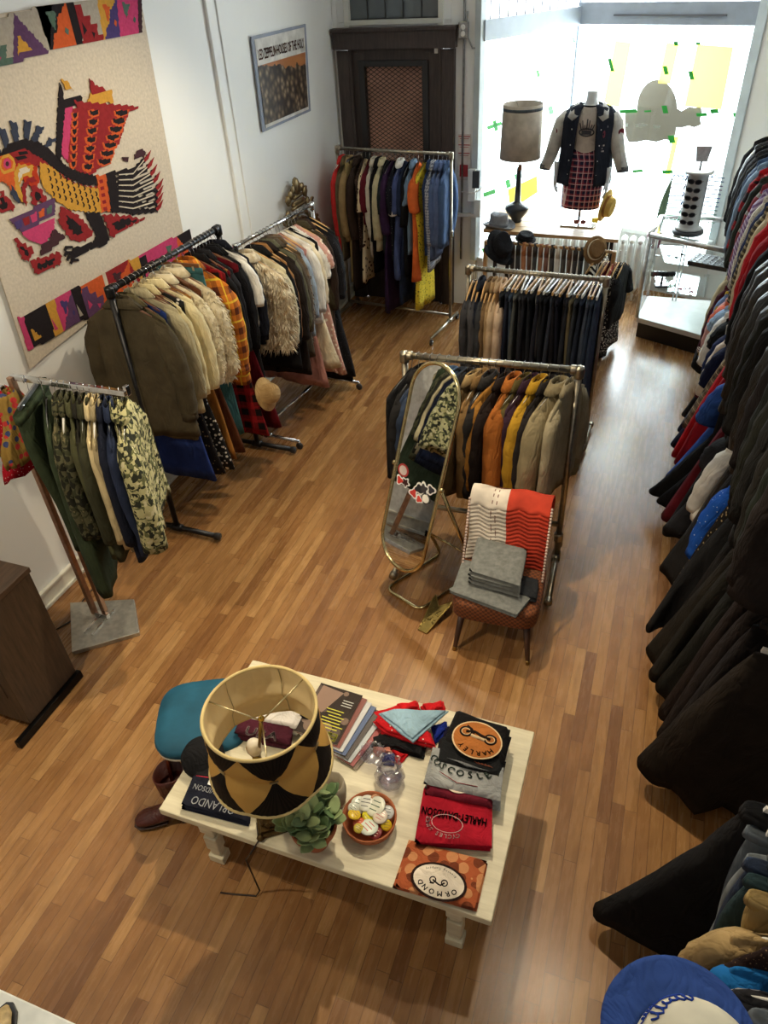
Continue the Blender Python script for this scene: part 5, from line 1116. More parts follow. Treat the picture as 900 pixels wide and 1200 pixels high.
# magazines fanned out
for i in range(8):
    o_ = Vector((.021*i-.0, -.006*i, 0)); a = -.17-.035*i
    mg = thing('magazine', ['motorcycle magazine with yellow cover lines topmost of the fanned row', 'magazine second in the fanned row', 'magazine third in the fanned row', 'magazine fourth in the fanned row', 'magazine fifth in the fanned row', 'magazine sixth in the fanned row', 'magazine seventh in the fanned row', 'magazine at the right end of the fanned row'][i]+' on the coffee table' if i else 'motorcycle magazine with yellow cover lines topmost of the fanned row', 'magazine', T(400, 850)+o_+Vector((-.06, 0.01, .05-.0065*i)), a+.12, 'fanned magazines on the table')
    cc = [(96, 84, 78), (120, 60, 50), (190, 190, 190), (70, 90, 130), (60, 50, 46), (170, 176, 180), (150, 60, 60), (110, 90, 70)][i]
    MB().box((0, 0, .0026), (.21, .275, .005)).build('pages', gloss((214, 208, 196), .5), mg)
    cv = MB().box((0, 0, .0056), (.212, .277, .0008)).build('cover', dots((60, 52, 48), (128, 108, 96), 12, .45, cc) if i == 0 else gloss(cc, .3), mg)
    if i == 0:
        m = MB()
        for k, (tx, yy) in enumerate((('Easy', .108),)): write(m, tx, (.045, -yy, .0062), (-1, 0, 0), (0, -1, 0), .055, 0, bold=.0012)
        for k in range(7): m.box((.03+.012*math.sin(k*2), -.075+.016*k, .0062), (.09+.02*math.sin(k), .0045, .0004), 0)
        for k in range(3): m.box((.06, .055+.014*k, .0062), (.05, .004, .0004), 1)
        m.add([(-.09, .0, .0061), (-.03, -.01, .0061), (.02, .12, .0061), (-.09, .13, .0061)], [(0, 1, 2, 3)], 2, False)
        m.build('cover_print', [gloss((206, 200, 60)), gloss((200, 200, 196)), gloss((140, 112, 96))], cv)

# bandanas and cloths
def poly_pad(name, px, h, z, mat, label, cat, group, seed=0, folds=2):
    P = [onz(p[0], p[1], z+h) for p in px]; c = sum(P, Vector())/len(P); c.z = 0; r = random.Random(seed); m = MB()
    for L in range(folds):
        hh = h/folds; zz = z+hh*L; outl = []
        for i, p in enumerate(P):
            q = P[(i+1) % len(P)]
            for k in range(5): 
                w_ = p.lerp(q, k/5); w_.z = 0; outl.append(w_+(c-w_).normalized()*(.012*L+.003*r.random()))
        rings = []
        for s_, zr in ((.96, 0), (1, .25), (1, .7), (.95, 1), (.6, 1.12), (.2, 1.05+.2*r.random())):
            rings.append([c+(w_-c)*s_+Vector((0, 0, zz+hh*zr+(.003*math.sin(i*1.3) if s_ < .97 else 0))) for i, w_ in enumerate(outl)])
        m.loft(rings)
    return tag(m.build(name, mat), label, cat, group)
BG = 'bandanas piled on the coffee table'
RD = dots((190, 28, 36), (236, 220, 214), 34, .13); RD2 = cloth((196, 30, 36))
poly_pad('bandana', [(434, 833), (470, 822), (486, 848), (452, 862), (436, 850)], .03, TZ, RD, 'red spotted bandana at the left of the bandana pile', 'bandana', BG, 1)
poly_pad('bandana', [(462, 824), (490, 818), (493, 828), (470, 836)], .04, TZ, RD2, 'plain red bandana poking out behind pale blue one', 'bandana', BG, 2)
poly_pad('bandana', [(492, 824), (520, 818), (523, 828), (500, 838)], .04, TZ, RD2, 'plain red bandana at the far right corner of the pile', 'bandana', BG, 3)
poly_pad('bandana', [(505, 848), (524, 842), (526, 856), (509, 868)], .035, TZ, cloth((30, 48, 140)), 'royal blue bandana beside the black logo t-shirt', 'bandana', BG, 4)
poly_pad('bandana', [(515, 850), (528, 848), (530, 860), (518, 868)], .03, TZ, cloth((28, 26, 52)), 'dark navy satin bandana beside the royal blue one', 'bandana', BG, 5)
poly_pad('bandana', [(434, 862), (452, 856), (500, 872), (497, 886), (470, 878), (434, 873)], .03, TZ, blk, 'black bandana folded in front of the red ones', 'bandana', BG, 6)
poly_pad('bandana', [(434, 874), (460, 872), (462, 882), (440, 884)], .02, TZ, cloth((214, 140, 120)), 'salmon pink bandana under the black one', 'bandana', BG, 7)
poly_pad('bandana', [(446, 880), (464, 880), (462, 896), (448, 894)], .018, TZ, cloth((26, 44, 120)), 'blue bandana corner in front of the black one', 'bandana', BG, 8)
poly_pad('bandana', [(458, 876), (479, 882), (466, 897)], .024, TZ, RD2, 'small red triangular bandana in front of black one', 'bandana', BG, 9)
poly_pad('bandana', [(436, 842), (470, 842), (505, 856), (512, 874), (484, 868), (450, 856)], .03, TZ+.03, RD, 'red bandana with white dots under the pale blue one', 'bandana', BG, 10)
poly_pad('bandana', [(443, 834), (462, 828), (526, 831), (484, 868), (470, 858)], .022, TZ+.06, cloth((142, 172, 190)), 'pale blue triangular bandana on top of the pile', 'bandana', BG, 11, 2)

# glass shell dish and ruffled glass vase
GL = glass((232, 232, 240), .12, .2)
sd = thing('glass_shell_dish', 'clear lilac glass scalloped dish beside the ruffled glass vase', 'dish', T(437, 888, .01), .8)
m = MB(); rings = []
for j in range(7):
    v = j/6; rings.append([(.055*v*math.cos(a)*(1+.05*math.sin(a*16)), .055*v*math.sin(a)*(1+.05*math.sin(a*16)), .005+.035*v*v+.003*math.sin(a*16)*v) for a in [2*PI*k/64 for k in range(64)]])
m.loft(rings[1:], cap=(True, False)); m.build('dish_body', GL, sd, thick=.003)
vs_ = thing('ruffled_glass_vase', 'squat clear glass vase with ruffled rim beside bandana pile', 'vase', T(457, 915))
m = MB(); m.lathe([(.035, .0), (.055, .012), (.062, .04), (.048, .07), (.032, .09), (.036, .105), (.052, .122)], 48, wob=lambda a, z: 1+(.12 if z > .1 else .03)*math.sin(a*8), cap=(True, False)); m.build('vase_body', GL, vs_, thick=.003)

# terracotta bowl full of badges
TC = plain((164, 96, 62), rough=.8, var=.15)
bo = thing('terracotta_bowl', 'round terracotta bowl filled with pin badges', 'bowl', T(434, 966))
m = MB(); m.lathe([(.03, 0), (.085, .004), (.102, .03), (.108, .062), (.102, .064), (.096, .035), (.08, .012), (.02, .01)], 36, cap=(True, True)); m.build('bowl_body', TC, bo)
bp = T(434, 966); rnd = random.Random(11)
bc_ = [((-.055, .035), .036, (222, 226, 212), 'white badge with green emblem'), ((-.03, .045), .036, (226, 226, 214), 'white badge with black lettering'), ((.012, .04), .042, (224, 224, 206), 'large white badge with green letters'), ((-.004, .006), .028, (220, 210, 50), 'bright yellow round badge'), ((.03, .016), .026, (228, 214, 40), 'yellow badge with dark stripes'), ((-.056, -.018), .026, (226, 190, 50), 'amber yellow badge'), ((-.032, -.036), .024, (214, 110, 80), 'coral badge'),
       ((.062, .034), .028, (196, 198, 196), 'grey badge with dark arrow'), ((.044, .006), .030, (220, 206, 190), 'cream badge with pink script'), ((.074, -.012), .022, (206, 176, 30), 'mustard badge'), ((.014, -.046), .038, (214, 222, 210), 'pale badge with red corner'), ((-.02, -.066), .020, (200, 180, 70), 'small gold badge'), ((.048, -.055), .026, (120, 40, 44), 'dark red badge on edge'), ((.0, .072), .022, (186, 138, 104), 'tan wooden badge'), ((-.07, .008), .022, (218, 220, 206), 'small white badge'), ((.05, .055), .020, (120, 70, 50), 'brown leather badge')]
for i, ((x, y), r_b, c, lb) in enumerate(bc_):
    bd = thing('pin_badge', lb+' in the terracotta bowl', 'badge', bp+Vector((x, y, .055+.008*(i % 3))), rnd.uniform(0, 6), 'badges in the terracotta bowl')
    bd.rotation_euler = (rnd.uniform(-.3, .3), rnd.uniform(-.3, .3), rnd.uniform(-.6, .6))
    MB().lathe([(r_b*.9, 0), (r_b, .002), (r_b*.96, .005), (r_b*.6, .008), (.001, .009)], 24).build('badge_face', gloss(c, .25), bd)
    m = MB(); dkc = [(40, 90, 60), (40, 40, 44), (40, 80, 50), (150, 140, 60), (50, 50, 40), (160, 110, 30), (240, 200, 180), (30, 30, 34), (190, 90, 90), (120, 90, 20), (190, 50, 50), (90, 70, 30), (220, 200, 190), (120, 80, 60), (60, 100, 60), (60, 36, 26)][i]
    for k in range(3): m.box((0, (k-1)*r_b*.42, .0082-.0006*abs(k-1)), (r_b*(1.1-.25*abs(k-1)), r_b*.08, .0016))
    m.build('badge_print', gloss(dkc), bd)

# plant in a terracotta pot
pp = thing('potted_succulent', 'green succulent in a terracotta pot on the coffee table', 'plant', T(371, 985))
m = MB(); m.lathe([(.05, 0), (.07, .06), (.082, .105), (.09, .105), (.092, .13), (.084, .132), (.08, .115), (.02, .112)], 32); m.build('pot', TC, pp)
MB().lathe([(.001, .0), (.079, .0), (.079, .006), (.001, .012)], 24).build('soil', plain((54, 42, 34), bump=.6), pp, loc=(0, 0, .112))
rnd = random.Random(5); LG = plain((142, 160, 112), rough=.5, var=.18, scale=6, bump=.1); LG2 = plain((96, 122, 82), rough=.5, var=.18, scale=6, bump=.1)
for st_ in range(13):
    a = st_*2.4; R_ = .012+.055*math.sqrt(st_/13); tp_ = Vector((math.cos(a)*R_*1.5, math.sin(a)*R_*1.5, .19+.05*rnd.random()-.5*R_)); b_ = Vector((math.cos(a)*R_*.6, math.sin(a)*R_*.6, .11))
    MB().tube([b_, (b_+tp_)/2+Vector((0, 0, .01)), tp_], .004, 6).build('stem', LG2, pp)
    for q_ in range(7):
        an = q_*2.2+st_; ln = rnd.uniform(.03, .045); el = rnd.uniform(.1, .8)-.05*q_
        d_ = Vector((math.cos(an)*math.cos(el), math.sin(an)*math.cos(el), math.sin(el))); c_ = tp_+Vector((0, 0, -.008*q_+.02))
        sd_ = d_.cross(Vector((0, 0, 1))).normalized(); up_ = sd_.cross(d_).normalized(); m = MB(); rings = []
        for j in range(7):
            v = j/6; w_ = .024*math.sin(PI*min(1, .12+v*.86))**.7; th = .0035
            cc_ = c_+d_*ln*1.5*v+up_*(.012*v*v)
            rings.append([cc_+sd_*w_*math.cos(t_)+up_*(th*math.sin(t_)+.25*w_*math.cos(t_)**2) for t_ in [2*PI*k/10 for k in range(10)]])
        m.loft(rings).build('leaf', LG if (q_+st_) % 3 else LG2, pp)
sp_ = thing('stone_jar', 'pale grey ribbed jar with terracotta rim behind the succulent', 'jar', T(392, 938))
MB().lathe([(.03, 0), (.05, .02), (.055, .08), (.05, .13), (.045, .13), (.04, .05), (.01, .03)], 28, wob=lambda a, z: 1+.02*math.sin(a*20)).build('jar_body', plain((150, 140, 122)), sp_)

# table lamp
LP = T(321, 962); LP.z = TZ
tl_ = thing('table_lamp', 'bronze table lamp with black pleated and gold diamond fabric shade', 'lamp', LP, .62)
BRZ = metal((92, 74, 46), .45)
m = MB(); m.box((0, 0, .012), (.13, .13, .02)).box((0, 0, .03), (.11, .11, .02)); 
for a in (-1, 1):
    for b in (-1, 1): m.ell((a*.06, b*.06, .012), (.018, .018, .014), 8)
for k in range(12):
    a = 2*PI*k/12; m.ell((.045*math.cos(a), .045*math.sin(a), .055+.012*math.sin(k*2.3)), (.016, .016, .02), 8)
m.lathe([(.05, .04), (.055, .06), (.03, .09), (.022, .12), (.035, .16), (.04, .2), (.03, .25), (.016, .28), (.012, .36), (.014, .40)], 20); m.build('base', BRZ, tl_, bevel=.002)
SHO = Vector((.062*math.cos(.62), -.062*math.sin(.62), 0))
MB().tube([(0, 0, .40), Vector((0, 0, .70))+SHO], .006, 8).build('stem', metal((150, 130, 80), .3), tl_)
MB().lathe([(.014, 0), (.018, .02), (.016, .05), (.012, .06)], 14).build('bulb_socket', metal((170, 150, 90), .3), tl_, loc=(0, 0, .40))
MB().ell((0, 0, .50), (.03, .03, .042), 14).build('light_bulb', gloss((230, 226, 214), .2), tl_)
rt, rb, zh, zl = .192, .218, .735, .46
def shp(v): return rt+(rb-rt)*(1-v)-.022*math.exp(-((v-.50)/.12)**2)
NS = 144; rings = []
for j in range(26):
    v = 1-j/25; rings.append([(shp(v)*math.cos(a)*(1+.004*math.sin(a*90)), shp(v)*math.sin(a)*(1+.004*math.sin(a*90)), zl+(zh-zl)*v-.018*abs(math.sin(a*3))*(1-v)) for a in [2*PI*k/NS for k in range(NS)]])
s = NT('shade_silk'); v = s.sep(s.coord()); th_ = s.math('ARCTAN2', v[1], v[0])
u = s.math('FRACT', s.math('ADD', s.math('DIVIDE', th_, 2*PI/6), .5)); du = s.math('ABSOLUTE', s.math('MULTIPLY', s.math('SUBTRACT', u, .5), 2.0))
vv = s.math('DIVIDE', s.math('SUBTRACT', v[2], zl), zh-zl); dv = s.math('ABSOLUTE', s.math('MULTIPLY', s.math('SUBTRACT', vv, .48), 2.0))
dsum = s.math('ADD', du, dv); gold_ = s.math('LESS_THAN', dsum, 1.0)
# pleats fan out from the knots between the diamonds
ku = s.math('SUBTRACT', 1.0, du); ang = s.math('DIVIDE', ku, s.math('ADD', dv, .05)); pl_ = s.math('SINE', s.math('MULTIPLY', ang, 42.0))
black_ = s.mix(s.math('MULTIPLY', s.math('ADD', pl_, 1.0), .5), lin((9, 8, 7)), lin((30, 24, 20)))
s.base(s.mix(gold_, black_, lin((186, 144, 76)))); s.set(Roughness=.65, Specular_IOR_Level=.12)
s.bump(s.math('MULTIPLY', pl_, s.math('SUBTRACT', 1.0, gold_)), .5, .003)
so = MB().loft(rings, cap=(False, False)).build('lampshade', s.m, tl_, loc=SHO)
MB().loft([[(x*.985, y*.985, z) for x, y, z in r] for r in rings], cap=(False, False)).build('shade_lining', plain((226, 206, 160), rough=.8, bump=0, var=.05), so)
for zz, R_ in ((zh, rt), (zl, rb)):
    m = MB()
    m.tube([(R_*math.cos(a), R_*math.sin(a), zz-(.018*abs(math.sin(a*3)) if zz == zl else 0)+.002*math.sin(a*80)) for a in [2*PI*k/160 for k in range(160)]], .0065, 6, closed=True); m.build('braid_trim', plain((206, 184, 128), bump=.5, fine=900), so)
m = MB()
for k in range(3):
    a = 2*PI*k/3+.5; m.tube([(0, 0, zh-.055), (rt*math.cos(a), rt*math.sin(a), zh-.006)], .003, 6)
m.build('spider_fitter', metal((214, 200, 160), .3), so)
for k in range(6):
    a = 2*PI*k/6+.02; MB().tube([(shp(v)*.975*math.cos(a), shp(v)*.975*math.sin(a), zl+(zh-zl)*v) for v in (0, .25, .5, .75, 1)], .0016, 5).build('shade_wire', metal((190, 176, 140), .4), so)
for k in range(6):
    a = 2*PI*(k+.5)/6; MB().tube([(shp(.48)*1.02*math.cos(a+t_), shp(.48)*1.02*math.sin(a+t_), zl+(zh-zl)*.48) for t_ in (-.08, 0, .08)], .004, 6).build('gathered_knot', plain((150, 130, 90)), so)
MB().lathe([(.003, 0), (.01, .004), (.012, .014), (.007, .024), (.001, .028)], 14).build('finial', metal((190, 160, 80), .2), so, loc=(0, 0, zh-.055))
q = [LP+Vector((-.06, -.03, .004)), T(303, 985, .004), T(296, 996, .004)+Vector((0, -.02, 0)), Vector((-1.16, 1.15, .30)), Vector((-1.15, 1.16, .02)), onz(300, 1050, .006), onz(275, 1048, .006), onz(258, 1046, .006)]
tag(MB().tube([q[0], q[1], q[2], Vector((q[2].x, 1.155, .445)), q[3], q[4], q[5], q[6], q[7]], .0035, 6).build('lamp_cord', gloss((40, 26, 20), .5)), 'brown cord running from the table lamp down to the floor', 'cord')

# ------------------------------------------------------------------ blue stool chair and boots left of the table
bs = thing('blue_chair', 'blue upholstered chair seat half hidden behind the coffee table', 'chair', (-1.60, 1.62, 0), .45)
m = MB(); rings = []
for s_, z in ((.9, .42), (1, .43), (1.02, .455), (.98, .475), (.7, .485), (.2, .488)):
    rings.append([(.21*s_*sgnpow(math.cos(a), .55), .2*s_*sgnpow(math.sin(a), .55), z) for a in [2*PI*k/40 for k in range(40)]])
m.loft(rings).build('seat', plain((30, 84, 108), rough=.7), bs)
MB().loft([[(x*1.0, y*1.0, .415) for x, y, z in rings[1]], [(x, y, .43) for x, y, z in rings[1]]]).build('seat_rim', gloss((214, 206, 188), .4), bs)
for a in (-1, 1):
    for b in (-1, 1): MB().tube([(a*.16, b*.15, .42), (a*.19, b*.18, .0)], .009, 8).build('leg', metal((120, 60, 40), .35), bs)
BT = leather((70, 30, 24))
def boot(name, loc, rz, label):
    t = thing(name, label, 'boot', loc, rz, 'pair of boots'); m = MB(); rings = []
    for z, rx, ry, oy in ((.06, .045, .055, .0), (.10, .043, .05, .0), (.16, .047, .05, .005), (.24, .055, .058, .008), (.31, .062, .066, .01), (.36, .064, .07, .012)):
        rings.append([(rx*math.cos(a), oy+ry*math.sin(a), z+.012*math.cos(2*a)*(z > .3)) for a in [2*PI*k/24 for k in range(24)]])
    top = rings[-1]; rings.append([(x*.93, y*.93, z) for x, y, z in top]); rings.append([(x*.9, y*.9, z-.12) for x, y, z in top])
    m.loft(rings, cap=(True, True)); m.build('shaft', BT, t)
    m = MB(); rings = []
    for y, w_, h_ in ((.062, .02, .05), (.05, .035, .075), (.0, .04, .10), (-.06, .04, .085), (-.12, .046, .06), (-.17, .045, .048), (-.2, .03, .034), (-.212, .008, .02)):
        rings.append([(w_*math.cos(a), y, .024+max(0, h_*(.5+.5*math.sin(a)))) for a in [2*PI*k/20 for k in range(20)]])
    m.loft(rings).build('foot_upper', BT, t)
    MB().prism([(x, y, .018) for x, y in ((-.04, -.06), (-.048, -.13), (-.044, -.19), (-.02, -.216), (.02, -.216), (.044, -.19), (.048, -.13), (.038, -.06))], (0, 0, .01)).build('sole', gloss((50, 26, 20), .5), t, bevel=.003)
    MB().prism([(x, y, 0) for x, y in ((-.036, -.0), (-.036, .05), (-.02, .064), (.02, .064), (.036, .05), (.036, 0))], (0, 0, .03)).build('heel', gloss((40, 22, 18), .5), t, bevel=.003); return t
boot('tall_boot', (-1.665, 1.36, 0), -1.15+.1, 'brown leather tall boot on the floor beside the table, nearer one')
boot('tall_boot', (-1.64, 1.53, 0), -1.25, 'brown leather tall boot behind the nearer boot')

# ------------------------------------------------------------------ standing oval mirror
MC, MY, MT, MH, MW = Vector((-1.03, 3.11, .92)), -.52, .30, .60, .168
mu = Vector((math.cos(MY), math.sin(MY), 0)); mbk = Vector((-math.sin(MY), math.cos(MY), 0)); mv = Vector((0, 0, math.cos(MT)))+mbk*math.sin(MT); mn = mu.cross(mv)
BR = metal((226, 210, 160), .16)
sm = thing('standing_mirror', 'oval full length mirror on a brass tube stand with stickers', 'mirror')
def capsule(w_, h_, n=48):
    out = []
    for k in range(n):
        a = 2*PI*k/n; x = math.cos(a)*w_; y = math.sin(a)*w_+(h_-w_)*(1 if math.sin(a) >= 0 else -1)
        out.append((x, y))
    return out
MB().tube([MC+mu*x+mv*y for x, y in capsule(MW+.008, MH+.008)], .011, 10, closed=True).build('frame', BR, sm)
MB().prism([MC+mu*x+mv*y-mbk*.0 for x, y in capsule(MW, MH)], mn*-.003).build('mirror_glass', metal((235, 236, 236), .015), sm)
MB().prism([MC+mu*x+mv*y-mn*.006 for x, y in capsule(MW, MH)], mn*-.004).build('backing', plain((60, 50, 44)), sm)
pv0 = MC-mu*(MW+.02)-mv*.02; pv1 = MC+mu*(MW+.02)-mv*.02
f0, f1 = onz(452, 690, .012), onz(492, 715, .012); bk = mbk*.48
b0, b1 = Vector(f0)+bk+Vector((0, 0, 0)), Vector(f1)+bk
def rnd_path(pts, r=.05, n=5):
    out = [pts[0]]
    for a, b, c in zip(pts, pts[1:], pts[2:]):
        a, b, c = Vector(a), Vector(b), Vector(c); u_ = b+(a-b).normalized()*r; w_ = b+(c-b).normalized()*r
        for k in range(n+1):
            t_ = k/n; out.append(u_.lerp(b, t_).lerp(b.lerp(w_, t_), t_))
    out.append(pts[-1]); return out
MB().tube(rnd_path([pv0, b0, f0, f1, b1, pv1], .06), .011, 10).build('tube_stand', BR, sm)
MB().tube([b0.lerp(pv0, .25), b1.lerp(pv1, .25)], .008, 8).build('cross_bar', BR, sm)
for p in (pv0, pv1): MB().ell(p, (.016, .016, .016), 10).build('pivot_knob', BR, sm)
stk = [(-.11, -.005, .042, 0, (206, 190, 186), (170, 60, 60)), (-.12, -.07, .03, 1, (200, 60, 50), (240, 240, 240)), (-.075, -.065, .03, 2, (60, 30, 30), (230, 230, 230)), (.03, -.055, .035, 1, (40, 40, 44), (230, 225, 220)), (.0, -.095, .032, 1, (190, 60, 56), (240, 240, 240)), (.065, -.04, .04, 2, (60, 56, 60), (230, 230, 230)), (.095, -.085, .036, 0, (226, 224, 216), (60, 60, 60)), (.12, -.02, .03, 1, (50, 48, 56), (226, 220, 216)), (.05, -.11, .026, 1, (200, 70, 60), (240, 240, 240))]
for i, (x, y, r_s, kd, c, c2) in enumerate(stk):
    o_ = MC+mu*x+mv*(y-.03)+mn*.0015; k_ = 24; pts = []
    for k in range(k_):
        a = 2*PI*k/k_; rr_ = r_s*(1 if kd == 0 else (1+.25*math.sin(a*(3 if kd == 1 else 5)+i)))
        pts.append(o_+mu*rr_*math.cos(a)+mv*rr_*math.sin(a)*.9)
    so_ = MB().prism(pts, mn*.0006).build('sticker', plain(c2, bump=0), sm)
    MB().prism([o_+mn*.0008+(p-o_)*.72 for p in pts], mn*.0005).build('sticker_print', plain(c, bump=0), so_)

# brass boot jack
bj = thing('boot_jack', 'ornate brass boot jack on the floor beside the chair', 'boot jack')
a_ = onz(495, 740, .006); b_ = onz(517, 706, .07); dx_ = (b_-a_); ln_ = dx_.length; dx_.normalize(); sd_ = Vector((dx_.y, -dx_.x, 0)).normalized(); up_ = sd_.cross(dx_)
def bjp(s_, w_, o=0): return a_+dx_*ln_*s_+sd_*w_+up_*o
pts = [bjp(0, -.028), bjp(0, .028), bjp(.75, .05), bjp(1.0, .06), bjp(1.15, .055), bjp(1.0, .03), bjp(.86, 0), bjp(1.0, -.03), bjp(1.15, -.055), bjp(1.0, -.06), bjp(.75, -.05)]
MB().add([p for p in pts], [tuple(range(11))], 0, False).build('jack_plate', metal((110, 96, 56), .4), bj, thick=.008)
MB().tube(pts, .005, 6, closed=True).build('raised_rim', metal((170, 146, 84), .3), bj)
m = MB(); rnd = random.Random(2)
for k in range(26): m.ell(bjp(.08+.7*rnd.random(), rnd.uniform(-.03, .03), .006), (.006, .006, .004), 6)
m.build('scroll_relief', metal((140, 124, 74), .35), bj); MB().tube([bjp(.9, -.04), bjp(.9, -.04)-Vector((0, 0, .06))], .006, 6).tube([bjp(.9, .04), bjp(.9, .04)-Vector((0, 0, .06))], .006, 6).build('support_leg', metal((120, 100, 60), .35), bj)

# ------------------------------------------------------------------ chair with blanket and folded trousers
cx0 = Vector((-.515, 2.96, 0)); ch = thing('side_chair', 'small rust brown upholstered chair with tapered legs', 'chair', cx0, .04)
UP = NT('upholstery_weave'); v = UP.coord(); 
wv = UP.n('ShaderNodeTexChecker'); wv.inputs[1].default_value = lin((128, 72, 38)); wv.inputs[2].default_value = lin((84, 46, 26)); wv.inputs[3].default_value = 70; UP.l(v, wv.inputs[0]); UP.base(wv.outputs[0]); UP.set(Roughness=.85); UP.bump(wv.outputs[1], .4, .002); UP = UP.m
def cushion(sx_, sy_, z0, z1, e=.5):
    m = MB(); rings = []
    for q_, z in ((.94, z0), (1, z0+.015), (1, z1-.025), (.97, z1-.008), (.85, z1+.002), (.3, z1+.01)):
        rings.append([(sx_*q_*sgnpow(math.cos(a), e), sy_*q_*sgnpow(math.sin(a), e), z) for a in [2*PI*k/48 for k in range(48)]])
    return m.loft(rings)
cushion(.235, .24, .27, .40, .35).build('seat', UP, ch)
bk_ = cushion(.205, .055, 0, .40, .45).build('backrest', UP, ch); bk_.location = (0, .25, .36); bk_.rotation_euler = (-.22, 0, 0)
LGW = wood((44, 28, 22), (84, 54, 38), axis=2, k=30)
for a in (-1, 1):
    for b in (-1, 1):
        l_ = MB().tube([(a*.175, b*.17, .28), (a*.205, b*.215, .03), (a*.208, b*.22, 0)], [.022, .012, .012], 12).build('leg', LGW, ch)
        MB().tube([(a*.2052, b*.2155, .028), (a*.2085, b*.2205, .0)], .0128, 12).build('ferrule', metal((170, 140, 80), .3), l_)
# crocheted blanket over the back
bl = MB(); NU, NV = 72, 150; vs = []; mats_f = []
bw_, L1, L2 = .44, .40, .30
for j in range(NV+1):
    s_ = -L1+(L1+L2)*j/NV
    for i in range(NU+1):
        x = (i/NU-.5)*bw_; chev = .010*abs(((x/.055) % 2)-1); sv = s_
        rip = .0045*math.sin((s_+chev*1.6)*2*PI/.024)
        R_ = .06; top = .785
        if sv < 0: y = 0.195-abs(sv)*.18-rip; z = top-abs(sv)+.015
        else: y = .335+sv*.10+rip; z = top-sv*.95+.015
        if abs(sv) < .05:
            t_ = (sv+.05)/.1; y = .19+.15*t_; z = top-.03+.055*math.sin(t_*PI)
        vs.append((x+.006*math.sin(s_*20), y+.004*math.sin(x*30), z+.006*math.sin(x*22)))
fs = [(j*(NU+1)+i, j*(NU+1)+i+1, (j+1)*(NU+1)+i+1, (j+1)*(NU+1)+i) for j in range(NV) for i in range(NU)]
bl.add(vs, fs); 
for q_, f in enumerate(bl.f): bl.mi[q_] = 0 if (q_ % NU) < NU*.46 else 1
for q_ in range(len(bl.f)):
    i = q_ % NU; j = q_//NU
    if i in (20, 24) and j % 4 < 2: bl.mi[q_] = 2
blk_o = bl.build('crocheted_blanket', [plain((206, 196, 184), bump=.8, fine=200), plain((182, 58, 38), bump=.8, fine=200), plain((120, 90, 84))], None, thick=.012)
blk_o.location = cx0; blk_o.rotation_euler = (0, 0, .04); tag(blk_o, 'cream and orange red crocheted blanket draped over the chair back', 'blanket')
m = MB()
for s_ in (-1, 1):
    for k in range(24): m.ell((s_*(bw_/2+.003), .19-.17*(k/24), .78-.39*k/24), (.008, .007, .010), 6)
m.build('scalloped_edge', plain((214, 190, 180)), blk_o)
WG = plain((112, 114, 112), rough=.9, var=.22, scale=40, fine=700, bump=.6)
def cpad(px, h, z, mat, label, seed, layers=2): return pad('folded_trousers', px, h, mat, label, 'trousers', 'folded trousers on the chair', layers, seed, z, .006)
cpad([(541, 655), (600, 668), (595, 700), (530, 690)], .04, .405, WG, 'grey marl trousers at the bottom left of the chair stack', 1)
cpad([(545, 680), (632, 690), (605, 722), (524, 692)], .045, .40, WG, 'grey marl trousers spread under the rolled pair on the chair', 2, 2)
cpad([(600, 672), (632, 680), (630, 704), (604, 698)], .05, .41, cloth((36, 38, 42)), 'black faded jeans at the right of the chair stack', 3)
cpad([(558, 634), (618, 648), (608, 692), (548, 674)], .11, .45, WG, 'thick folded grey trousers on top of the chair stack', 4, 4)

# ------------------------------------------------------------------ dark cabinet at the left edge
CW = wood((44, 34, 26), (74, 58, 44), axis=2, k=30, rough=.5)
cb = thing('wooden_cabinet', 'dark wood grained cabinet with black metal base at left edge', 'cabinet', (-2.97, 1.72, 0))
MB().box((0, 0, .44), (.56, .37, .76)).build('body', CW, cb, bevel=.003)
MB().box((0, 0, .83), (.575, .385, .03)).build('top', wood((48, 36, 28), (78, 60, 46), axis=1, k=30), cb, bevel=.003)
MB().box((0, -.18, .5), (.44, .02, .5)).build('door', CW, cb, bevel=.003)
MB().box((.285, -.05, .03), (.03, .5, .05)).build('metal_runner', metal((44, 42, 42), .4), cb, bevel=.002)
MB().box((-.27, -.05, .03), (.03, .5, .05)).build('metal_runner', metal((44, 42, 42), .4), cb, bevel=.002)
for a in (-1, 1): MB().box((a*.24, 0, .05), (.04, .3, .03)).build('foot', CW, cb)
sc_ = thing('brown_figurine', 'brown carved figure standing on the dark cabinet', 'figurine', (-2.90, 1.74, .845))
m = MB(); m.tube([(0, 0, 0), (.01, 0, .05), (.0, .01, .11), (-.03, .02, .17), (-.07, .03, .22)], [.085, .075, .05, .035, .025], 14); m.tube([(.02, 0, .06), (.08, -.02, .03), (.12, -.03, .01)], [.04, .03, .012], 10)
m.build('figure_body', leather((66, 36, 26)), sc_)

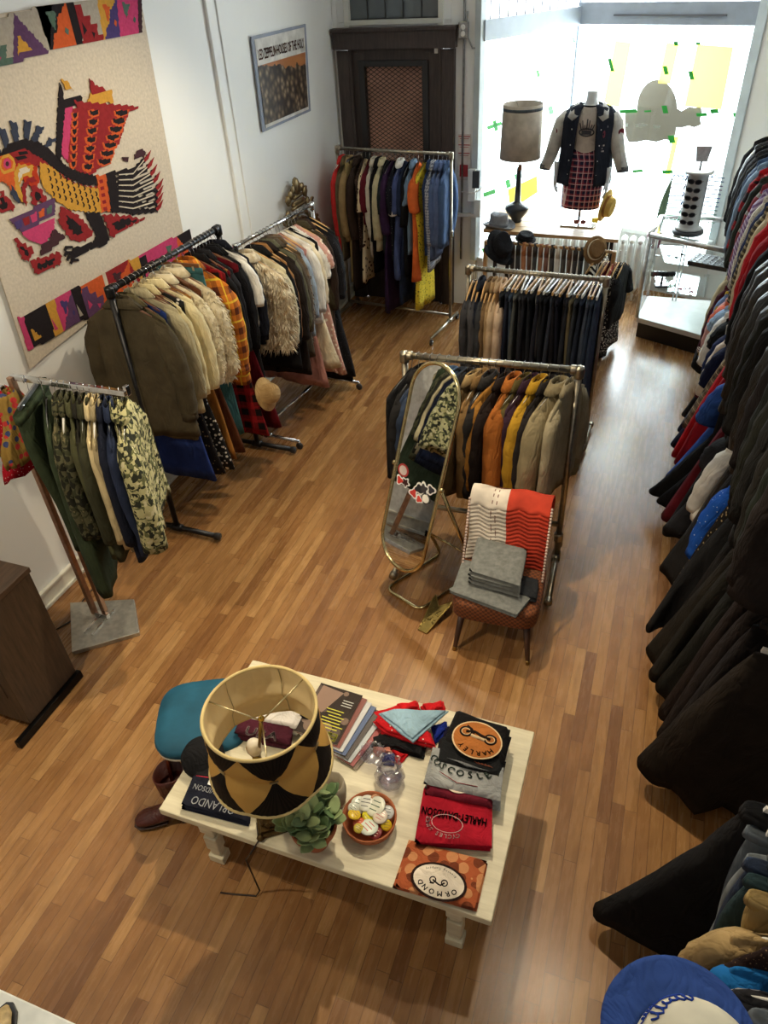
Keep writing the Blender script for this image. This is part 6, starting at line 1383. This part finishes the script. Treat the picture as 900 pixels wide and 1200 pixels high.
# ------------------------------------------------------------------ window display: table, lamp, hats, mannequin
WT = .98
wt = thing('display_table', 'wooden plank table in the shop window holding the mannequin', 'table')
q = [onz(567, 267, WT), onz(590, 240, WT), onz(729, 248, WT), onz(724, 281, WT)]
q = [Vector((-1.63, 7.12, WT)), Vector((-1.60, 7.96, WT)), Vector((-.36, 7.96, WT)), Vector((-.36, 7.04, WT))]
for k in range(5):
    a0, a1 = k/5+.002, (k+1)/5-.002
    pts = [q[0].lerp(q[1], a0), q[3].lerp(q[2], a0), q[3].lerp(q[2], a1), q[0].lerp(q[1], a1)]
    MB().prism(pts, (0, 0, -.03)).build('plank', wood((148, 112, 74), (196, 162, 116), axis=0, k=22, rough=.4), wt, bevel=.002)
for x, y in ((-1.52, 7.22), (-.46, 7.14), (-1.52, 7.86), (-.46, 7.86)):
    MB().box((x, y, .475), (.035, .035, .95)).build('leg', PIPE_D, wt, bevel=.002)
MB().box((-.99, 7.2, .93), (1.06, .03, .03)).box((-.99, 7.86, .93), (1.06, .03, .03)).build('rail', PIPE_D, wt)
# tall lamp
l2 = thing('table_lamp', 'tall lamp with dark ceramic base and beige linen drum shade', 'lamp', (-1.37, 7.42, WT))
MB().lathe([(.05, 0), (.055, .01), (.05, .03), (.10, .09), (.118, .13), (.11, .15), (.06, .175), (.03, .19), (.027, .3), (.022, .48), (.02, .50)], 28).build('base', gloss((44, 50, 56), .25), l2)
MB().tube([(0, 0, .5), (0, 0, .92)], .006, 8).build('stem', CHROME, l2); MB().box((.012, -.022, .50), (.03, .02, .05)).build('switch_tag', plain((120, 84, 60)), l2)
dr = MB(); rg = [[(r_d*math.cos(a), r_d*math.sin(a), z) for a in [2*PI*k/48 for k in range(48)]] for r_d, z in ((.188, .58), (.176, 1.03))]
dr.loft(rg, cap=(False, False)); dso = dr.build('lampshade', plain((176, 166, 152), rough=.9, bump=.5, fine=300), l2, thick=.004)
for z, r_d in ((1.0, .1785),): MB().loft([[(r_d*math.cos(a), r_d*math.sin(a), zz) for a in [2*PI*k/48 for k in range(48)]] for zz in (z-.018, z+.006)], cap=(False, False)).build('dark_band', cloth((84, 92, 98)), dso, thick=.004)
m = MB()
for k in range(3): m.tube([(0, 0, .9), (.174*math.cos(k*2.1), .174*math.sin(k*2.1), 1.02)], .0025, 5)
m.build('spider_fitter', CHROME, dso)
# felt hat
def hat(name, label, loc, rot, mat, band, R_=.15, cr=.085, h_=.11, curl=.02, pinch=True):
    t = thing(name, label, 'hat', loc); t.rotation_euler = rot; m = MB(); rings = []; n = 36
    for rr_, z, s_ in ((cr*.05, h_*.86, 1), (cr*.5, h_*.88, 1), (cr*.8, h_*1.0, 1), (cr*.95, h_*.9, 1), (cr, h_*.5, 1), (cr*1.06, .004, 1), (R_*.8, .0, 1), (R_, curl, 1), (R_*1.005, curl-.004, 1), (R_*.8, -.006, 1), (cr*1.0, -.005, 1)):
        rings.append([(rr_*math.cos(a)*.86, rr_*1.08*math.sin(a), z+(curl*.9*math.cos(2*a) if rr_ > cr*1.1 else 0)-(.012*math.cos(a)**2 if pinch and z > h_*.8 else 0)) for a in [2*PI*k/n for k in range(n)]])
    m.loft(rings).build('hat_body', mat, t)
    MB().loft([[(rr_*math.cos(a)*.87, rr_*1.09*math.sin(a), z) for a in [2*PI*k/n for k in range(n)]] for rr_, z in ((cr*1.05, .008), (cr*1.035, .03))], cap=(False, False)).build('hat_band', band, t, thick=.003); return t
hat('felt_hat', 'grey felt fedora on the left end of the window table', (-1.50, 7.22, WT+.012), (0, 0, 1.2), cloth((134, 136, 140)), cloth((110, 112, 116)), .155, .088, .12)
# mannequin: one continuous body with tapered arms and hands
mc = Vector((-.77, 7.44, WT)); mq = thing('mannequin', 'headless grey mannequin dressed in varsity jacket on the window table', 'mannequin', mc, -.04); mq.scale = (1.06, 1.06, 1.06)
SK = gloss((196, 200, 204), .35)
def ering(cx_, cy_, z, rx, ry, n=32, p=1.0): return [(cx_+rx*sgnpow(math.cos(2*PI*k/n), p), cy_+ry*sgnpow(math.sin(2*PI*k/n), p), z) for k in range(n)]
sp = [(.40, .085, .07), (.46, .15, .105), (.55, .165, .11), (.62, .135, .09), (.68, .12, .085), (.76, .15, .10), (.84, .165, .105), (.90, .165, .085), (.945, .12, .065), (.965, .06, .05), (1.0, .045, .046), (1.06, .043, .044), (1.065, .03, .03)]
MB().loft([ering(0, 0, z, a, b) for z, a, b in sp]).build('body', SK, mq)
MB().tube([(0, 0, .02), (0, 0, .42)], .012, 10).build('pole', CHROME, mq); MB().box((0, 0, .008), (.30, .22, .012)).build('base_plate', metal((190, 190, 190), .2), mq, bevel=.003)
def hand(parent, c, side):
    m = MB(); c = Vector(c); m.loft([[(c.x+rx*math.cos(2*PI*k/12), c.y+ry*math.sin(2*PI*k/12), c.z-z) for k in range(12)] for z, rx, ry in ((-.10, .022, .024), (-.03, .02, .022), (.0, .018, .026), (.03, .016, .036), (.065, .015, .04), (.085, .012, .036))])
    for k, (oy, L_, r_f) in enumerate(((-.028, .062, .0085), (-.010, .075, .009), (.009, .07, .0085), (.026, .055, .0075))):
        b = c+Vector((0, oy, -.078)); m.tube([b, b+Vector((-side*.004, 0, -L_*.4)), b+Vector((-side*.014, 0, -L_*.75)), b+Vector((-side*.026, 0, -L_))], [r_f, r_f*.95, r_f*.85, r_f*.5], 8)
    b = c+Vector((0, -.03, -.02)); m.tube([b, b+Vector((-side*.01, -.018, -.025)), b+Vector((-side*.02, -.022, -.055))], [.011, .010, .006], 8)
    return m.build('hand', SK, parent)
hand(mq, (-.235, -.05, .43), -1); hand(mq, (.215, -.06, .40), 1)
# skirt, t-shirt, varsity jacket are clothing on the figure
PLD = plaid((150, 60, 74), (34, 34, 56), (210, 190, 190), 21.0, .55, 21.0)
MB().loft([ering(0, 0, z, a, b, 48, .9) for z, a, b in ((.66, .13, .095), (.63, .145, .10), (.55, .17, .12), (.46, .172, .12), (.30, .168, .115), (.155, .165, .11), (.15, .158, .10), (.3, .155, .10))], cap=(False, False)).build('plaid_skirt', PLD, mq)
TS = cloth((188, 178, 168))
ts = MB().loft([ering(0, 0, z, a, b, 36) for z, a, b in ((.60, .148, .105), (.68, .14, .10), (.76, .16, .112), (.84, .174, .117), (.90, .17, .10), (.945, .13, .078), (.962, .075, .06))], cap=(False, False)).build('t_shirt', TS, mq)
MB().tube([(.072*math.cos(a), .06*math.sin(a)-.004, .958) for a in [2*PI*k/24 for k in range(24)]], .008, 6, closed=True).build('neck_band', blk, ts)
m = MB()
ell_c = Vector((0.0, -.118, .775))
m.tube([ell_c+Vector((.06*math.cos(a), .004*abs(math.cos(a))*3, .028*math.sin(a))) for a in [2*PI*k/20 for k in range(20)]], .006, 5, closed=True)
m.box(ell_c, (.08, .004, .03)); 
for k in range(7): m.tube([ell_c+Vector((-.045+.015*k, 0, .02)), ell_c+Vector((-.06+.02*k, .003, .07+.02*math.sin(k*2)))], .004, 5)
m.tube([ell_c+Vector((0, 0, .02)), ell_c+Vector((.0, .003, .10))], .006, 5)
m.build('shirt_print', cloth((66, 66, 70)), ts)
JK = cloth((34, 38, 48)); SL = leather((176, 174, 168))
# jacket shell: open at the front
jr = []
for z, a, b, gap in ((.355, .225, .14, .48), (.38, .23, .145, .48), (.50, .225, .15, .46), (.62, .215, .145, .42), (.74, .22, .15, .38), (.84, .225, .145, .34), (.90, .21, .125, .33), (.945, .165, .10, .38), (.968, .10, .08, .50)):
    n_ = 40; ring = []
    for k in range(n_+1):
        t_ = -PI/2+gap+(2*PI-2*gap)*k/n_; ring.append((a*math.cos(t_)+.004*math.sin(k*1.7)*(1-z), b*math.sin(t_), z+.004*math.sin(k*.9)))
    jr.append(ring)
jk = MB().loft(jr, cap=(False, False), closed=False).build('varsity_jacket', JK, mq, thick=.010)
for side in (-1, 1):
    pts = [(side*.175, 0, .895), (side*.215, -.0, .83), (side*.245, -.02, .70), (side*(.262 if side < 0 else .285), -.04, .58), (side*(.262 if side < 0 else .325), -.06, .49)]
    if side < 0: pts = [(-.175, 0, .895), (-.225, 0, .83), (-.265, -.01, .70), (-.295, -.02, .58), (-.335, -.03, .48)]
    s1 = MB().tube(pts, [.05, .066, .06, .054, .05], 16).build('sleeve', SL, jk)
    MB().tube([Vector(pts[-1])+Vector((0, 0, .02)), Vector(pts[-1])+Vector((side*.006, -.004, -.02))], .048, 16).build('cuff', cloth((90, 92, 96)), s1)
    MB().lathe([(.03, 0), (.03, .006), (.001, .008)], 18).build('arm_patch', cloth((110, 40, 50)), s1, loc=(side*.272, -.045, .77), rot=(PI/2, 0, side*.8))
    n_ = 8; cp_ = MB(); cpts = [(side*.085, .07, .975), (side*.10, .0, .985), (side*.10, -.06, .96), (side*.075, -.115, .90), (side*.125, -.135, .865), (side*.165, -.115, .89), (side*.15, -.04, .945), (side*.12, .06, .955)]
    cp_.add(cpts, [(0, 1, 6, 7), (1, 2, 5, 6), (2, 3, 4, 5)], 0, True); cp_.build('collar', SL, jk, thick=.008)
m = MB()
for i_, gz in enumerate((.80, .68, .56, .45)):
    for side in (-1, 1): m.ell((side*(.118 if side > 0 else .12), -.128+.0*gz, gz), (.006, .004, .006), 8)
m.build('snap_button', gloss((230, 230, 230), .2), jk)
m = MB(); c_ = Vector((.135, -.122, .82))
for k in range(6): m.box(c_+Vector((-.03+.012*k, .0+.004*k, .01-.0025*(k-2.5)**2*.6)), (.007, .004, .014), 0)
for k in range(3):
    for j in range(4-k % 2): m.box(c_+Vector((-.02+.013*j, .004*j, -.14-.022*k)), (.009, .004, .012), 0)
m.tube([c_+Vector((.016*math.cos(a), .003, -.055+.026*math.sin(a*2))) for a in [2*PI*k/16 for k in range(16)]], .004, 5, 1, closed=True)
m.build('chest_embroidery', [cloth((190, 188, 186)), cloth((140, 70, 84))], jk)
hh = hat('straw_boater', 'straw boater hat hanging from the mannequin\'s hand', mc+Vector((.235, -.07, .20)), (math.radians(100), 0, math.radians(70)), cloth((196, 164, 88)), cloth((150, 104, 60)), .135, .085, .075, .0, False)
sg_ = thing('sunglasses', 'red framed sunglasses on the mannequin base', 'sunglasses', mc+Vector((.02, -.10, .03)))
m = MB()
for s_ in (-1, 1): m.tube([(s_*.032+.024*math.cos(a), 0, .02+.019*math.sin(a)) for a in [2*PI*k/16 for k in range(16)]], .0035, 5, closed=True); m.tube([(s_*.056, 0, .028), (s_*.058, .11, .022), (s_*.056, .13, .008)], .0025, 5)
m.tube([(-.01, 0, .026), (.01, 0, .026)], .003, 5); m.build('frame', gloss((170, 60, 60), .3), sg_)
m = MB()
for s_ in (-1, 1): m.add([(s_*.032+.022*math.cos(2*PI*k/16), .001, .02+.017*math.sin(2*PI*k/16)) for k in range(16)], [tuple(range(16))], 0, False)
m.build('lens', gloss((120, 70, 70), .1), sg_)
tk = thing('paper_tag', 'white and yellow tags lying by the mannequin base', 'tag', mc+Vector((.13, -.06, .012)), .5)
MB().box((0, 0, .004), (.09, .05, .002)).build('card', plain((224, 222, 216), bump=0), tk); MB().box((.05, .05, .03), (.05, .03, .04)).build('yellow_flap', plain((222, 200, 70), bump=0), tk)
# hats piled on the low wooden rack
hat('black_hat', 'large black felt hat on the left end of the low wooden rack', (-1.38, 6.70, .90), (.2, .35, .4), cloth((24, 25, 28)), blk, .17, .10, .13, .0)
hat('black_hat', 'crumpled black hat tilted against the large black one', (-1.36, 6.62, .99), (.9, .2, .8), cloth((32, 33, 36)), blk, .15, .10, .11, .0)
hat('black_hat', 'small black brimmed hat right of the large black hats', (-1.17, 6.86, 1.0), (.1, .1, .2), cloth((28, 28, 30)), blk, .11, .08, .05, .0, False)
hat('tan_hat', 'tan and cream brimmed hat at right end of low rack', (-.52, 6.66, 1.0), (.9, .5, .2), cloth((120, 92, 60)), cream, .12, .08, .06, .0, False)

# ------------------------------------------------------------------ glass display case
gc = thing('display_case', 'aluminium framed glass display case with dark plinth', 'display case')
base = [Vector((-.09, 7.20, 0)), Vector((.66, 6.84, 0)), Vector((.95, 7.05, 0)), Vector((.95, 7.78, 0)), Vector((-.03, 7.78, 0))]
def ins(P, d):
    c_ = sum(P, Vector())/len(P); return [p+(c_-p).normalized()*d for p in P]
zp = lambda P, z: [Vector((p.x, p.y, z)) for p in P]
MB().prism(zp(ins(base, .02), 0), (0, 0, .15)).build('plinth', gloss((34, 30, 28), .4), gc, bevel=.004)
MB().prism(zp(base, .15), (0, 0, .05)).build('floor_panel', gloss((226, 226, 222), .35), gc, bevel=.006)
AL = metal((206, 208, 208), .3)
for i, p in enumerate(base):
    MB().tube([(p.x, p.y, .2), (p.x, p.y, .97)], .02 if i < 2 else .014, 12).build('corner_post', AL, gc)
fr_ = MB()
for i in range(5):
    a, b = base[i], base[(i+1) % 5]; fr_.tube([(a.x, a.y, .985), (b.x, b.y, .985)], .024, 10)
fr_.build('top_frame', AL, gc)
GG = glass((250, 252, 252), .05)
MB().prism(zp(ins(base, .02), .985), (0, 0, .006)).build('glass_top', GG, gc)
for i in (0, 1, 4):
    a, b = base[i], base[(i+1) % 5]; MB().add([(a.x, a.y, .2), (b.x, b.y, .2), (b.x, b.y, .96), (a.x, a.y, .96)], [(0, 1, 2, 3)], 0, False).build('glass_side', GG, gc)
shelf_z = (.46, .72)
for i, z in enumerate(shelf_z): 
    P = ins([base[0].lerp(base[3], .12), base[1].lerp(base[3], .25), base[2], base[3], base[4]], .04 if i else .02); MB().prism(zp(P, z), (0, 0, .008)).build('glass_shelf', glass((246, 250, 249), .1), gc)
for (x, y) in ((.22, 7.70), (.25, 7.70)): MB().tube([(x, y, .2), (x, y, .97)], .007, 8).build('shelf_standard', AL, gc)
tr = thing('jewelry_tray', 'black ring tray on the upper glass shelf of display case', 'tray', (.48, 7.28, .73), -.35)
MB().box((0, 0, .02), (.36, .26, .04)).build('tray_body', gloss((22, 22, 24), .5), tr, bevel=.004)
m = MB(); rnd = random.Random(3)
for i in range(7):
    for j in range(5): m.lathe([(.006, 0), (.009, .003), (.006, .006)], 8, (-.15+.05*i, -.1+.05*j, .042))
m.build('ring', metal((170, 170, 170), .3), tr)
bd = thing('bracelet_stand', 'black t-bar bracelet display on the lower glass shelf', 'display stand', (.08, 7.34, .47), .2)
MB().box((0, 0, .01), (.12, .09, .02)).build('base', gloss((24, 24, 26)), bd, bevel=.003); MB().tube([(0, 0, .02), (0, 0, .11)], .01, 8).build('post', gloss((24, 24, 26)), bd); MB().tube([(-.11, 0, .12), (.11, 0, .12)], .022, 12).build('bar', plain((28, 28, 30)), bd)
m = MB()
for k in range(6): m.tube([(-.09+.035*k, .025*math.cos(a), .12+.025*math.sin(a)) for a in [2*PI*q_/14 for q_ in range(14)]], .004, 5, closed=True)
m.build('bracelet', metal((60, 50, 56), .4), bd)
jw = [(.0, 7.42, .728, 'silver brooch'), (.10, 7.44, .728, 'silver bow brooch'), (.17, 7.40, .728, 'dark beaded brooch'), (.22, 7.5, .728, 'small black brooch'), (.26, 7.3, .468, 'pink flower brooch'), (.32, 7.34, .468, 'red beaded bracelet'), (.36, 7.25, .468, 'pink beaded brooch'), (.16, 7.22, .468, 'silver chain bracelet'), (.22, 7.20, .468, 'white pearl bracelet')]
for i, (x, y, z, n_) in enumerate(jw):
    c = (150, 60, 80) if ('pink' in n_ or 'red' in n_) else ((40, 40, 44) if ('black' in n_ or 'dark' in n_) else (196, 196, 196)); m = MB(); nn = n_.split()[-1]
    if nn == 'bracelet':
        for k in range(16): m.ell((.03*math.cos(k*PI/8), .03*math.sin(k*PI/8), .006), (.006, .006, .006), 6)
    else:
        for k in range(5): m.ell((.014*math.cos(k*1.26), .014*math.sin(k*1.26), .006), (.010, .010, .006), 6)
        m.ell((0, 0, .01), (.007, .007, .006), 6)
    tag(m.build(nn, metal(c, .35), None, loc=(x, y, z)), n_+' on a glass shelf of the display case', nn, 'jewellery in the display case')

# sunglasses spinner on the case
SPN = Vector((.22, 7.30, .995)); spn = thing('sunglasses_rack', 'white revolving sunglasses tower with dark round base', 'display rack', SPN, .1)
MB().lathe([(.13, 0), (.14, .008), (.135, .03), (.10, .04)], 32).build('base', gloss((40, 42, 44), .4), spn)
MB().lathe([(.115, .04), (.12, .05), (.10, .06), (.088, .07), (.088, .50), (.12, .51), (.122, .525), (.1, .53)], 32).build('tower', gloss((190, 192, 192), .45), spn)
MB().tube([(0, 0, .53), (0, 0, .62)], .008, 8).build('stem', gloss((50, 50, 54)), spn)
m = MB(); m.add([(-.045, -.006, .60), (.045, -.006, .60), (.065, -.006, .72), (-.065, -.006, .72)], [(0, 1, 2, 3)], 0, False); m.build('top_mirror', metal((225, 226, 228), .5), spn, thick=.004)
k_n = 0
for s_i, (ang_, nm_) in enumerate(((-PI/2-.25, 'front'), (PI-.1, 'left'), (-.05, 'right'))):
    for j in range(6):
        z = .455-.068*j; P = SPN+Vector((math.cos(ang_)*.092, math.sin(ang_)*.092, z)); t = thing('sunglasses', ['dark', 'round grey', 'brown tinted', 'black cat-eye', 'large black', 'rimless'][j]+' sunglasses in '+ORD[j]+' row down the '+nm_+' of the spinner', 'sunglasses', P, ang_+PI/2, 'sunglasses on the revolving tower')
        fc = [(26, 26, 30), (60, 60, 64), (70, 50, 44), (20, 20, 24), (24, 24, 28), (60, 52, 54)][j] if s_i == 0 else [(60, 90, 140), (90, 60, 110), (50, 70, 150), (40, 90, 150), (60, 120, 110), (90, 150, 110)][j]
        m = MB(); mlen = MB()
        for s_ in (-1, 1):
            lens = [(s_*.031+.026*sgnpow(math.cos(a), .9), -.004, .018*sgnpow(math.sin(a), .85)+.003*s_*math.cos(a)) for a in [2*PI*k/18 for k in range(18)]]
            m.tube(lens, .0032, 5, closed=True); mlen.add([(x, y+.001, z_) for x, y, z_ in lens], [tuple(range(18))], 0, False)
            m.tube([(s_*.057, -.004, .008), (s_*.062, -.02, .008), (s_*.064, -.12 if s_i else .03, .004)], .0045 if s_i else .0024, 5)
        m.tube([(-.007, -.004, .004), (.007, -.004, .004)], .003, 5); m.build('frame', gloss(fc, .3), t); mlen.build('lens', gloss((34, 34, 38) if s_i == 0 else (70, 90, 120), .1), t)

# plants on the sill
sp2 = thing('potted_snake_plant', 'single tall leaf plant in a dark red pot by the case', 'plant', (-.06, 8.02, .62), 0)
MB().lathe([(.06, 0), (.075, .09), (.082, .13), (.074, .13), (.06, .02)], 24).build('pot', gloss((96, 28, 44), .4), sp2)
m = MB(); rings = []
for j in range(10):
    v_ = j/9; w_ = .034*math.sin(PI*min(1, .15+v_*.85))+.003; rings.append([(.02+.05*v_*v_+w_*math.cos(a), .006*math.sin(a), .12+.55*v_) for a in [2*PI*k/10 for k in range(10)]])
m.loft(rings).build('leaf', plain((92, 116, 92), rough=.5), sp2)
for k in range(5):
    a = k*1.3; m = MB(); m.tube([(0, 0, .12), (.05*math.cos(a), .05*math.sin(a), .17), (.09*math.cos(a), .09*math.sin(a), .16)], [.006, .02, .003], 8, flat=.3); m.build('leaf', plain((130, 160, 110), rough=.5), sp2)
sp3 = thing('trailing_plant', 'small curly leaved plant on the sill behind the spinner', 'plant', (.16, 8.30, .655), 0)
MB().lathe([(.04, 0), (.05, .08), (.045, .08), (.03, .02)], 20).build('pot', gloss((170, 168, 160), .4), sp3)
rnd = random.Random(8)
for k in range(12):
    a = rnd.uniform(0, 6.28); L_ = rnd.uniform(.06, .14); m = MB(); m.tube([(0, 0, .07), (L_*.5*math.cos(a), L_*.5*math.sin(a), .07+L_), (L_*math.cos(a), L_*math.sin(a), .07+L_*.8)], .003, 5)
    for q_ in range(4): m.ell((L_*(.4+.2*q_)*math.cos(a), L_*(.4+.2*q_)*math.sin(a), .07+L_*.95), (.012, .012, .005), 6)
    m.build('stem', plain((90, 140, 86), rough=.5), sp3)

# ------------------------------------------------------------------ foreground: cap and shoes
capo = thing('trucker_cap', 'cream trucker cap with a blue brim and script lettering', 'cap', onz(818, 1266, 1.90), math.radians(24))
m = MB(); rings = []
for j in range(10):
    v_ = j/9; rr_ = .092*math.cos(v_*PI/2*.98)+.001; rings.append([(rr_*math.cos(a), rr_*1.08*math.sin(a), .105*math.sin(v_*PI/2)) for a in [2*PI*k/40 for k in range(40)]])
crown = m.loft(rings, cap=(True, True)).build('crown', plain((224, 214, 186), rough=.85, bump=.4, fine=260), capo)
m = MB(); NA, NR = 28, 8; vs = []
for j in range(NR+1):
    for i in range(NA+1):
        a = math.radians(12)+math.radians(156)*i/NA; v_ = j/NR
        r0 = .092; ext = .066*math.sin((a-math.radians(12))/math.radians(156)*PI)**.55
        x = (r0+ext*v_)*math.cos(a)*(1+.02*v_); y = (r0*1.08+ext*v_)*math.sin(a); z = .004-.010*v_-.9*x*x*v_+.0009*math.sin(v_*38)
        vs.append((x, y, z))
m.add(vs, [(j*(NA+1)+i, j*(NA+1)+i+1, (j+1)*(NA+1)+i+1, (j+1)*(NA+1)+i) for j in range(NR) for i in range(NA)]); m.build('brim', cloth((50, 76, 138)), capo, thick=.004)
m = MB(); 
def on_crown(adeg, eldeg):
    a = math.radians(adeg); el = math.radians(eldeg); R1 = .0945
    return Vector((R1*math.cos(el)*math.cos(a), R1*1.08*math.cos(el)*math.sin(a), .108*math.sin(el)))
for (a0, a1, e0, amp, n_, r_s) in ((132, 78, 33, 5.5, 7, .0016), (136, 84, 20, 2.2, 12, .0010)):
    pts = []
    for k in range(n_*8+1):
        t_ = k/(n_*8); pts.append(on_crown(a0+(a1-a0)*t_+2.2*math.cos(t_*n_*2*PI), e0+amp*(1+.5*math.sin(t_*9))*math.sin(t_*n_*2*PI)))
    m.tube(pts, r_s, 5)
m.build('script_lettering', cloth((40, 66, 150)), crown)
MB().ell((0, 0, .107), (.007, .007, .004), 10).build('top_button', cloth((50, 76, 138)), capo)
hs_ = thing('hat_stand', 'slim black stand holding up the trucker cap', 'stand', Vector((onz(818, 1266, 1.90).x, onz(818, 1266, 1.90).y, 0)))
MB().tube([(0, 0, .02), (0, 0, 1.90)], .012, 10).build('pole', gloss((30, 30, 32)), hs_); MB().lathe([(.13, 0), (.13, .012), (.02, .025)], 28).build('base', gloss((30, 30, 32)), hs_); MB().lathe([(.02, 1.88), (.07, 1.90), (.05, 1.94), (.01, 1.96)], 20).build('hat_rest', gloss((30, 30, 32)), hs_)
wsx = thing('display_plinth', 'white display board with shoes at the bottom left corner', 'plinth', (-1.17, .08, 0))
MB().box((0, 0, .6), (.50, .46, 1.2)).build('plinth_body', plain((232, 230, 216), rough=.5, bump=0), wsx, bevel=.004)
for i, (x, y, rz_) in enumerate(((-1.255, .205, .35), (-1.145, .175, .30))):
    t = thing('leather_shoe', ['tan pointed shoe with black sole edge, left of the pair', 'tan pointed shoe with black sole edge, right of the pair'][i], 'shoe', (x, y, 1.2), rz_, 'shoes on the white board'); rings = []; m = MB()
    for yy, w_, h_ in ((.115, .004, .012), (.10, .02, .022), (.07, .034, .032), (.02, .043, .042), (-.04, .041, .055), (-.10, .034, .065), (-.15, .03, .06), (-.17, .01, .04)):
        rings.append([(w_*math.cos(a), yy, .010+h_*(.5+.5*math.sin(a))) for a in [2*PI*k/20 for k in range(20)]])
    m.loft(rings).build('shoe_upper', plain((172, 146, 98), rough=.5, var=.3, scale=60), t)
    MB().prism([(x_, y_, 0) for x_, y_ in ((.008, .124), (.026, .106), (.04, .07), (.05, .02), (.047, -.05), (.038, -.12), (.034, -.16), (.0, -.178), (-.034, -.16), (-.038, -.12), (-.047, -.05), (-.05, .02), (-.04, .07), (-.026, .106), (-.008, .124))], (0, 0, .012)).build('sole', gloss((26, 22, 20), .4), t, bevel=.002)
